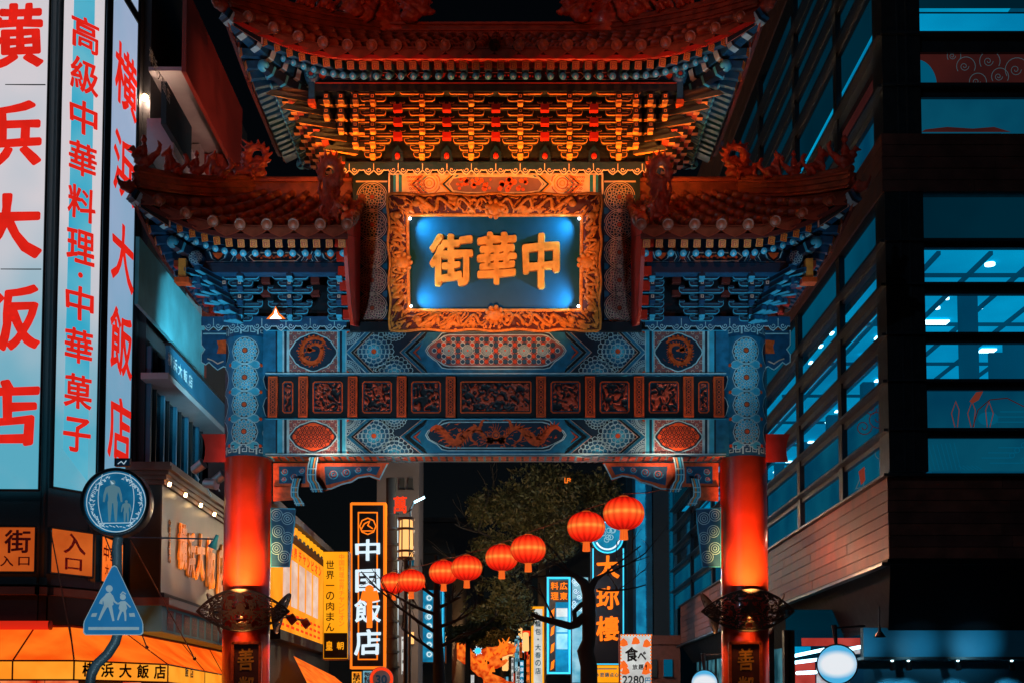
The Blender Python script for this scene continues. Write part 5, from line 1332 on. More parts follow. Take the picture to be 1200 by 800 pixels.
def seg_text(a, b, items, z, w, h, mat, bold=.03):
    U = (b-a); U.z = 0; U.normalize(); N = U.cross(Vector((0, 0, 1)))
    for ch, f in items:
        p = a.lerp(b, f); p.z = z; mb = MB(); put_char(mb, ch, p, U, (0, 0, 1), w, h, mat, bold=bold, lift=.015, brush=.04); mb.build('character', aw)
paint('ink_print', (0.03, 0.006, 0.004), 0.6)
seg_text(Pv[2], Pv[3], [(c, .14+.19*k) for k, c in enumerate('横浜大飯店')], ZY(785, 21.6), .27, .24, 'ink_print')
seg_text(Pv[3], Pv[4], [(c, .45+.14*k) for k, c in enumerate('飯店')], ZY(786, 24), .35, .2, 'ink_print')
# red tube lamp on the awning top
emit('red_tube', (1.0, .03, .01), .6)
t = thing('rolled_blind', 'glowing red rolled blind above the awning at the left edge', 'blind', (-8.6, 21.8, 3.1)); mb = MB(); a = onY(-100, 732, 21.8); b = onY(58, 732, 21.8); mb.tube([a, b], .075, 'red_tube', 12); o = mb.build('roll', t)
mb = MB(); mb.tube([b, b+Vector((.03, 0, 0))], .08, 'oxblood', 12); mb.build('end_cap', t)
# stays
for (x0, y0, x1, y1) in ((59, 620, 86, 763), (120, 620, 172, 758), (153, 632, 228, 771)):
    t = thing('stay_wire', {59: 'thin stay wire from beside the 入口 sign down to the awning corner', 120: 'thin stay wire running down behind the blue crossing sign to the awning', 153: 'thin stay wire from the brown sign box down to the awning'}[x0], 'wire', tuple(onY(x1, y1, 22)), 'stay wires of the awning')
    mb = MB(); mb.tube([onY(x0, y0, 21.9 if x0 < 150 else 23.9), onY(x1, y1, 21.4 if x0 < 100 else 22.4)], .012, 'brown_mould', 5); mb.build('cable', t)
    mb = MB(); mb.ball(onY(x1, y1, 21.4 if x0 < 100 else 22.4), .035, 'brown_mould', 8, 5); mb.build('anchor', t)
# shop front under the awning
mb = MB(); mb.box(-16, -7.4, 22.6, 34, 0, 2.9, 'facade_dark'); mb.build('ground_floor', bld)
emit('shop_glow', (1.0, .30, .10), .8, rgb2=(.5, .02, .01), scale=2)
mb = MB(); wallpath(mb, corner + [Vector((-7.1, 24.5, 0))], .3, 2.3, -.02, 'shop_glow'); mb.build('lit_shop_window', bld)
# ---- side facade
Xf = -7.15
mb = MB(); mb.box(Xf-.3, Xf, 24.6, 36, 0, 16, 'facade_dark'); mb.build('side_wall', bld)
def zpx(px, py, X): return onX(px, py, X).z
# windows
for k in range(7):
    y0 = 24.7 + .95*k; 
    zb, zt_ = zpx(155, 552, Xf), zpx(152, 398, Xf)+.2
    mb = MB(); mb.box(Xf, Xf+.03, y0+.05, y0+.9, zb, zt_, 'dark_glass'); w = mb.build('window', bld)
    mb = MB(); mb.box(Xf+.0, Xf+.10, y0-.05, y0+.05, zb, zt_, 'blue_band'); mb.box(Xf, Xf+.08, y0+.42, y0+.45, zb, zt_, 'black_metal'); mb.build('mullion', w)
mb = MB(); mb.box(-6.95, -6.88, 23.15, 28.3, zpx(150, 345, -6.9), zpx(150, 262, -6.9), 'teal_render'); mb.box(-6.88, -6.86, 28.2, 28.32, zpx(150, 345, -6.9), zpx(150, 262, -6.9), 'oxblood'); mb.build('balcony_front', bld)
za, zb = zpx(150, 388, -6.6), zpx(150, 352, -6.6)
t = thing('band_sign', 'long blue fascia sign with small white characters on the side facade', 'sign', (-6.6, 27, za))
mb = MB(); mb.box(-6.68, -6.6, 24.3, 29.3, za, zb, 'blue_band'); mb.box(-6.7, -6.58, 24.3, 29.4, zb, zb+.06, 'black_metal'); mb.build('fascia', t)
for k, ch in enumerate('横浜大飯店'):
    p = onX(199+6*k, 421+6.2*k, -6.59); mb = MB(); put_char(mb, ch, p, (0, 1, 0), (0, 0, 1), .30, .26, 'white_print', bold=.02, lift=.004); mb.build('character', t)
mb = MB(); mb.box(Xf, -6.62, 24.3, 29.2, za-.12, za+.0, 'grey_soffit'); mb.build('soffit', bld)
mb = MB(); mb.box(Xf, -6.5, 29.4, 31.5, zpx(262, 545, -6.5)-1, zpx(262, 470, -6.5), 'maroon_wall'); mb.build('side_pier', bld)
# upper overhang
z0, z1 = zpx(246, 140, -6.3), zpx(246, 44, -6.3)
mb = MB(); mb.box(-6.38, -6.3, 24.0, 29.1, z0, z1, 'oxblood'); mb.box(-7.2, -6.38, 29.0, 29.1, z0-.05, z1, 'oxblood'); mb.build('upper_fascia', bld)
mb = MB(); mb.box(-7.15, -6.40, 24.45, 28.9, z0+.25, z0+.33, 'grey_soffit'); mb.build('upper_soffit', bld)
mb = MB(); mb.box(-7.15, -6.62, 24.4, 27.9, zpx(200, 172, -6.6), zpx(200, 130, -6.6), 'grey_soffit'); mb.box(-7.2, -6.9, 27.6, 28.0, 9, z0+.2, 'grey_soffit'); mb.box(-7.15, -6.5, 28.1, 28.6, 10.5, z0+.2, 'oxblood'); mb.build('upper_beam', bld)
za, zb = zpx(155, 78, -6.55), zpx(155, 22, -6.55)
t = thing('dark_band_sign', 'dark navy sign band with faint white characters high on the left building', 'sign', (-6.5, 24.6, za))
mb = MB(); mb.box(-6.65, -6.55, 23.6, 25.5, za, zb, 'tower_body'); mb.build('fascia', t)
for k, ch in enumerate('横浜大飯店'):
    p = onX(177+5*k, 66+11.5*k, -6.54); mb = MB(); put_char(mb, ch, p, (0, 1, 0), (0, 0, 1), .26, .26, 'white_print', bold=.01, lift=.004); mb.build('character', t)
t = thing('wall_lamp', 'bright round wall lamp glowing white on the left facade', 'lamp', tuple(onY(170, 115, 24.6)))
mb = MB(); mb.ball(onY(170, 115, 24.6), .07, 'lamp_warm', 12, 8); mb.build('bulb', t); mb = MB(); mb.tube([onY(160, 103, 24.6), onY(168, 112, 24.6)], .05, 'steel', 8); mb.build('arm', t)
lamp('wall_lamp_light', 'POINT', onY(172, 118, 24.5), 28, (1, .62, .42), size=.07)
# ---- brown sign box with gold characters
bx = thing('brown_sign_box', 'brown moulded sign box with raised gold characters beside the left column', 'sign', (-6.9, 26, 4.4))
Xb = -6.62; Yb = 24.0
q = lambda px, py: onX(px, py, Xb)
zt0 = q(187, 565).z; zb0 = q(185, 692).z
mb = MB(); mb.box(-7.2, Xb-.03, Yb+.02, 32, zb0-.15, zt0+.25, 'facade_dark'); mb.build('box_body', bx)
paint('board_grey', (0.065, 0.055, 0.07), 0.4, scale=1.2, var=.2, bump=.05)
mb = MB(); mb.box(Xb-.03, Xb, Yb+.02, 32, zb0, zt0, 'board_grey'); mb.build('board', bx)
for k, (dz, dx) in enumerate(((.0, .06), (.08, .11), (.16, .16), (.24, .24), (.32, .20))):
    mb = MB(); mb.box(-7.25, Xb+dx, Yb-dx, 32, zt0+dz, zt0+dz+.075, 'brown_mould'); mb.build('moulding', bx)
mb = MB(); mb.box(-7.25, Xb+.10, Yb-.1, 32, zb0-.12, zb0-.02, 'facade_dark'); mb.box(-7.25, Xb+.22, Yb-.2, 32, zb0-.26, zb0-.12, 'brown_mould'); mb.build('lower_moulding', bx)
mb = MB(); mb.box(-7.25, Xb+.05, Yb-.05, 32, zb0-.75, zb0-.26, 'teal_render'); mb.build('patterned_frieze', bx)
for k in range(12):
    y = Yb+.3+.62*k; mb = MB(); A = Art(lambda u, v, d: Vector((Xb+.052+d, u, v)), mb)
    A.rect(y, zb0-.70, y+.48, zb0-.31, 'carving_ground', 1)
    for i in range(7): A.circle(y+.08+.055*i, zb0-.5+.1*sin(i*2.1), .05, .018, 'rust_paint', 2, 7)
    mb.build('carved_tile', bx)
for ch, px, py, w, h in (('横', 212, 640, .62, .92), ('浜', 222, 650, .66, .92), ('大', 233, 652, .74, 1.0), ('飯', 245, 660, .80, 1.1), ('店', 258, 668, .85, 1.2)):
    mb = MB(); put_char(mb, ch, q(px, py), (0, 1, 0), (0, 0, 1), w, h, 'gold_leaf', bold=.035, extr=.04, lift=.05, brush=.08); mb.build('gold_character', bx)
for k, ch in enumerate('中国料理専門'):
    mb = MB(); put_char(mb, ch, q(198, 612+8.6*k), (0, 1, 0), (0, 0, 1), .13, .13, 'gold_leaf', bold=.02, extr=.01, lift=.02); mb.build('gold_character', bx)
for px in (199, 218, 236, 252):
    p = q(px, 0); Y = p.y; lamp('sign_box_light', 'SPOT', (Xb+.16, Y, zt0-.02), 210, (1, .28, .04), aim=(Xb-.05, Y, zb0), size=.03, spot=70, blend=.9)
    mb = MB(); mb.tube([(Xb+.16, Y, zt0+.03), (Xb+.14, Y, zt0-.04)], .03, 'lamp_warm', 8); mb.build('downlight', bx)
# floodlights by the column
for k, (px, py, ln) in enumerate(((232, 547, 12), (246, 566, 15), (256, 560, 12))):
    c = onY(px, py, 23.2); t = thing('floodlight', ('small silver floodlight, upper one of the trio left of the column', 'large silver floodlight in the middle of the trio left of the column', 'silver floodlight nearest the left red column')[k], 'floodlight', tuple(c), 'floodlights left of the gate column')
    d = Vector((.5, -.2, .3)).normalized() if k != 1 else Vector((.9, -.3, -.15)).normalized()
    mb = MB(); mb.tube([c-d*.13, c-d*.1, c+d*.12, c+d*.14], [.05, .085, .10, .105], 'steel', 14); mb.build('housing', t)
    mb = MB(); mb.tube([c-d*.1, c+Vector((.0, .1, -.22))], .015, 'steel', 6); mb.build('bracket', t)
mb = MB(); t = thing('spot_arm_lamp', 'blue metal spot lamp on a thin horizontal arm beside the gold characters', 'lamp', tuple(onY(252, 636, 22.9)))
c = onY(252, 634, 22.9); mb.tube([c+Vector((.04, 0, .12)), c, c-Vector((.05, 0, .12))], [.03, .05, .095], 'blue_paint', 12); mb.build('shade', t)
mb = MB(); mb.tube([onY(150, 629, 23.6), onY(250, 631, 22.9)], .014, 'mid_blue_paint', 6); mb.build('arm', t)

for Y_ in (25.2, 26.8, 28.2):
    lamp('letter_fill', 'SPOT', (-5.5, Y_-.6, 3.6), 170, (1.0, .50, .14), aim=(-6.6, Y_, 4.5), size=.01, spot=55, blend=1)  # added fill spots from the street side for the gold letters
# ================================================================ right building : dark louvred glass corner block
paint('louvre_metal', (0.022, 0.032, 0.042), 0.35, spec=.5)
paint('pillar_black', (0.016, 0.022, 0.028), 0.4)
paint('copper_wood', (0.19, 0.052, 0.032), 0.6, scale=3, var=.4, bump=.25)
paint('copper_wood_dark', (0.12, 0.034, 0.024), 0.6, scale=3, var=.4, bump=.25)
paint('parapet_wood', (0.13, 0.06, 0.04), 0.5, scale=4, var=.4)
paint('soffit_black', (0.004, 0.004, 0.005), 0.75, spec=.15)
glassy('clear_glass', (0.75, 0.92, 1.0), 0.02)
emit('room_cyan', (0.0, 0.36, 0.62), 0.9, rgb2=(0.0, 0.22, 0.42), scale=.35)
emit('room_teal', (0.0, 0.10, 0.19), 0.6, rgb2=(0.0, 0.06, 0.12), scale=.35)
emit('room_dark', (0.0, 0.03, 0.055), 0.6, rgb2=(0.0, 0.018, 0.035), scale=.35)
emit('film_blue', (0.002, 0.085, 0.15), 0.75, rgb2=(0.0, 0.045, 0.10), scale=.6)
emit('film_red', (0.075, 0.014, 0.012), 0.55, rgb2=(0.045, 0.010, 0.010), scale=.8)
emit('tube_white', (0.55, 0.9, 1.0), 5.0)
emit('pale_film', (0.10, 0.20, 0.24), 0.35); emit('film_orange', (0.30, 0.05, 0.03), 0.45); emit('film_cyan', (0.0, 0.13, 0.24), 0.6)
emit('ceiling_glow', (0.9, 0.10, 0.015), 1.0)
YC = 22.4; XC = onY(1046, 560, YC).x
zc = lambda py: ZY(py, YC)
rb = thing('glass_building', 'dark corner building with lit cyan louvred windows and timber bands', 'building', (XC+4, YC+6, 0))
YE = 53.0; XE = 16.0
TOP = -258; rowsR = [(-252, -200, 'room_dark'), (-196, -150, 'room_dark'), (-145, -100, 'room_dark'), (-95, -45, 'room_dark'), (-40, 8, 'room_dark'), (12, 40, 'room_cyan'), (48, 102, 'film_red'), (112, 155, 'film_blue'), (230, 283, 'room_dark'), (290, 334, 'room_cyan'), (345, 392, 'room_cyan'), (402, 446, 'room_cyan'), (456, 503, 'film_blue'), (512, 551, 'film_blue')]
beams = [(-200, -194), (-150, -143), (-100, -93), (-46, -38), (42, 62), (102, 115), (283, 291), (334, 345), (392, 402), (446, 457), (503, 513)]
mull = [25.7, 29.5, 33.7, 38.0, 42.5, 47.5]
# rooms : floors, ceilings and back walls inside the glass; ceilings and walls carry the room light as glow
def room(z0, z1, ceil, wall):
    mb = MB(); x0, y0 = XC+.35, YC+.35
    mb.add([(x0, y0, z1), (XE, y0, z1), (XE, YE, z1), (x0, YE, z1)], [(0, 1, 2, 3)], ceil); mb.build('room_ceiling', rb)
    mb = MB(); mb.add([(x0+5, y0+4, z0), (XE, y0+4, z0), (XE, y0+4, z1), (x0+5, y0+4, z1)], [(0, 1, 2, 3)], wall); mb.add([(x0+5, y0+4, z0), (x0+5, YE, z0), (x0+5, YE, z1), (x0+5, y0+4, z1)], [(0, 1, 2, 3)], wall)
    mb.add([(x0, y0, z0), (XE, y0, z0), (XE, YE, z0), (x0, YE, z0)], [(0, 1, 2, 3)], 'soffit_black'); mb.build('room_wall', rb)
room(zc(560), zc(283), 'room_cyan', 'room_cyan')
room(zc(160), zc(4), 'room_cyan', 'room_teal'); room(zc(2), zc(TOP), 'room_cyan', 'room_teal')
# strip lamps and dots on the ceilings
for (px, py, w) in ((1095, 377, 16), (1157, 410, 9), (1160, 310, 5), (1098, 361, 3), (1148, 361, 3), (1110, 350, 2)):
    d = ray(px, py); zz = zc(283) - .04; tt = (zz - CAMZ)/d.z; c = Vector((0, 0, CAMZ)) + d*tt
    L = w/1500*c.y
    mb = MB()
    if w > 5: mb.box(c.x-L, c.x+L, c.y-.12, c.y+.12, zz-.03, zz, 'tube_white')
    else: mb.lathe([(0, -.02), (L*1.2, -.02), (L*1.2, .02)], 'tube_white', 12, Matrix.Translation((c.x, c.y, zz)))
    mb.build('ceiling_lamp', rb)
for (px, py, w) in ((1035, 445, 12), (1030, 471, 3), (975, 494, 10), (982, 481, 4), (952, 517, 6), (912, 552, 7), (1028, 395, 3), (1010, 417, 3), (925, 540, 5), (962, 405, 2), (975, 390, 2), (950, 424, 2)):
    d = ray(px, py); zz = zc(283) - .05; tt = (zz - CAMZ)/d.z; c = Vector((0, 0, CAMZ)) + d*tt
    if c.y > YE-.5 or c.x > XE: continue
    L = w/1500*c.y*.8
    mb = MB(); mb.box(c.x-L, c.x+L, c.y-.1, c.y+.1, zz-.03, zz, 'tube_white'); mb.build('ceiling_lamp', rb)
rc = random.Random(3)
for k in range(9):      # ducts, rails and partitions inside the lit storey
    x = XC + 1.0 + k*.95; mb = MB(); mb.box(x, x+.07, YC+.4, YE, zc(283)-.10, zc(283)-.03, 'room_teal'); mb.build('ceiling_rail', rb)
for k in range(9):
    y = YC + 1.6 + k*3.1; mb = MB(); mb.box(XC+.4, XE, y, y+.05, zc(283)-.09, zc(283)-.02, 'room_teal'); mb.build('ceiling_rail', rb)
for k in range(7):
    y = YC+2.5+3.6*k; mb = MB(); mb.box(XC+2.2, XC+2.5, y, y+.3, zc(560), zc(283), 'room_teal'); mb.build('inner_column', rb)
    mb = MB(); mb.box(XC+3.0, XC+4.4, y+.8, y+.86, zc(560), zc(283)-rc.uniform(.9, 1.6), 'room_teal'); mb.build('partition', rb)
for k in range(4):
    x = XC+3.2+1.5*k; mb = MB(); mb.box(x, x+rc.uniform(.3, 1.0), YC+3.0, YC+3.1, zc(560), zc(283)-rc.uniform(.7, 1.3), 'room_teal'); mb.build('partition', rb)
# panes
def pane(kind, pts, nm='window_pane'):
    mb = MB(); m = kind if kind.startswith('film') else 'clear_glass'
    if kind in ('room_dark', 'room_teal'):
        m = kind
    mb.add(pts, [(0, 1, 2, 3)], m); return mb.build(nm, rb)
xs = [XC, XC+2.25+.0, XC+6, XC+9.4]
fx = [onY(1082, 400, YC).x, onY(1260, 400, YC).x, XE]
ysd = [YC+.25] + mull + [YE]
for r, (a, b, kind) in enumerate(rowsR):
    z1, z0 = zc(a), zc(b)
    for i in range(2):
        k2 = kind
        pane(k2, [(fx[i]+.0, YC+.06, z0), (fx[i+1], YC+.06, z0), (fx[i+1], YC+.06, z1), (fx[i], YC+.06, z1)])
    for i in range(len(ysd)-1):
        k2 = kind
        if kind.startswith('film') and i > 0: k2 = 'film_blue' if r > 8 else 'room_dark'
        if kind == 'room_dark' and a > 200: k2 = 'room_teal' if i < 3 else 'room_dark'
        pane(k2, [(XC+.06, ysd[i], z0), (XC+.06, ysd[i+1], z0), (XC+.06, ysd[i+1], z1), (XC+.06, ysd[i], z1)])
# printed drawings on the films (front)
A = Art(lambda u, v, d: onY(u, v, YC+.055-d))
A.fill([(1074+24*cos(t), 102-32*max(0, sin(t))) for t in [pi*i/20 for i in range(21)]], 'film_cyan', 1)
for (cx, cy, r) in ((1132, 78, 11), (1146, 96, 10), (1172, 90, 10), (1160, 72, 12), (1192, 82, 14), (1118, 66, 8)):
    A.stroke([(cx+r*cos(t), cy-r*sin(t)) for t in [-.5+i*.28 for i in range(16)]], .7, 'pale_film', 2); swirl(A, cx-2, cy, r*.5, 'pale_film', .6, 2)
A.rect(1072, 118, 1079, 155, 'film_red', 1); A.fill([(1084, 152), (1110, 149), (1140, 151), (1165, 149), (1185, 155), (1080, 155)], 'film_red', 1)
for (x, s) in ((1119, 1), (1138, 1), (1160, -1)):
    A.stroke([(x, 500), (x-4*s, 484), (x+1*s, 470), (x+5*s, 480), (x+3*s, 500)], 1.0, 'film_orange', 2)
A.fill([(1136, 470), (1144, 459), (1152, 458), (1147, 468), (1140, 472)], 'film_orange', 2); A.disc(1158, 490, 12, 'film_cyan', 1, 16, 8)
A.stroke([(1140, 500), (1146, 480), (1160, 468), (1180, 466), (1200, 476)], 1.2, 'film_red', 2)
for k in range(3): A.stroke([(1160+6*k, 494-6*k), (1200+6*k, 494-6*k)], 1.2, 'film_cyan', 2)
for k in range(14): A.stroke([(1086+k*5, 550), (1080+k*5-2, 522-k*.5 if k < 9 else 545)], .6, 'film_cyan', 1)
for (y, x0, x1) in ((524, 1170, 1200), (530, 1158, 1192), (536, 1150, 1186), (542, 1160, 1200)): A.stroke([(x0, y), (x1, y)], 1.0, 'film_cyan', 2); A.circle(x1, y-3, 3, .8, 'film_cyan', 2, 8)
A.mb.build('printed_film', rb)
A = Art(lambda u, v, d: onX(u, v, XC+.055-d))
A.stroke([(1014, 548), (1008, 560), (1003, 572), (1012, 570), (1012, 562)], 1.4, 'pale_film', 2); A.fill([(1006, 552), (1013, 546), (1014, 562), (1009, 568)], 'film_orange', 3)
for (x, y, r) in ((1032, 530, 9), (1040, 520, 7), (1028, 490, 13), (1020, 478, 8), (1012, 500, 10)): swirl(A, x, y, r, 'film_red' if y < 510 else 'pale_film', 1.0, 2)
A.mb.build('printed_film', rb)
# louvre blades, mullions, corner pillar
for (a, b) in beams:
    z1, z0 = zc(a), zc(b); dp = .17
    mb = MB(); mb.box(XC-.02, XE, YC-.02, YC+.10, z0, z1, 'louvre_metal'); mb.box(XC-.10, XE, YC-.16, YC-.02, z1-.04, z1, 'louvre_metal'); mb.build('louvre_blade', rb)
    mb = MB(); mb.box(XC-.02, XC+.10, YC+.1, YE, z0, z1, 'louvre_metal'); mb.box(XC-dp, XC-.02, YC-.10, YE, z1-.05, z1, 'louvre_metal'); mb.build('louvre_blade', rb)
zbot, ztop = zc(553), zc(TOP)
for y in mull:
    mb = MB(); mb.box(XC-.06, XC+.05, y-.14, y+.14, zbot, ztop, 'pillar_black'); mb.build('mullion', rb)
mb = MB(); mb.box(XC-.08, onY(1083, 400, YC).x, YC-.10, YC+.5, zbot, ztop, 'pillar_black'); 
for u in (.18, .34): mb.box(XC+u, XC+u+.03, YC-.12, YC-.10, zbot, ztop, 'louvre_metal')
mb.build('corner_pillar', rb)
mb = MB(); mb.box(fx[1]-.15, fx[1]+.15, YC-.06, YC+.3, zbot, ztop, 'pillar_black'); mb.build('mullion', rb)
# timber bands laid from planks
def planks(z0, z1, rows, mats, xoff, yend, front_x1, front=True, side=True):
    h = (z1-z0)/rows
    mb = MB(); mb.box(XC-xoff+.03, XE, YC-xoff+.03, YC+.5, z0, z1, 'soffit_black'); mb.box(XC-xoff+.03, XC+.5, YC+.5, yend, z0, z1, 'soffit_black'); mb.build('band_core', rb)
    for r in range(rows):
        if side:
            y = YC-xoff; k = 0
            while y < yend:
                L = random.uniform(2.2, 3.6); y2 = min(yend, y+L); mb = MB(); j = random.uniform(0, .008)
                mb.box(XC-xoff-j, XC-xoff+.03, y+.004, y2-.004, z0+h*r+.006, z0+h*(r+1)-.006, random.choice(mats)); mb.build('plank', rb); y = y2
                if y > 40 and r % 1 == 0 and k > 12: break
                k += 1
        if front:
            x = XC-xoff
            while x < front_x1:
                L = random.uniform(1.6, 3.0); x2 = min(front_x1, x+L); mb = MB(); j = random.uniform(0, .008)
                mb.box(x+.004, x2-.004, YC-xoff-j, YC-xoff+.03, z0+h*r+.006, z0+h*(r+1)-.006, random.choice(mats)); mb.build('plank', rb); x = x2
planks(zc(655), zc(560), 7, ['copper_wood', 'copper_wood', 'copper_wood_dark'], .12, 50, 12)
planks(zc(228), zc(160), 5, ['copper_wood_dark'], .12, 40, 12)
planks(zc(TOP-6), zc(TOP-125), 5, ['parapet_wood'], .12, 50, 9, front=False)
mb = MB(); mb.box(XC-.22, XE, YC-.24, YC+.1, zc(560), zc(560)+.05, 'pillar_black'); mb.box(XC-.22, XC+.1, YC+.1, 50, zc(560), zc(560)+.05, 'pillar_black'); mb.build('band_cap', rb)
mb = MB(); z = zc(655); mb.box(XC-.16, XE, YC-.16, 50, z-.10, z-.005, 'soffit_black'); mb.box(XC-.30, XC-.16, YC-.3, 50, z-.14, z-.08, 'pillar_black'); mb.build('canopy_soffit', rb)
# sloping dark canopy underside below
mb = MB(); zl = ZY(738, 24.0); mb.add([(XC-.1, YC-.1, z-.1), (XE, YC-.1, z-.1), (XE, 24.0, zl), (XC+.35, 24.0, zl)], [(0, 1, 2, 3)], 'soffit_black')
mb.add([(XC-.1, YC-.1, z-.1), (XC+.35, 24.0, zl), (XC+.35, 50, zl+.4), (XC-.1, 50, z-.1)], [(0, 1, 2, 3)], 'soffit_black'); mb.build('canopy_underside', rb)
# ---- shop front
paint('shop_blue', (0.02, 0.26, 0.42), 0.55, scale=1.4, var=.12)
paint('poster_red', (0.45, 0.05, 0.04), 0.5)
sx = onY(1012, 760, 24.0).x
mb = MB(); mb.box(sx, XE, 24.0, 24.2, ZY(769, 24), zl+.05, 'shop_blue'); mb.build('shop_fascia', rb)
mb = MB(); mb.box(sx, XE, 25.0, 25.2, 0, ZY(769, 24)+.1, 'shop_blue'); mb.box(sx, XE, 24.0, 25.0, ZY(769, 24)-.05, ZY(769, 24), 'louvre_metal'); mb.build('shop_wall', rb)
for k, (px, e) in enumerate(((1022, 10), (1090, 9), (1160, 14))):
    c = onY(px, 752, 23.2); lamp('fascia_light', 'SPOT', (c.x, 23.1, c.z-.15), e*1.6, (.25, .75, 1), aim=(c.x, 24.0, c.z+.02), size=.01, spot=74, blend=1.0)
for k, px in enumerate((1045, 1064, 1122, 1185)):
    c = onY(px, 775, 24.4); t = thing('track_light', ('small track light nearest the round lamp under the fascia', 'second small track light under the cyan fascia', 'black angled track light in the middle of the cyan wall', 'rightmost black track light under the cyan fascia')[k], 'lamp', tuple(c), 'track lights over the shop wall')
    mb = MB(); mb.tube([c+Vector((0, 0, .02)), c+Vector((.04, .06, -.14))], [.045, .06], 'pillar_black', 10); mb.build('housing', t); mb = MB(); mb.ball(c+Vector((0, -.03, .03)), .03, 'tube_white', 8, 5); mb.build('bulb', t)
    lamp('track_light_beam', 'SPOT', c+Vector((.04, .05, -.16)), 30, (.3, .8, 1), aim=(c.x+.15, 25.0, 1.8), size=.04, spot=75, blend=.9)
c = onY(1031, 742, 22.9); t = thing('cone_lamp', 'small black cone pendant lamp hanging above the round lit sign', 'lamp', tuple(c)); mb = MB()
mb.lathe([(.02, .14), (.03, .05), (.10, -.05), (.115, -.06)], 'pillar_black', 16, Matrix.Translation(c)); mb.build('shade', t); mb = MB(); mb.tube([c+Vector((0, 0, .1)), c+Vector((0, 0, .5))], .012, 'pillar_black', 6); mb.build('stem', t)
# round lit sign
def round_lamp(px, py, rpx, Y, label):
    c = onY(px, py, Y); r = rpx/1500*Y
    t = thing('round_sign_lamp', label, 'sign', tuple(c), 'round lit drum signs of the shop')
    M = Matrix.Translation(c) @ Matrix.Rotation(radians(90), 4, 'X') @ Matrix.Rotation(radians(-14), 4, 'Y')
    mb = MB(); mb.lathe([(0, .10), (r*.93, .10)], 'drum_face', 32, M); mb.build('lit_face', t)
    mb = MB(); mb.lathe([(r*.93, .105), (r, .11), (r, -.10), (0, -.10)], 'louvre_metal', 32, M); mb.build('drum', t)
    mb = MB(); mb.tube([c + Vector((0, .05, r)), c + Vector((-.02, .1, r+.35))], [.03, .05], 'pillar_black', 8); mb.tube([c + Vector((-.02, .1, r+.3)), c + Vector((.6, .3, r+.35))], .02, 'pillar_black', 8); mb.build('bracket', t)
m = emit('drum_face', (.7, .85, 1), 1.0); n = m.node_tree.nodes; l = m.node_tree.links
tc = n.new('ShaderNodeTexCoord'); mp = n.new('ShaderNodeMapping'); mp.inputs['Location'].default_value = (-.5, -.5, -.5); gr = n.new('ShaderNodeTexGradient'); gr.gradient_type = 'SPHERICAL'; mp2 = n.new('ShaderNodeMapping'); mp2.inputs['Scale'].default_value = (1.7, .01, 2.6)
l.new(tc.outputs['Generated'], mp.inputs['Vector']); l.new(mp.outputs['Vector'], mp2.inputs['Vector']); l.new(mp2.outputs['Vector'], gr.inputs['Vector'])
rp = n.new('ShaderNodeValToRGB'); rp.color_ramp.elements[0].color = (.06, .42, .72, 1); rp.color_ramp.elements[1].color = (.78, .82, .86, 1); rp.color_ramp.elements[1].position = .35
l.new(gr.outputs['Fac'], rp.inputs['Fac']); l.new(rp.outputs['Color'], n['Principled BSDF'].inputs['Emission Color'])
round_lamp(981, 778, 24, 23.2, 'round lit drum sign with a pale glowing face by the shop entrance')
round_lamp(826, 800, 16, 27, 'small round lit drum sign at the bottom right of the gate opening')
# shop interior glimpsed past the sign
sh = thing('corner_shop', 'glazed shop front with red posters and white tube lights under the canopy', 'shop', (8, 26, 0))
emit('poster_lit', (.75, .07, .05), .8, rgb2=(.5, .03, .02), scale=2); emit('poster_pale', (.8, .75, .75), .8, rgb2=(.35, .1, .1), scale=6)
a = onY(925, 800, 27); b = onY(1012, 735, 27)
mb = MB(); mb.box(a.x, b.x+.4, 27.2, 27.3, 0, b.z+.4, 'room_dark'); mb.build('back_wall', sh)
for (x0, x1, y0, y1, m_) in ((927, 955, 775, 830, 'poster_lit'), (958, 975, 780, 830, 'poster_pale'), (1000, 1011, 770, 830, 'poster_lit'), (940, 1008, 747, 756, 'poster_lit'), (930, 950, 757, 766, 'room_cyan'), (975, 1008, 757, 766, 'poster_pale')):
    a = onY(x0, y1, 27.1); b = onY(x1, y0, 27.1); mb = MB(); mb.box(a.x, b.x, 27.1, 27.15, a.z, b.z, m_); mb.build('poster', sh)
for (x0, y0, x1, y1) in ((928, 776, 960, 772), (930, 768, 968, 760), (985, 762, 1010, 757), (934, 788, 956, 787)):
    mb = MB(); mb.tube([onY(x0, y0, 26), onY(x1, y1, 26.6)], .035, 'tube_white', 8); mb.build('tube_light', sh)
a = onY(915, 800, 24.6)
for px in (903, 922, 927):
    mb = MB(); p = onY(px, 800, 24.8); mb.box(p.x-.06, p.x+.06, 24.7, 24.9, 0, ZY(738, 24.8), 'louvre_metal'); mb.build('door_frame', sh)
mb = MB(); p = onY(927, 800, 24.9); q = onY(1012, 800, 24.9); mb.add([(p.x, 24.9, 0), (q.x, 24.9, 0), (q.x, 24.9, ZY(738, 24.9)), (p.x, 24.9, ZY(738, 24.9))], [(0, 1, 2, 3)], 'clear_glass'); mb.build('glass_door', sh)
# rear run of the shop front beyond the right column
emit('shop_rear', (0.10, .34, .42), .5, rgb2=(.0, .04, .07), scale=1.5)
mb = MB(); X2 = XC+.5; mb.box(X2, X2+.1, 28, 50, 0, zc(655)-.3, 'shop_rear')
for k in range(12): mb.box(X2-.06, X2, 28+1.9*k, 28.12+1.9*k, 0, zc(655)-.3, 'pillar_black')
mb.build('rear_glazing', sh)
lamp('canopy_spot', 'POINT', (5.3, 26.6, 4.8), 130, (1.0, .38, .20), size=.03)
lamp('canopy_spot', 'POINT', (5.4, 23.2, 5.0), 12, (1.0, .42, .30), size=.03)
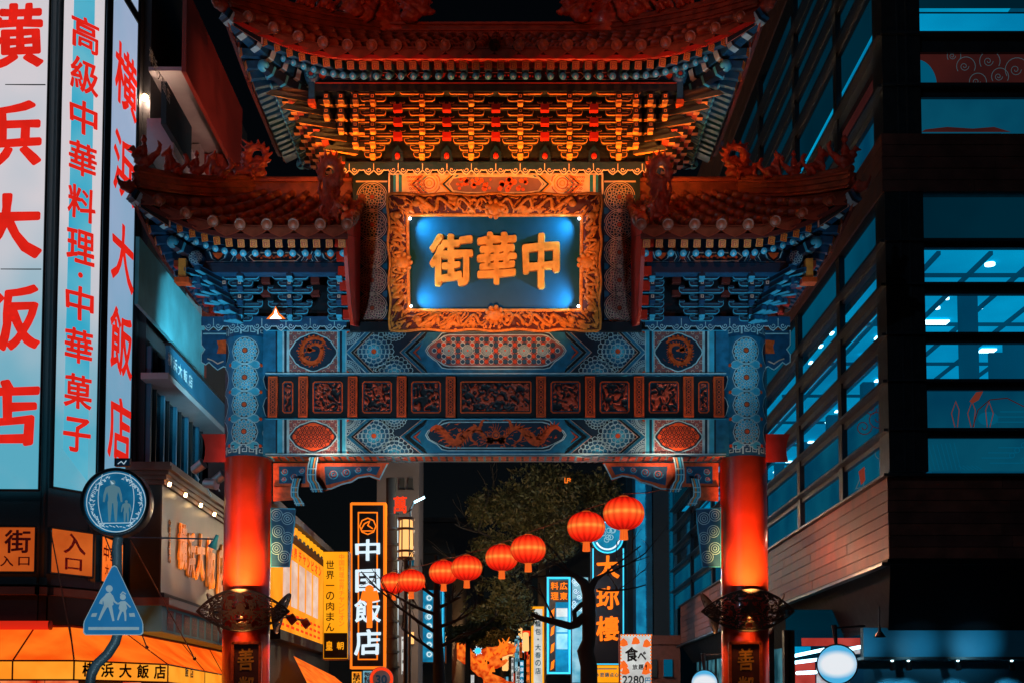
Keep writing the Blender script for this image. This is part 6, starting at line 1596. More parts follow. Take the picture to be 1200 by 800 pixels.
# ================================================================ lanterns
m = emit('lantern_red', (1.0, .03, .008), 1.0); n = m.node_tree.nodes; l = m.node_tree.links
tc = n.new('ShaderNodeTexCoord'); sp = n.new('ShaderNodeSeparateXYZ'); l.new(tc.outputs['Generated'], sp.inputs[0])
# band of hotter glow around the waist, where the bulb sits behind the silk
ma = n.new('ShaderNodeMath'); ma.operation = 'SUBTRACT'; ma.inputs[1].default_value = .5; l.new(sp.outputs['Z'], ma.inputs[0])
mb_ = n.new('ShaderNodeMath'); mb_.operation = 'ABSOLUTE'; l.new(ma.outputs[0], mb_.inputs[0])
lw = n.new('ShaderNodeLayerWeight'); lw.inputs['Blend'].default_value = .35
rp = n.new('ShaderNodeValToRGB'); e = rp.color_ramp.elements; e[0].position = .0; e[0].color = (1.0, .26, .04, 1); e[1].position = .09; e[1].color = (1.0, .09, .015, 1)
e2 = e.new(.30); e2.color = (.95, .018, .005, 1); e3 = e.new(.5); e3.color = (.40, .004, .003, 1)
l.new(mb_.outputs[0], rp.inputs['Fac'])
sx_ = n.new('ShaderNodeMath'); sx_.operation = 'SUBTRACT'; sx_.inputs[1].default_value = .5; l.new(sp.outputs['X'], sx_.inputs[0])
sy_ = n.new('ShaderNodeMath'); sy_.operation = 'SUBTRACT'; sy_.inputs[1].default_value = .5; l.new(sp.outputs['Y'], sy_.inputs[0])
at_ = n.new('ShaderNodeMath'); at_.operation = 'ARCTAN2'; l.new(sy_.outputs[0], at_.inputs[0]); l.new(sx_.outputs[0], at_.inputs[1])
m1 = n.new('ShaderNodeMath'); m1.operation = 'MULTIPLY'; m1.inputs[1].default_value = 16.0; l.new(at_.outputs[0], m1.inputs[0])
m2 = n.new('ShaderNodeMath'); m2.operation = 'COSINE'; l.new(m1.outputs[0], m2.inputs[0])
m3 = n.new('ShaderNodeMapRange'); m3.inputs['From Min'].default_value = -1; m3.inputs['To Min'].default_value = .70; m3.inputs['To Max'].default_value = 1.2; l.new(m2.outputs[0], m3.inputs['Value'])
fc = n.new('ShaderNodeMapRange'); fc.inputs['From Min'].default_value = .1; fc.inputs['From Max'].default_value = .95; fc.inputs['To Min'].default_value = 1.15; fc.inputs['To Max'].default_value = .45; l.new(lw.outputs['Facing'], fc.inputs['Value'])
m4 = n.new('ShaderNodeMath'); m4.operation = 'MULTIPLY'; l.new(m3.outputs[0], m4.inputs[0]); l.new(fc.outputs[0], m4.inputs[1])
l.new(m4.outputs[0], n['Principled BSDF'].inputs['Emission Strength'])
l.new(rp.outputs['Color'], n['Principled BSDF'].inputs['Emission Color'])
emit('tassel_amber', (1.0, .16, .02), .9); emit('lantern_cap', (.9, .12, .015), .7)
def lantern_mesh():
    mb = MB(); N = 28; rows = 12; vs = []
    for j in range(rows+1):
        t = -pi/2 + pi*j/rows
        for i in range(N*2): a = pi*i/N; r = (1 - .02*(i % 2))*cos(t)**.8 if 0 < j < rows else .22; r = max(r, .22); vs.append((r*cos(a), r*sin(a), .80*sin(t)))
    K = N*2; mb.add(vs, [(j*K+i, j*K+(i+1) % K, (j+1)*K+(i+1) % K, (j+1)*K+i) for j in range(rows) for i in range(K)], 'lantern_red', True); body = mb.mesh('silk_globe')
    mb = MB(); mb.lathe([(.0, .84), (.2, .84), (.26, .80), (.27, .72), (.1, .70)], 'lantern_cap', 16); top = mb.mesh('cap')
    mb = MB(); mb.lathe([(.1, -.70), (.26, -.72), (.25, -.80), (.2, -.82)], 'lantern_cap', 16); mb.lathe([(.17, -.8), (.19, -1.25), (.2, -1.28), (0, -1.28)], 'tassel_amber', 14); 
    for i in range(14): a = 2*pi*i/14; mb.tube([(.17*cos(a), .17*sin(a), -.82), (.2*cos(a), .2*sin(a), -1.27)], .012, 'lantern_cap', 4)
    tas = mb.mesh('tassel'); return body, top, tas
LB, LT, LS = lantern_mesh()
lan = [(461, 683, 15.5, 'leftmost red lantern, half hidden behind its neighbour'), (482, 680, 16.5, 'second red lantern from the left with an orange waist glow'), (520, 670, 17.5, 'red lantern half hidden behind the third bright one'), (547, 665, 18.5, 'orange glowing lantern in the left middle of the string'),
       (588, 653, 19.5, 'middle lantern hanging left of the tree gap'), (619, 643, 21, 'middle lantern overlapping in front, right of its twin'), (687, 617, 22.5, 'large red lantern left of the biggest one above the neon sign'), (731, 601, 24.5, 'largest red lantern at the right end of the string')]
LY = [38.5, 36.5, 34.5, 32.5, 30.5, 28.5, 26.5, 24.5]
cord = []
lant_objs = []
for k, (px, py, r, lab) in enumerate(lan):
    R = .40; Y = R*1500/r; Y = max(23.6, min(40, Y)); R = r/1500*Y
    c = onY(px, py, Y); t = thing('red_lantern', lab, 'lantern', tuple(c), 'red paper lanterns strung across the street')
    for me, nm in ((LB, 'silk_globe'), (LT, 'cap'), (LS, 'tassel')):
        o = place(me, nm, t); o.scale = (R, R, R)
    cord.append(c + Vector((0, 0, R*.95))); lamp('lantern_bulb', 'POINT', c - Vector((0, R+.1, 0)), 4, (1, .2, .05), size=.02)
t = thing('overhead_cord', 'thin cord that carries the red lanterns across the street', 'cord', tuple(cord[0]))
mb = MB(); pts = [onY(400, 694, 44)] + cord + [onY(790, 570, 23.2), onY(842, 545, 22.6)]
for a, b in zip(pts, pts[1:]):
    mb.tube([a, a.lerp(b, .5) - Vector((0, 0, .04)), b], .010, 'brown_mould', 5)
mb.build('cord', t)
# ================================================================ street signs in the foreground
paint('sign_face_blue', (0.02, 0.26, 0.55), 0.35, var=.06, bump=.02)
paint('reflective_white', (0.62, 0.66, 0.68), 0.4, var=.1)
paint('pole_paint', (0.06, 0.10, 0.125), 0.45)
emit('disc_lit', (0.008, 0.125, 0.26), 0.9, rgb2=(.004, .085, .19), scale=8)
emit('line_lit', (.45, .62, .70), .8); emit('figure_lit', (.10, .22, .28), .75)
YS = 12.0
def flat(Y): return lambda u, v, d: onY(u, v, Y - d)
pole = thing('sign_pole', 'grey blue pole with a bend that carries the two blue signs', 'pole', tuple(onY(105, 1000, YS)))
mb = MB(); mb.tube([onY(150, 555, YS+.1), onY(137, 640, YS+.1), onY(138, 742, YS+.1), onY(135, 752, YS+.1), onY(126, 766, YS+.1), onY(113, 778, YS+.1), onY(107, 790, YS+.1), onY(105, 805, YS+.1), Vector((onY(105, 805, YS).x, YS+.1, 0))], .047, 'pole_paint', 16); mb.build('pipe', pole)
ds = thing('round_sign', 'round lit blue sign with pale silhouettes of an adult and a child', 'sign', tuple(onY(136, 588, YS)))
A = Art(flat(YS), step=.002); cx, cy = 136, 588
mb = A.mb; c = onY(cx, cy, YS); r = 40/1500*YS
M = Matrix.Translation(c) @ Matrix.Rotation(radians(90), 4, 'X')
mb.lathe([(r*.93, -.0), (r*.93, .05), (r*1.0, .055), (r*1.02, .03), (r*1.02, -.12), (0, -.12)], 'louvre_metal', 48, M); mb.build('rim', ds)
A = Art(flat(YS), step=.002); A.disc(cx, cy, 37.6, 'disc_lit', 1, 48); A.mb.build('lit_face', ds)
A = Art(flat(YS), step=.002)
A.circle(cx, cy, 34.5, 1.0, 'line_lit', 2, 48)
for side in (-1, 1):
    A.stroke([(cx+side*(14+5*sin(t*3.1))+side*2, cy-33+57*t) for t in [i/14 for i in range(15)]], .8, 'line_lit', 3)
    rnd = random.Random(4+side)
    for k in range(40):
        t = k/40; a = radians(200 - 130*t) if side < 0 else radians(-20+130*t); a = pi/2 + side*(radians(-150)+radians(125)*t)*-1
        x = cx + side*(30-4*rnd.random())*abs(sin(a)) ; x = cx + side*31*sin(.35+2.3*t); y = cy - 31*cos(.35+2.3*t); dx, dy = rnd.uniform(-3, 3), rnd.uniform(-3, 3)
        A.stroke([(x, y), (x-side*rnd.random()*5+dx*.4, y+dy), (x+dx*.6-side*2, y+dy*.4+2)], .75, 'line_lit', 3)
for k in range(12): A.stroke([(cx-24+4*k, cy+27+rnd.uniform(-1.5, 2)), (cx-21+4*k, cy+26+rnd.uniform(-1, 4))], .8, 'line_lit', 3)
A.stroke([(cx-19, cy+24.5), (cx+19, cy+24)], .9, 'line_lit', 3); A.mb.build('plum_branches', ds)
def figure(A, cx, cy, h, mat, L=4, walk=0):
    s = h
    A.disc(cx, cy-.44*s, .065*s, mat, L, 12)
    A.fill([(cx-.15*s, cy-.34*s), (cx-.04*s, cy-.385*s), (cx+.04*s, cy-.385*s), (cx+.15*s, cy-.34*s), (cx+.10*s, cy-.10*s), (cx+.11*s, cy+.04*s), (cx-.11*s, cy+.04*s), (cx-.10*s, cy-.10*s)], mat, L)
    for sd in (-1, 1):
        A.stroke([(cx+sd*.13*s, cy-.32*s), (cx+sd*.185*s, cy-.16*s), (cx+sd*.21*s, cy+.01*s)], [.075*s, .06*s, .04*s], mat, L+1)
        A.stroke([(cx+sd*.065*s, cy), (cx+sd*(.07+walk)*s, cy+.24*s), (cx+sd*(.075+walk*1.6)*s, cy+.47*s)], [.11*s, .08*s, .045*s], mat, L+1)
A = Art(flat(YS), step=.002); figure(A, 132, 587, 50, 'figure_lit'); A.fill([(129, 562), (134, 566), (131, 567)], 'line_lit', 6); A.mb.build('adult_silhouette', ds)
A = Art(flat(YS), step=.002); figure(A, 148, 599, 27, 'figure_lit', 5); A.mb.build('child_silhouette', ds)
t = thing('small_plate', 'small blue plate on top of the round street sign', 'sign', tuple(onY(143, 541, YS)))
mb = MB(); a = onY(135, 546, YS+.05); b = onY(153, 537, YS+.05); mb.box(a.x, b.x, YS+.02, YS+.08, a.z, b.z, 'louvre_metal'); mb.build('plate', t)
A = Art(flat(YS+.02), step=.002); A.rect(136, 538, 152, 545, 'sign_face_blue', 1); A.stroke([(138, 543), (142, 540), (145, 543), (148, 539)], 1, 'line_lit', 2); A.mb.build('plate_face', t)
cs = thing('crossing_sign', 'blue five sided school crossing sign with an adult and child walking', 'sign', tuple(onY(132, 743, YS)))
P = [(131, 663), (134, 661.5), (137, 663), (167, 727), (168, 731), (168, 741), (165.5, 743.5), (100, 743.5), (97.5, 741), (97.5, 731), (98.5, 727)][::-1]
mb = MB(); mb.prism(P, lambda u, v, d: onY(u, v, YS-.02+d), 0, .025, 'reflective_white', 'pole_paint'); mb.build('plate', cs)
A = Art(flat(YS-.02), step=.002); P2 = [(132.7+(x-132.7)*.965, 712+(y-712)*.965) for x, y in P]; A.fill(P2, 'sign_face_blue', 1); A.mb.build('face', cs)
A = Art(flat(YS-.02), step=.002); w = 'reflective_white'
A.rect(103.5, 734, 163, 737.5, w, 3); A.fill([(108, 718), (114, 717.5), (112.5, 722), (106.5, 722)], w, 3); A.fill([(151, 718), (157.5, 717.5), (158.5, 722), (152, 722)], w, 3); A.mb.build('road_bars', cs)
A = Art(flat(YS-.02), step=.002)
A.disc(128, 689, 4.1, w, 3, 14); A.fill([(124, 695), (129, 693), (132, 697), (133, 708), (129, 711), (122, 711), (121, 703)], w, 3)
A.stroke([(125, 697), (119, 703), (118, 707)], [3, 3, 4.5], w, 4); A.stroke([(131, 697), (134, 704), (138, 707)], [2.6, 2.2, 2], w, 4)
A.stroke([(124, 709), (120, 717), (116, 726)], [4.6, 3.4, 2.4], w, 4); A.stroke([(129, 709), (131, 718), (133, 727)], [4.6, 3.4, 2.4], w, 4); A.mb.build('adult_symbol', cs)
A = Art(flat(YS-.02), step=.002)
A.disc(144, 699, 3.5, w, 3, 12); A.stroke([(141, 696.5), (144, 693), (147.5, 695.5)], 1.4, w, 4); A.fill([(141, 704), (147, 703.5), (149, 712), (147, 716), (141, 716), (139, 712)], w, 3)
A.stroke([(142, 705), (138, 707)], 1.8, w, 4); A.stroke([(147, 705), (151, 709), (153, 711)], 1.8, w, 4); A.stroke([(142, 715), (139.5, 721), (138, 726)], [3, 2.4, 1.8], w, 4); A.stroke([(146, 715), (147, 721), (147, 727)], [3, 2.4, 1.8], w, 4); A.mb.build('child_symbol', cs)

lamp('sign_fill_spot', 'SPOT', (-1.5, 3.0, 1.2), 1700, (.55, .85, 1.0), aim=tuple(onY(134, 705, YS)), size=.1, spot=11, blend=.5)  # added spot that brightens the crossing sign, no vehicle behind it
# ================================================================ the street seen through the gate
emit('yellow_lit', (1.0, .42, .012), 1.0, rgb2=(1.0, .34, .006), scale=.8)
emit('menu_lit', (1.0, .36, .02), 1.0, rgb2=(.95, .26, .01), scale=.9)
emit('menu_white', (.85, .62, .5), .9, rgb2=(.7, .42, .30), scale=.7, stretch=(1, 1, 3))
emit('neon_orange', (1.0, .20, .012), 1.1); emit('neon_red', (1.0, .05, .01), 1.0); emit('neon_cyan', (.05, .62, .95), 1.3)
emit('char_white', (.72, .90, 1.0), 1.0); emit('lamp_panel', (1.0, .50, .16), 1.3); emit('lit_blue', (.01, .26, .46), .9, rgb2=(.005, .12, .25), scale=2)
emit('lit_pale', (.35, .60, .68), .9, rgb2=(.05, .32, .45), scale=2); emit('lit_orange', (1.0, .22, .02), 1.0, rgb2=(.8, .08, .01), scale=3)
emit('lit_white', (.75, .78, .75), .9, rgb2=(.5, .5, .48), scale=2)
paint('sign_black', (0.012, 0.010, 0.012), 0.4); paint('grey_wall', (0.13, 0.12, 0.135), 0.7, scale=.8, var=.2, bump=.2); paint('dark_wall', (0.025, 0.03, 0.035), 0.7)
paint('teal_wall', (0.02, 0.11, 0.16), 0.5, scale=.8); paint('brick_wall', (0.16, 0.05, 0.04), 0.7); paint('bark', (0.022, 0.017, 0.014), 0.8, scale=12, bump=.6)
paint('foliage', (0.055, 0.060, 0.020), 0.6, scale=9, var=.6); paint('foliage_olive', (0.085, 0.070, 0.022), 0.6, scale=9, var=.6)
def pxbox(mb, x0, y0, x1, y1, Y, dep, mat):
    a = onY(x0, y1, Y); b = onY(x1, y0, Y); mb.box(a.x, b.x, Y, Y+dep, a.z, b.z, mat)
def pxsign(name, label, cat, x0, y0, x1, y1, Y, face, edge='sign_black', dep=.18, fr=1.0, group=None):
    t = thing(name, label, cat, tuple(onY((x0+x1)/2, y1, Y)), group)
    mb = MB(); pxbox(mb, x0, y0, x1, y1, Y, dep, edge); mb.build('sign_box', t)
    A = Art(flat(Y), step=.004); A.rect(x0+fr, y0+fr, x1-fr, y1-fr, face, 1); A.mb.build('face', t)
    return t
def pxchars(t, Y, items, mat, bold=.02, lift=.03, brush=0.0, nm='character'):
    for ch, x, y, w, h in items:
        k = Y/1500*1.01; mb = MB(); put_char(mb, ch, onY(x, y, Y), (1, 0, 0), (0, 0, 1), w*k, h*k, mat, bold=bold, lift=lift, brush=brush); mb.build(nm, t)
# -- left side of the street
Xm = -7.0
mbd = thing('menu_building', 'building with a glowing menu wall behind the left column', 'building', (-8, 44, 0))
mb = MB(); mb.box(-16, Xm, 36, 49, 0, onX(330, 600, Xm).z, 'dark_wall'); mb.build('wall', mbd)
mb = MB(); mb.box(Xm-.2, Xm+.25, 36, 49, onX(330, 606, Xm).z, onX(330, 597, Xm).z, 'grey_wall'); mb.build('parapet', mbd)
mn = thing('menu_board', 'large glowing yellow orange menu board on the side wall behind the left column', 'sign', (Xm, 42, 4))
za, zb = onX(325, 738, Xm+.1).z, onX(325, 622, Xm+.1).z
ya, yb = onX(319, 700, Xm+.1).y, onX(380, 700, Xm+.1).y
mb = MB(); mb.box(Xm, Xm+.1, ya, yb, za, zb, 'menu_lit'); mb.build('lit_board', mn)
for k in range(5):
    y = ya+1.7+k*1.45; mb = MB(); mb.box(Xm+.1, Xm+.12, y, y+1.05, za+.9+.0*k, zb-.55, 'menu_white'); mb.build('menu_photo', mn)
for k, ch in enumerate('中国世界チャンピオン'):
    mb = MB(); put_char(mb, ch, Vector((Xm+.1, ya+1.2+k*.86, zb-.28)), (0, 1, 0), (0, 0, 1), .55, .34, 'neon_red', bold=.03, lift=.02); mb.build('character', mn)
for k in range(9):
    for r in range(3): mb = MB(); mb.box(Xm+.12, Xm+.13, ya+1.3+k*.9, ya+1.8+k*.9, za+.2+.2*r, za+.28+.2*r, 'neon_red'); mb.build('menu_text', mn)
for k in range(12):
    yy = ya+.3+k*.75; mb = MB(); mb.tube([(Xm-.1, yy, zb+.40), (Xm+.45, yy, zb+.12)], .13, 'yellow_lit' if k > 3 else 'menu_lit', 8); mb.build('roof_tile', mn)
mb = MB(); mb.box(Xm-.1, Xm+.4, ya, yb, zb+.0, zb+.10, 'dark_wall'); mb.box(Xm, Xm+.35, ya, yb, za-.3, za-.02, 'dark_wall'); mb.build('canopy', mn)
for k in range(2):
    p = onX((346, 362)[k], 722+5*k, Xm+.9); mb = MB(); t = thing('arm_spotlight', ('nearer', 'farther')[k] + ' dark spotlight on a thin arm in front of the menu board', 'lamp', tuple(p)); mb.tube([Vector((Xm, p.y-.6, p.z+.1)), p], .03, 'steel', 6); mb.build('arm', t); mb = MB(); mb.tube([p, p+Vector((-.18, .0, -.12))], [.12, .16], 'oxblood', 10); mb.build('head', t)
mb = MB(); mb.box(-16, -7.05, 36, 46, 0, 2.6, 'shop_glow'); mb.build('lit_ground_floor', mbd)
oa = thing('small_awning', 'orange awning hanging over the pavement below the menu board', 'awning', tuple(onY(375, 790, 36)))
mb = MB(); P = [onX(343, 770, -6.9), onX(388, 800, -6.9), Vector((-5.9, onX(388, 800, -6.9).y, 2.3)), Vector((-5.9, onX(343, 770, -6.9).y+.5, 2.3))]
P = [onY(344, 768, 40), onY(392, 792, 46), onY(404, 802, 42), onY(360, 800, 37)]; mb.add(P, [(0, 1, 2, 3)], 'lit_orange'); mb.add([P[3], P[2], P[2]-Vector((0,0,.25)), P[3]-Vector((0,0,.25))], [(0, 1, 2, 3)], 'amber_valance'); mb.build('canvas', oa)
t = pxsign('vertical_sign', 'tall yellow lit sign with dark characters 世界一の肉まん', 'sign', 378, 645, 408.5, 772, 40, 'yellow_lit', 'brown_mould', .6)
pxchars(t, 40, [(c, 387, 661+12.2*k, 9.5, 9.8) for k, c in enumerate('世界一の肉まん')], 'ink_print', .012)
pxchars(t, 40, [(c, 400.5, 652+7.1*k, 6.2, 6.4) for k, c in enumerate('中国料理世界チャンピオン')], 'neon_orange', .02)
A = Art(flat(40), step=.004); A.rect(379.5, 741, 407, 770.5, 'sign_black', 3); A.mb.build('black_field', t)
pxchars(t, 39.98, [('皇', 386, 756, 8, 11), ('朝', 399, 756, 8, 9)], 'yellow_lit', .02, .05)
t = pxsign('hotel_sign', 'tall black sign in an orange frame with white characters 中国飯店', 'sign', 410, 588, 452, 783, 42, 'sign_black', 'neon_orange', .5, 1.8)
A = Art(flat(42), step=.004)
A.stroke([(411.6, 590), (450.4, 590), (450.4, 781.4), (411.6, 781.4)], 2.6, 'neon_orange', 3, True)
A.stroke([(420, 600), (442, 600), (442, 772), (420, 772)], 1.6, 'neon_orange', 3, True)
A.circle(431, 616, 9.5, 1.5, 'neon_orange', 5, 8); A.disc(431, 616, 9, 'sign_black', 4, 8)
A.stroke([(423, 620), (427, 613), (433, 610), (431, 615), (437, 619)], 1.6, 'neon_orange', 6); A.stroke([(423, 621.5), (438, 621.5)], 1.4, 'neon_orange', 6); A.mb.build('frame_lines', t)
pxchars(t, 41.9, [('中', 431, 644, 29, 25), ('国', 431, 680, 29, 27), ('飯', 431, 715, 31, 28), ('店', 431, 752, 31, 30)], 'char_white', .022, .05, .04)
# orange silhouette figure lantern hanging in front
t = thing('figure_lantern', 'small orange glowing figure ornament hanging in front of the hotel sign', 'ornament', tuple(onY(433, 720, 40)))
A = Art(flat(40), step=.01); 
mb = MB(); c = onY(433, 698, 40)
mb.tube([onY(424, 697, 40), onY(433, 699, 40), onY(443, 697, 40)], .16, 'neon_orange', 8); mb.ball(onY(433, 690, 40), (.14, .1, .14), 'neon_orange'); mb.tube([onY(433, 700, 40), onY(433, 735, 40)], .09, 'neon_orange', 8); mb.build('body', t)
# pipes and wall right of the sign
t = thing('pipe_stack', 'dark vertical pipe with brackets beside the hotel sign', 'pipe', tuple(onY(460, 800, 43)))
mb = MB(); mb.tube([onY(460, 850, 43), onY(459, 560, 43)], .19, 'bark', 12); mb.build('pipe', t)
for k in range(11): mb = MB(); mb.tube([onY(460, 600+18*k, 43), onY(460, 602.5+18*k, 43)], .24, 'black_metal', 12); mb.build('pipe_clamp', t)
def block(name, label, x0, y0, x1, Y, dep, mat, wins=(), X=None, wm='lit_blue'):
    t = thing(name, label, 'building', tuple(onY((x0+x1)/2, 835, Y)))
    mb = MB(); a = onY(x0, 840, Y); b = onY(x1, y0, Y); mb.box(a.x, b.x, Y, Y+dep, 0, b.z, mat); mb.build('wall', t)
    mb = MB(); mb.box(a.x-.1, b.x+.1, Y-.12, Y, b.z-.35, b.z, mat); mb.build('roof_edge', t)
    for (u, v, w, h, m) in wins:
        mb = MB(); pxbox(mb, u, v, u+w, v+h, Y-.06, .05, m); wo = mb.build('window', t); mb = MB(); pxbox(mb, u-.8, v+h, u+w+.8, v+h+1.2, Y-.12, .1, 'black_metal'); mb.build('sill', t)
    return t
block('grey_building', 'pale grey building with a white lit edge behind the hotel sign', 440, 500, 491, 47, 2.5, 'grey_wall', [(468, 720, 7, 10, 'dark_wall'), (478, 700, 7, 12, 'dark_wall'), (468, 560, 6, 12, 'dark_wall'), (478, 560, 6, 12, 'dark_wall'), (478, 650, 7, 12, 'room_teal'), (478, 740, 7, 14, 'lamp_panel'), (478, 675, 8, 5, 'steel')])
t = thing('neon_edge', 'thin white neon edge line on the pale grey building', 'light', tuple(onY(467, 770, 46.8))); mb = MB(); mb.tube([onY(465, 775, 46.8), onY(466, 608, 46.8), onY(472, 608, 46.8)], .05, 'char_white', 6); mb.build('tube', t)
mb = MB(); mb.tube([onY(470, 785, 46.8), onY(470, 752, 46.8), onY(488, 786, 46.8)], .04, 'char_white', 6)
block('dark_block', 'dark office block standing behind the lantern string', 486, 606, 560, 95, 20, 'dark_wall', [(511, 645, 8, 5, 'lamp_panel'), (498, 660, 5, 4, 'room_teal'), (530, 660, 5, 4, 'room_dark'), (530, 690, 6, 4, 'room_teal')])
t = thing('red_neon_sign', 'red orange neon character on a pole top beside the street lamp', 'sign', tuple(onY(469, 600, 40))); pxchars(t, 40, [('萬', 469, 591, 16, 20)], 'neon_red', .02, .02, .05)
mb = MB(); mb.tube([onY(476, 600, 40.2), onY(483, 596, 40.2)], .03, 'black_metal', 6); mb.build('arm', t)
t = thing('lantern_post', 'street lamp post with a tall warm lit lantern head', 'street lamp', tuple(onY(476, 850, 40)))
mb = MB(); c = onY(476, 632, 40); mb.lathe([(.20, -.58), (.22, -.5), (.20, .6), (.12, .66)], 'lamp_panel', 12, Matrix.Translation(c)); mb.build('lamp_glass', t)
mb = MB()
for i in range(6):
    a_ = 2*pi*i/6; mb.tube([c+Vector((.23*cos(a_), .23*sin(a_), -.6)), c+Vector((.23*cos(a_), .23*sin(a_), .62))], .02, 'brown_mould', 4)
for z in (-.62, -.4, .3, .62): mb.lathe([(.2, z), (.27, z), (.27, z+.07), (.2, z+.07)], 'brown_mould', 12, Matrix.Translation(c))
mb.build('lamp_cage', t); mb = MB(); mb.tube([(c.x, c.y, 0), (c.x, c.y, c.z-.6)], .07, 'black_metal', 8); mb.build('post', t)
def streetlight(px, py, Y, label, s=1):
    t = thing('street_light', label, 'street lamp', tuple(onY(px, 850, Y)), 'slanted white street light heads'); p = onY(px, py, Y)
    mb = MB(); mb.tube([p-Vector((.34, 0, .17))*s, p+Vector((.34, 0, .17))*s], .075*s, 'tube_white', 8); mb.build('lamp_head', t); mb = MB(); mb.tube([p-Vector((.34, 0, .17))*s, p-Vector((.6, -.1, .6))*s, Vector((p.x-.6*s, Y+.1, 0))], .04, 'black_metal', 6); mb.build('post', t)
streetlight(491.5, 585, 42, 'large white street light head beside the red neon character', .5)
streetlight(525, 720, 75, 'small white street light head right of the bare tree trunk', .5); streetlight(594, 743, 85, 'small white street light head over the right end of the orange dragon', -.5)
lamp('street_light_beam', 'POINT', onY(491, 590, 41.5), 120, (.5, .85, 1), size=.15)
# blue lit sign tower, far left
t = pxsign('blue_sign_tower', 'tall pale blue lit signboard behind the bare tree on the left', 'sign', 485, 690, 522, 776, 60, 'lit_blue', 'sign_black', 1.0)
A = Art(flat(60), step=.01)
for x in (487.5, 494, 513, 519): A.stroke([(x, 692), (x, 774)], 1.0, 'neon_cyan', 3)
for k in range(7): A.disc(503+random.uniform(-2, 2), 700+11*k, 4.2, 'lit_pale', 3, 9); A.circle(503, 700+11*k, 2.6, 1, 'char_white', 5, 8)
A.mb.build('print', t)
t = thing('speed_sign', 'round red rimmed speed limit sign reading 30', 'sign', tuple(onY(447, 850, 30)))
c = onY(447, 795, 30); M = Matrix.Translation(c) @ Matrix.Rotation(radians(90), 4, 'X'); mb = MB(); mb.lathe([(0, .0), (.29, 0), (.29, -.03), (0, -.03)], 'reflective_white', 28, M); mb.build('plate', t)
A = Art(flat(30), step=.004); A.circle(447, 795, 12.1, 3.4, 'neon_red', 1, 28); A.mb.build('red_rim', t)
mb = MB(); put_line(mb, '30', onY(447, 795.5, 30), (1, 0, 0), (0, 0, 1), 10.5*.02, 'sign_face_blue', .03, .02); mb.build('numerals', t)
mb = MB(); mb.tube([Vector((c.x, 30.06, c.z+.2)), Vector((c.x, 30.06, 0))], .03, 'steel', 8); mb.build('post', t)
lamp('sign_fill_spot', 'SPOT', (-2.0, 22.0, 1.0), 160, (.8, .9, 1.0), aim=tuple(onY(447, 795, 30)), size=.02, spot=9, blend=.5)  # added spot that brightens the speed sign face
# -- right side of the street
block('teal_building', 'tall teal lit building with vertical piers right of the neon sign', 735, 470, 792, 56, 30, 'teal_wall')
tb = bpy.data.objects['teal_building']
for (x0, x1, y0, m_) in ((736, 741, 560, 'dark_wall'), (746, 757, 560, 'lit_blue'), (757, 765, 560, 'blue_band'), (765, 785, 545, 'dark_wall'), (785, 788, 560, 'room_teal')):
    mb = MB(); pxbox(mb, x0, y0, x1, 760, 55.9, .09 if m_ != 'dark_wall' else .5, m_); mb.build('pier', tb)
block('brick_building', 'low reddish brown shop building at the right edge of the street view', 753, 744, 797, 50, 8, 'brick_wall', [(760, 772, 10, 20, 'dark_wall'), (778, 772, 10, 20, 'room_teal')])
t = pxsign('neon_sign', 'tall black neon sign with orange characters and cyan tube edges', 'sign', 693, 640, 732, 779, 45, 'sign_black', 'navy_paint', .5)
A = Art(flat(45), step=.004)
for x in (695, 730.5): A.stroke([(x, 642), (x, 777)], 1.5, 'neon_cyan', 3)
A.stroke([(693, 777.5), (732, 777.5)], 1.2, 'neon_cyan', 3); A.mb.build('neon_edge_tube', t)
pxchars(t, 44.95, [('大', 712, 664, 27, 27), ('珎', 712, 700, 27, 27), ('樓', 712, 736, 27, 29)], 'neon_orange', .026, .05, .05)
mb = MB(); put_line(mb, 'SINCE 1947'[:5], onY(712, 759, 44.9), (1, 0, 0), (0, 0, 1), .13, 'dark_glass', .01, .02); 
A = Art(flat(45), step=.004); A.disc(712, 629, 19, 'lit_blue', 2, 24); A.circle(712, 629, 18, 1.6, 'neon_cyan', 4, 28); A.stroke([(712+14*cos(a_), 629+14*sin(a_)) for a_ in [.2+i*.14 for i in range(19)]], 2.0, 'char_white', 5)
for k in range(9): A.circle(705+random.random()*14, 618+random.random()*14, 3, 1, 'lit_pale', 4, 7)
A.mb.build('round_emblem', t)
mb = MB(); c = onY(712, 629, 45.1); mb.lathe([(.58, 0), (.6, -.3), (0, -.3)], 'navy_paint', 24, Matrix.Translation(c) @ Matrix.Rotation(radians(90), 4, 'X')); mb.build('emblem_box', t)
t = pxsign('price_sign', 'white lit sign with orange flame print reading 食べ放題 and 2280', 'sign', 726, 742, 764, 812, 40, 'lit_white', 'oxblood', .3)
A = Art(flat(40), step=.004)
A.mb.build('print_ground', t) if A.mb.v else None
for (x, y, s_) in ((731, 752, 1), (745, 750, 1), (758, 753, 1), (731, 778, 1), (759, 779, 1), (733, 785, 1), (757, 785, 1)): A_ = Art(flat(40), step=.004); A_.fill([(x-5, y+4), (x-3, y-3), (x, y-5), (x+4, y-1), (x+5, y+3), (x, y+5)], 'tassel_amber', 2); A_.mb.build('flame_print', t)
A.disc(745, 768, 14, 'lit_white', 3, 20)
for k in range(11):
    A.rect(727.5+3.5*k, 742.6, 729.2+3.5*k, 744.8, 'neon_orange', 4)
for k in range(17):
    for x in (726.8, 762): A.rect(x, 746+4*k, x+1.6, 748+4*k, 'neon_orange', 4)
A.mb.build('bulb_border', t)['kind'] = 'stuff'
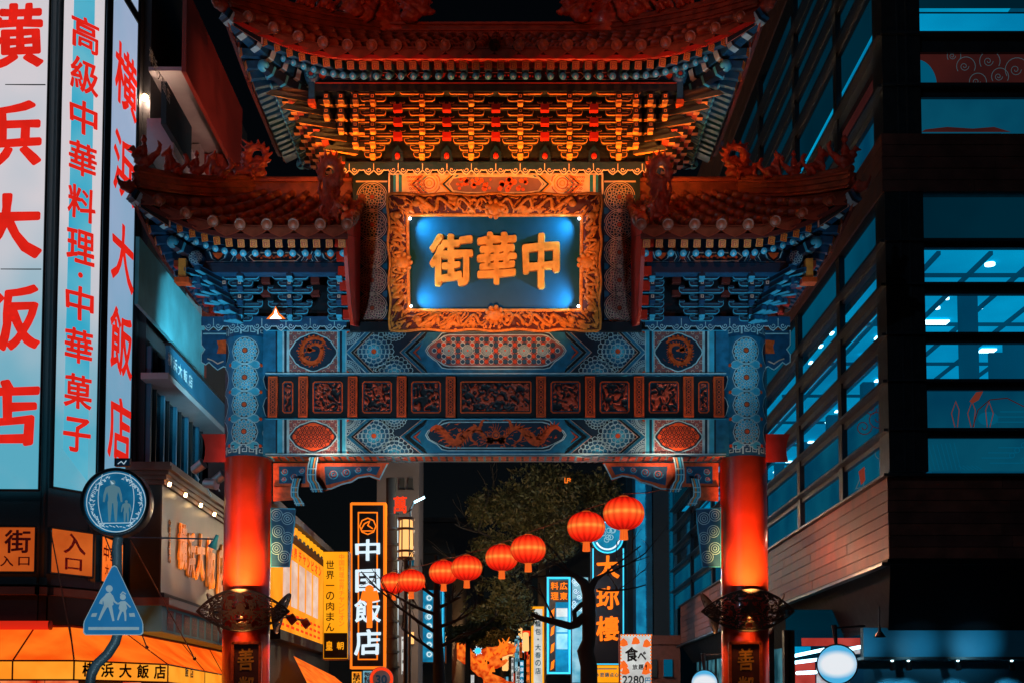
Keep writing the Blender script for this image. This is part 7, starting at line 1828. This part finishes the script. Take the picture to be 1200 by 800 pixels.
pxchars(t, 39.95, [('食', 740, 766, 15, 17), ('べ', 752, 768, 10, 10), ('放', 744, 781, 6, 6), ('題', 751, 781, 6, 6), ('!', 757, 781, 2, 6)], 'ink_print', .03, .04, .06)
mb = MB(); put_line(mb, '2280', onY(742, 796, 39.95), (1, 0, 0), (0, 0, 1), 10*40/1500, 'navy_paint', .02, .04, .95); put_char(mb, '円', onY(759, 797, 39.95), (1, 0, 0), (0, 0, 1), .17, .2, 'lit_blue', lift=.04); mb.build('price', t)
t = pxsign('yellow_sign', 'small yellow lit sign under the black neon sign', 'sign', 694, 778, 726, 800, 44.6, 'yellow_lit', 'brown_mould', .3); pxchars(t, 44.55, [(c, 700+5.6*k, 790, 4.6, 5.4) for k, c in enumerate('水餃鍋点心')], 'sign_face_blue', .03, .04)
A = Art(flat(44.55), step=.004); A.stroke([(697, 783), (723, 783)], 1.2, 'sign_face_blue', 4); A.mb.build('rule', t)
t = pxsign('cyan_board', 'tall cyan framed signboard with a black head reading 広東料理', 'sign', 640.5, 675, 669, 790, 50, 'lit_blue', 'navy_paint', .6)
A = Art(flat(50), step=.004); A.stroke([(642, 676.5), (667.5, 676.5), (667.5, 788), (642, 788)], 2.2, 'neon_cyan', 3, True); A.rect(644, 679, 666, 705, 'sign_black', 4); A.rect(644, 705, 651, 786, 'sign_black', 4); A.rect(652, 712, 665, 722, 'lit_white', 4); A.rect(652, 722, 665, 740, 'lit_pale', 4); A.rect(652, 742, 665, 760, 'lit_pale', 4)
for k in range(4): A.fill([(646, 715+20*k), (650, 712+20*k), (649, 722+20*k), (645, 725+20*k)], 'neon_orange', 6)
A.mb.build('print', t)
pxchars(t, 49.95, [('料', 650, 686, 9, 9), ('広', 660.5, 686, 9, 9), ('理', 650, 698, 9, 9), ('東', 660.5, 698, 9, 9)], 'neon_orange', .03, .05)
t = pxsign('pale_board', 'wide pale blue lit board patterned with swirls beside the dark tree', 'sign', 669.5, 675, 690, 800, 51, 'lit_pale', 'navy_paint', .5)
A = Art(flat(51), step=.004)
for k in range(16): swirl(A, 672+random.random()*15, 680+random.random()*50, 3.2, 'char_white' if k % 2 else 'sign_face_blue', .8, 3+k % 4)
A.mb.build('print', t)
t = pxsign('strip_sign', 'narrow white and yellow lit sign with vertical text 小籠包', 'sign', 621.5, 709, 638.5, 805, 52, 'yellow_lit', 'brown_mould', .3)
A = Art(flat(52), step=.004); A.rect(625.5, 713, 635.5, 804, 'lit_white', 3); A.mb.build('white_strip', t)
pxchars(t, 51.95, [(c, 630.5, 721+9.2*k, 6.5, 7.2) for k, c in enumerate('小籠包・大春の店')], 'sign_face_blue', .02, .05)
block('right_far_block', 'dark building behind the cyan signboards on the right', 640, 610, 735, 62, 20, 'dark_wall')
block('left_far_block', 'dark building behind the blue signboard on the left', 470, 640, 530, 64, 20, 'dark_wall')
# ---- far, small shop signs down the street
far = [(489, 778, 500, 795, 'lit_pale'), (501, 782, 508, 800, 'neon_red'), (524, 742, 528, 755, 'lamp_panel'), (530, 770, 536, 800, 'lit_white'), (538, 776, 543, 800, 'lit_blue'), (545, 784, 551, 800, 'lit_pale'), (521, 772, 527, 800, 'lit_orange'),
       (598, 752, 603, 770, 'lamp_panel'), (605, 744, 609, 775, 'lit_pale'), (611, 748, 616, 764, 'lit_blue'), (593, 768, 596.5, 784, 'lamp_panel'), (587, 784, 591, 800, 'lit_orange'), (612, 738, 622, 745, 'neon_red'), (616, 766, 621, 800, 'lit_orange'), (604, 780, 611, 800, 'lit_white'), (597, 788, 603, 800, 'neon_red'),
       (498, 765, 506, 775, 'neon_red'), (509, 794, 520, 804, 'lit_blue'), (470, 745, 478, 790, 'lit_white'), (455, 770, 464, 790, 'lit_orange'), (412, 786, 424, 800, 'amber_valance'), (425, 785, 437, 800, 'lit_pale')]
nmz = {'lit_pale': 'pale blue', 'neon_red': 'red', 'lamp_panel': 'warm white', 'lit_white': 'white', 'lit_blue': 'blue', 'lit_orange': 'orange', 'amber_valance': 'amber'}
for k, (x0, y0, x1, y1, m_) in enumerate(far):
    Y = 88 if 480 < x0 < 625 else 40 + k*.2
    where = ('left of' if x0 < 530 else 'under the left end of' if x0 < 560 else 'under the right end of' if x0 < 600 else 'right of') + ' the orange dragon'
    t = pxsign('shop_sign', '%s %s lit sign %s, %s' % ('wide' if x1-x0 > 8 else 'slim' if x1-x0 < 5 else 'small', nmz[m_], where, ('set high' if y0 < 750 else 'midway up' if y0 < 772 else 'low down' if y0 < 790 else 'lowest')), 'sign', x0, y0, x1, y1, Y, m_, 'sign_black', .4, .4, 'small lit shop signs far down the street')
    if y1-y0 > 12:
        pxchars(t, Y-.05, [(c, (x0+x1)/2, y0+4+(y1-y0-6)*i/3, (x1-x0)*.7, 4.2) for i, c in enumerate(random.sample('中華料理点心飯店', 4))], 'ink_print' if m_ not in ('lit_blue',) else 'char_white', .03, .06)
# ---- orange dragon arch
dr = thing('dragon_arch', 'orange glowing dragon decoration arching over the far street', 'decoration', tuple(onY(560, 800, 70)))
def P70(px, py, dy=0): return onY(px, py, 70+dy)
pts = [P70(*p) for p in ((520, 754), (530, 757), (541, 763), (552, 773), (563, 784), (576, 795), (592, 803), (610, 808))]
me = organic('dragon_body', [], [(pts, [.35, .5, .5, .42, .45, .42, .38, .35, .3])], .10, 'dragon_lit', lambda p: .09*noise.noise(p*3.2)) if False else None
emit('dragon_lit', (1.0, .20, .02), 1.0, rgb2=(.50, .022, .002), scale=3.2)
me = organic('dragon_body', [], [(pts, [.25, .42, .48, .40, .36, .32, .3, .25])], .09, 'dragon_lit', lambda p: .10*noise.noise(p*3.2)); place(me, 'dragon_body', dr).location = -Vector(dr.location)
pts2 = [P70(*p) for p in ((545, 770), (556, 775), (566, 766), (578, 764), (590, 761), (601, 758))]
me = organic('dragon_neck', [(P70(597, 760), (.42, .3, .28)), (P70(578, 771), (.3, .3, .3))], [(pts2, [.2, .25, .30, .34, .34, .2]), tubev([P70(560, 778), P70(570, 783), P70(584, 778), P70(596, 772)], .3, .1), tubev([P70(588, 760), P70(594, 752), P70(601, 755)], .14, .04)], .09, 'dragon_lit', lambda p: .10*noise.noise(p*3.2)); place(me, 'dragon_neck', dr).location = -Vector(dr.location)
for k in range(44):
    q_ = random.random(); p = P70(521+60*q_, 752+38*q_ + random.uniform(-5, 6), -.4) if k % 2 else P70(560+42*q_, 776-20*q_+random.uniform(-5, 9), -.4); mb = MB(); mb.tube([p, p+Vector((random.uniform(-.3, .3), 0, random.uniform(.2, .5)))], [.09, .02], 'neon_orange', 5); mb.build('spine', dr)
t = thing('blue_ball_light', 'small pale blue ball light above the middle of the orange dragon', 'light', tuple(P70(560, 762, -.6))); mb = MB(); mb.ball(P70(560, 762, -.6), .17, 'neon_cyan', 10, 7); mb.build('globe', t)
mb = MB()
for i in range(10): a_ = 2*pi*i/10; c = P70(560, 762, -.6); mb.tube([c, c+Vector(((.20+.07*(i % 2))*cos(a_), 0, (.20+.07*(i % 2))*sin(a_)))], .025, 'char_white', 4)
mb.build('spike', t)
# ================================================================ trees
def branchy(mb, p, d, L, r, depth, rnd, up=.15, mat='bark'):
    n = 5; pts = [p]; q = p.copy(); dd = d.normalized()
    for i in range(n):
        dd = (dd + Vector((rnd.uniform(-.25, .25), rnd.uniform(-.25, .25), rnd.uniform(-.12, .2)))).normalized(); q = q + dd*(L/n); pts.append(q.copy())
    mb.tube(pts, [r*(1-.45*i/n) for i in range(n+1)], mat, 6)
    if depth > 0:
        for k in range(rnd.choice((2, 3))):
            i = rnd.choice((2, 3, 4, 5)); a = Vector((rnd.uniform(-1, 1), rnd.uniform(-1, 1), rnd.uniform(-.1, .8))); branchy(mb, pts[i], (dd*.7+a), L*rnd.uniform(.5, .75), r*.5, depth-1, rnd, up, mat)
rnd = random.Random(11)
t = thing('bare_tree', 'bare dark tree trunk with thin twigs in front of the blue signboard', 'tree', (onY(513, 830, 38).x, 38, 0))
mb = MB(); x = onY(513, 800, 38).x; zt_ = ZY(650, 38); mb.tube([(x, 38, 0), (x+.05, 38, 2.5), (x-.03, 38, ZY(720, 38)), (x-.05, 38, zt_)], [.24, .19, .13, .05], 'bark', 10); mb.build('trunk', t)
mb = MB()
for (py, dx, L) in ((765, -1, 1.3), (758, 1, 1.6), (742, -1, 1.8), (735, 1, 1.0), (720, -1, 1.6), (712, 1, .8), (700, -1, 1.0), (690, .6, .8)): branchy(mb, Vector((x, 38, ZY(py, 38))), Vector((dx, -.2, .45)), L, .06, 2, rnd)
mb.build('branch', t)
t = thing('bent_tree', 'dark tree with a crooked bough curving left in front of the lit boards', 'tree', (onY(691, 830, 36).x, 36, 0))
def q36(px, py): return onY(px, py, 36)
mb = MB(); mb.tube([Vector((q36(690, 800).x, 36, 0)), q36(690, 780), q36(686, 762), q36(690, 750), q36(690, 700), q36(689, 690)], [.26, .24, .24, .19, .19, .17], 'bark', 12); mb.build('trunk', t)
mb = MB(); mb.tube([q36(690, 724), q36(684, 722), q36(676, 730), q36(668, 733), q36(650, 728), q36(634, 724), q36(623, 719)], [.14, .13, .13, .11, .10, .08, .05], 'bark', 8); mb.tube([q36(674, 731), q36(673, 716), q36(681, 708), q36(690, 703)], .07, 'bark', 7); mb.tube([q36(689, 695), q36(684, 682), q36(674, 674), q36(660, 670)], [.17, .13, .08, .03], 'bark', 8); mb.tube([q36(690, 692), q36(698, 678), q36(708, 672)], [.14, .08, .03], 'bark', 7); mb.build('bough', t)
mb = MB()
for p_, d_, L in ((q36(650, 728), Vector((-.4, 0, .7)), 1.2), (q36(684, 682), Vector((-.7, 0, .7)), 1.6), (q36(674, 674), Vector((-1, 0, .3)), 1.4), (q36(698, 678), Vector((.8, 0, .4)), 1.6), (q36(708, 672), Vector((1, 0, .1)), 1.2), (q36(636, 724), Vector((-.7, 0, -.1)), .7), (q36(660, 670), Vector((-.8, 0, -.3)), 1.0), (q36(700, 690), Vector((1, 0, -.1)), 1.5)): branchy(mb, p_, d_, L, .035, 2, rnd)
mb.build('twig', t)
def leaf_crown(t, clumps, n, Y, size, mats, seed):
    rnd = random.Random(seed); mbs = {m_: MB() for m_ in mats}
    W_ = [w for *_, w in clumps]; tot = sum(W_)
    for _ in range(n):
        r_ = rnd.random()*tot; i = 0
        while r_ > W_[i]: r_ -= W_[i]; i += 1
        px, py, rx, ry, w = clumps[i]
        c = onY(px, py, Y); k = Y/1500
        while True:
            v = Vector((rnd.uniform(-1, 1), rnd.uniform(-1, 1), rnd.uniform(-1, 1)))
            if v.length < 1: break
        v = v*(.55+.45*rnd.random()); p = c + Vector((v.x*rx*k, v.y*rx*k*.9, v.z*ry*k))
        if noise.noise(p*.9 + Vector((seed, 0, 0))) < -.12: continue
        a = Vector((rnd.uniform(-1, 1), rnd.uniform(-1, 1), rnd.uniform(-1, .6))).normalized(); b = a.cross(Vector((rnd.uniform(-1, 1), rnd.uniform(-1, 1), rnd.uniform(-1, 1)))).normalized(); s = size*rnd.uniform(.45, 1.4)
        mbs[rnd.choice(mats)].add([p-a*s, p+b*s*.38, p+a*s, p-b*s*.38], [(0, 1, 2, 3)], mats[0] if False else 'foliage')
    o = None
    for j, (m_, mb) in enumerate(mbs.items()):
        mb.mats = [m_]; me_ = mb.mesh('crown'); o = place(me_, 'crown', t, world=True); o['kind'] = 'stuff'
t = thing('leafy_tree', 'large dark leafy tree filling the middle of the gate opening', 'tree', (onY(629, 830, 53).x, 53, 0))
clumps = [(600, 590, 45, 38, 3), (640, 570, 60, 35, 3), (575, 640, 28, 25, 1.6), (660, 610, 45, 40, 2.5), (588, 700, 40, 30, 2.6), (560, 600, 18, 25, .8), (608, 722, 24, 18, 1.0), (558, 712, 20, 18, .8), (640, 635, 30, 22, 1.2), (610, 650, 40, 32, 1.8), (625, 600, 55, 50, 3), (675, 585, 40, 36, 2.4), (705, 575, 28, 28, 1.2), (655, 640, 26, 22, 1)]
leaf_crown(t, clumps, 42000, 50, .10, ['foliage', 'foliage_olive'], 5)
mb = MB(); x = onY(629, 800, 53).x; mb.tube([(x, 53, 0), (x+.1, 53, 4), (x-.5, 52, ZY(650, 52)), (x-.3, 50.5, ZY(570, 50))], [.22, .2, .15, .08], 'bark', 10); mb.build('trunk', t)
mb = MB()
for (py, dx, L) in ((700, -1, 3.5), (680, 1, 3.5), (650, -1, 3), (640, 1, 3), (610, -1, 2.5), (600, 1, 3)): branchy(mb, Vector((x-.5, 51, ZY(py, 51))), Vector((dx, -.3, .6)), L*.8, .07, 2, rnd)
mb.build('limb', t)
t = thing('low_tree', 'small olive leafed tree standing just above the orange dragon', 'tree', (onY(545, 830, 60).x, 60, 0))
leaf_crown(t, [(537, 742, 18, 14, 1), (556, 738, 16, 14, 1), (578, 728, 20, 16, 1)], 3500, 60, .13, ['foliage_olive', 'foliage'], 9)
mb = MB(); x = onY(548, 800, 60).x; mb.tube([(x, 60.3, 0), (x, 60.3, ZY(742, 60))], [.2, .1], 'bark', 8); mb.build('trunk', t)
t = thing('distant_tree', 'dim dark tree far down the street behind the orange dragon', 'tree', (onY(588, 830, 82).x, 82, 0))
leaf_crown(t, [(570, 740, 26, 22, 1), (598, 732, 26, 22, 1), (585, 715, 30, 20, 1), (615, 722, 14, 18, .6)], 7000, 82, .16, ['foliage', 'foliage_olive'], 13)
mb = MB(); x = onY(588, 800, 82).x; mb.tube([(x, 82.3, 0), (x, 82.3, ZY(740, 82))], [.25, .1], 'bark', 8); mb.build('trunk', t)
lamp('tree_glow', 'POINT', onY(585, 760, 77), 500, (1.0, .5, .2), size=.03)
lamp('tree_glow', 'POINT', onY(575, 690, 43), 460, (1.0, .72, .36), size=.03)
lamp('tree_glow', 'POINT', onY(570, 630, 43), 300, (1.0, .8, .5), size=.03)
lamp('tree_glow', 'POINT', onY(640, 640, 44), 260, (1.0, .6, .4), size=.03)
lamp('street_glow', 'POINT', (-4.0, 44, 3.2), 150, (1.0, .45, .15), size=.04)
lamp('street_glow', 'POINT', (2.5, 49, 4.5), 150, (.3, .7, 1.0), size=.04)
lamp('street_glow', 'POINT', (3.0, 40, 6.0), 100, (.2, .6, 1.0), size=.04)
# faint neon reflections high in the tree

# lit lantern-shaped lamps along the kerbs, far down
for k, (px, py, Y, side) in enumerate(((534, 752, 80, 'left'), (528, 764, 66, 'left'), (598, 760, 84, 'right'), (592, 776, 72, 'right'), (616, 752, 64, 'right'), (610, 741, 100, 'right'))):
    c = onY(px, py, Y); t = thing('lantern_post', ('warm lit lamp head just above the left end of the dragon', 'warm lit lamp head left of the blue ball light', 'warm lit lamp head touching the right end of the dragon', 'warm lit lamp head under the right end of the dragon', 'warm lit lamp head beside the narrow white strip sign', 'faintest and farthest warm lamp head on the right')[k], 'street lamp', (c.x, c.y, 0), 'far street lamps with warm lit heads')
    mb = MB(); mb.lathe([(.13, -.45), (.17, -.4), (.15, .45), (.08, .5)], 'lamp_panel', 8, Matrix.Translation(c)); mb.build('lamp_glass', t); mb = MB(); mb.tube([(c.x, c.y, 0), (c.x, c.y, c.z-.45)], .05, 'black_metal', 6); mb.build('post', t)
# projecting shop signs, stacked along both sides
rnd = random.Random(21)
cols = ['lit_pale', 'neon_red', 'lit_white', 'lit_blue', 'lit_orange', 'yellow_lit', 'neon_cyan']
cn = {'lit_pale': 'pale blue', 'neon_red': 'red', 'lit_white': 'white', 'lit_blue': 'deep blue', 'lit_orange': 'orange', 'yellow_lit': 'yellow', 'neon_cyan': 'bright cyan'}
for k in range(46):
    sd = -1 if k % 2 else 1; Y = 58 + 2.6*(k//2) + rnd.random(); X = sd*(3.4+rnd.random()*1.0) + (.2 if sd > 0 else -.6); w = rnd.uniform(.25, .7); h = rnd.uniform(.6, 2.4); z = rnd.uniform(2.6, 3.6+Y*.045); m_ = cols[k*5 % 7]
    t = thing('projecting_sign', '%s %s lit sign far down the street on the %s, hung %s' % (('tall' if h > 1.5 else 'short'), cn[m_], 'left' if sd < 0 else 'right', 'low' if z < 3.6 else 'midway' if z < 5.0 else 'high'), 'sign', (X, Y, z), 'lit projecting signs far down the street')
    mb = MB(); mb.box(X-w/2, X+w/2, Y, Y+.15, z, z+h, m_); mb.build('lit_face', t); mb = MB(); mb.box(X-w/2-.03, X+w/2+.03, Y+.01, Y+.13, z-.05, z, 'black_metal'); mb.box(X-w/2-.03, X+w/2+.03, Y+.01, Y+.13, z+h, z+h+.05, 'black_metal'); mb.build('sign_frame', t)
    if h > 1.2:
        for q in range(3): mb = MB(); put_char(mb, '中華料理飯店楼酒'[(k+q) % 8], Vector((X, Y, z+h*(.8-.3*q))), (1, 0, 0), (0, 0, 1), w*.7, w*.75, 'ink_print' if m_ not in ('lit_blue', 'neon_red') else 'char_white', .02, lift=.02); mb.build('character', t)
for sd in (-1, 1):
    t = thing('far_shop_row', 'dark row of far shop buildings on the %s side of the street' % ('left' if sd < 0 else 'right'), 'building', (sd*8, 90, 0)); mb = MB(); x0, x1 = sorted((sd*4.6, sd*16)); mb.box(x0, x1, 66, 140, 0, 9, 'dark_wall'); mb.build('wall', t)
    for k in range(14):
        mb = MB(); y = 67+4.6*k; xx = sd*4.58; mb.box(min(xx, xx-sd*.05), max(xx, xx-sd*.05), y, y+3.4, .4, 2.4, ('shop_glow', 'lit_white', 'amber_valance', 'lit_pale')[k % 4]); mb.build('shop_window', t)

t = thing('tree_light', 'tiny orange light in the tree at the upper right', 'light', tuple(onY(665, 562, 55)))
A = Art(flat(44), step=.01); A.stroke([(662, 559), (662, 565), (665, 565), (665, 560), (668, 560), (668, 564)], 1.1, 'lit_orange', 1); A.stroke([(664, 563), (669, 561)], .9, 'neon_orange', 2); A.mb.build('glow', t)  # glowing strokes for the tiny orange light in the tree

# more lit boards beyond the dragon, between the kerbs
for k, (x0, y0, x1, y1, Y, m_) in enumerate(((603, 748, 607, 786, 72, 'lit_pale'), (608.5, 752, 612, 770, 74, 'lit_orange'), (609, 773, 614, 800, 73, 'lit_blue'), (614.5, 744, 619, 772, 66, 'neon_red'), (599, 770, 602, 800, 76, 'lit_white'), (516, 772, 520, 800, 72, 'lit_white'), (523, 778, 527, 800, 73, 'lit_blue'), (529, 780, 533, 800, 74, 'lit_pale'), (506, 745, 509, 766, 70, 'amber_valance'), (586, 792, 596, 800, 90, 'lit_pale'), (566, 788, 572, 800, 92, 'lit_orange'), (548, 790, 556, 800, 92, 'lit_white'))):
    t = pxsign('shop_board', ('pale upright', 'stubby orange', 'deep blue', 'glowing red', 'thin white', 'white upright', 'small blue', 'pale narrow', 'amber hanging', 'low pale', 'low orange', 'low white')[k] + ' lit shop board ' + ('right of' if x0 > 597 else 'left of' if x0 < 535 else 'beneath') + ' the orange dragon', 'sign', x0, y0, x1, y1, Y, m_, 'sign_black', .3, .3, 'lit shop boards around the orange dragon')
    if y1-y0 > 15: pxchars(t, Y-.05, [(c, (x0+x1)/2, y0+4+(y1-y0-7)*i/3, (x1-x0)*.75, 4.5) for i, c in enumerate('中華料理' if k % 2 else '飯店点心')], 'ink_print' if m_ != 'lit_blue' else 'char_white', .03, .06)
# ================================================================ floodlights of the gate and added fill spots
for side in (-1, 1):
    x = GXC + side*1.7
    lamp('bracket_floodlight', 'AREA', (x, 21.35, ZY(206, 21.35)), 62, (1.0, .36, .06), aim=(x, 21.65, ZY(120, 21.3)), size=3.4, size_y=.10)
    lamp('eave_floodlight', 'AREA', (GXC+side*1.6, 20.75, ZY(118, 20.75)), 18, (1.0, .13, .03), aim=(GXC+side*1.6, 20.3, ZY(60, 20.4)), size=3.0, size_y=.08)
lamp('panel_floodlight', 'AREA', (GXC, 21.6, ZY(222, 21.6)), 2.5, (1.0, .50, .20), aim=(GXC, 22.1, ZY(212, 22)), size=3.6, size_y=.08)
lamp('plaque_floodlight', 'SPOT', (GXC, 16.0, 5.5), 1900, (1.0, .36, .08), aim=tuple(pc), size=.03, spot=34, blend=.5)
# added cool fill spots for the gate front, left one stronger
lamp('gate_fill_spot', 'SPOT', (-4.2, 12.5, 2.0), 1500, (.50, .82, 1.0), aim=(-3.1, GY, 7.2), size=.2, spot=42, blend=.8)
lamp('gate_fill_spot', 'SPOT', (3.0, 12.5, 2.0), 700, (.46, .78, 1.0), aim=(2.4, GY, 7.2), size=.2, spot=42, blend=.8)
for side in (-1, 1):
    for dx in (2.9, 1.6):
        lamp('beam_lamp', 'SPOT', (GXC+side*dx, 21.75, ZY(552, 21.75)), 40 if dx > 2 else 20, (1.0, .72, .5), aim=(GXC+side*dx, 22.3, ZY(500, 22.2)), size=.02, spot=120, blend=1)
    lamp('roof_fill', 'SPOT', (GXC+side*4.6, 17.2, 5.0), 60, (1.0, .16, .05), aim=(GXC+side*3.9, 20.6, 9.8), size=.05, spot=50, blend=1)  # added red spots in front of the roofs, here and in the next two lines
    lamp('roof_fill', 'SPOT', (GXC+side*3.5, 14.0, 9.6), 190, (1.0, .22, .10), aim=(GXC+side*3.6, 21.5, 10.9), size=.05, spot=46, blend=1)
    lamp('roof_fill', 'SPOT', (GXC+side*2.0, 14.0, 11.6), 420, (1.0, .20, .07), aim=(GXC+side*2.2, 21.5, 13.3), size=.05, spot=44, blend=1)
    lamp('corner_beak_fill', 'SPOT', (GXC+side*2.9, 20.3, 10.4), 60, (1.0, .42, .10), aim=(GXC+side*3.6, 21.0, 12.0), size=.02, spot=80, blend=1)  # added orange fill for the dark corner beaks
    lamp('eave_cool_fill', 'SPOT', (GXC+side*4.2, 15.5, 3.0), 900, (.22, .70, 1.0), aim=(GXC+side*3.6, 21.0, 11.9), size=.03, spot=20, blend=1)  # added cyan fill that cools the corner eaves
    lamp('side_bracket_fill', 'SPOT', (GXC+side*4.6, 19.3, 5.6), 330 if side < 0 else 230, (.30, .78, 1.0), aim=(GXC+side*3.9, 21.2, 8.7), size=.05, spot=75, blend=1)  # added cyan fill from below for the side brackets
lamp('facade_fill', 'SPOT', (-4.6, 23.6, 8.2), 900, (.30, .82, 1.0), aim=(-6.9, 26.5, 9.4), size=.1, spot=70, blend=1)  # added cyan fill for the teal panel on the left facade
lamp('facade_fill', 'SPOT', (-4.4, 24.8, 5.6), 320, (.25, .75, 1.0), aim=(-6.7, 27.2, 7.6), size=.03, spot=64, blend=1)  # second added cyan fill, lower on the facade
lamp('fascia_light', 'SPOT', (-3.2, 24.5, 10.5), 420, (1.0, .45, .34), aim=(-6.3, 27.0, 14.6), size=.1, spot=60, blend=1)  # added reddish fill on the oxblood fascia, no lamp stands here
t = thing('niche_light', 'small bright orange white lamp glowing among the left side brackets', 'lamp', tuple(onY(322, 370, 21.5)))
mb = MB(); mb.prism([(312, 374), (335, 374), (327, 367), (323, 359), (319, 367)], lambda u, v, d: onY(u, v, 21.5+d), 0, .08, 'lit_orange'); mb.build('lamp_body', t)
mb = MB(); mb.prism([(316, 373.4), (330, 373.4), (325, 369), (323, 362), (321, 369)], lambda u, v, d: onY(u, v, 21.48+d), 0, .02, 'tube_white'); mb.build('bulb', t)
# test lights
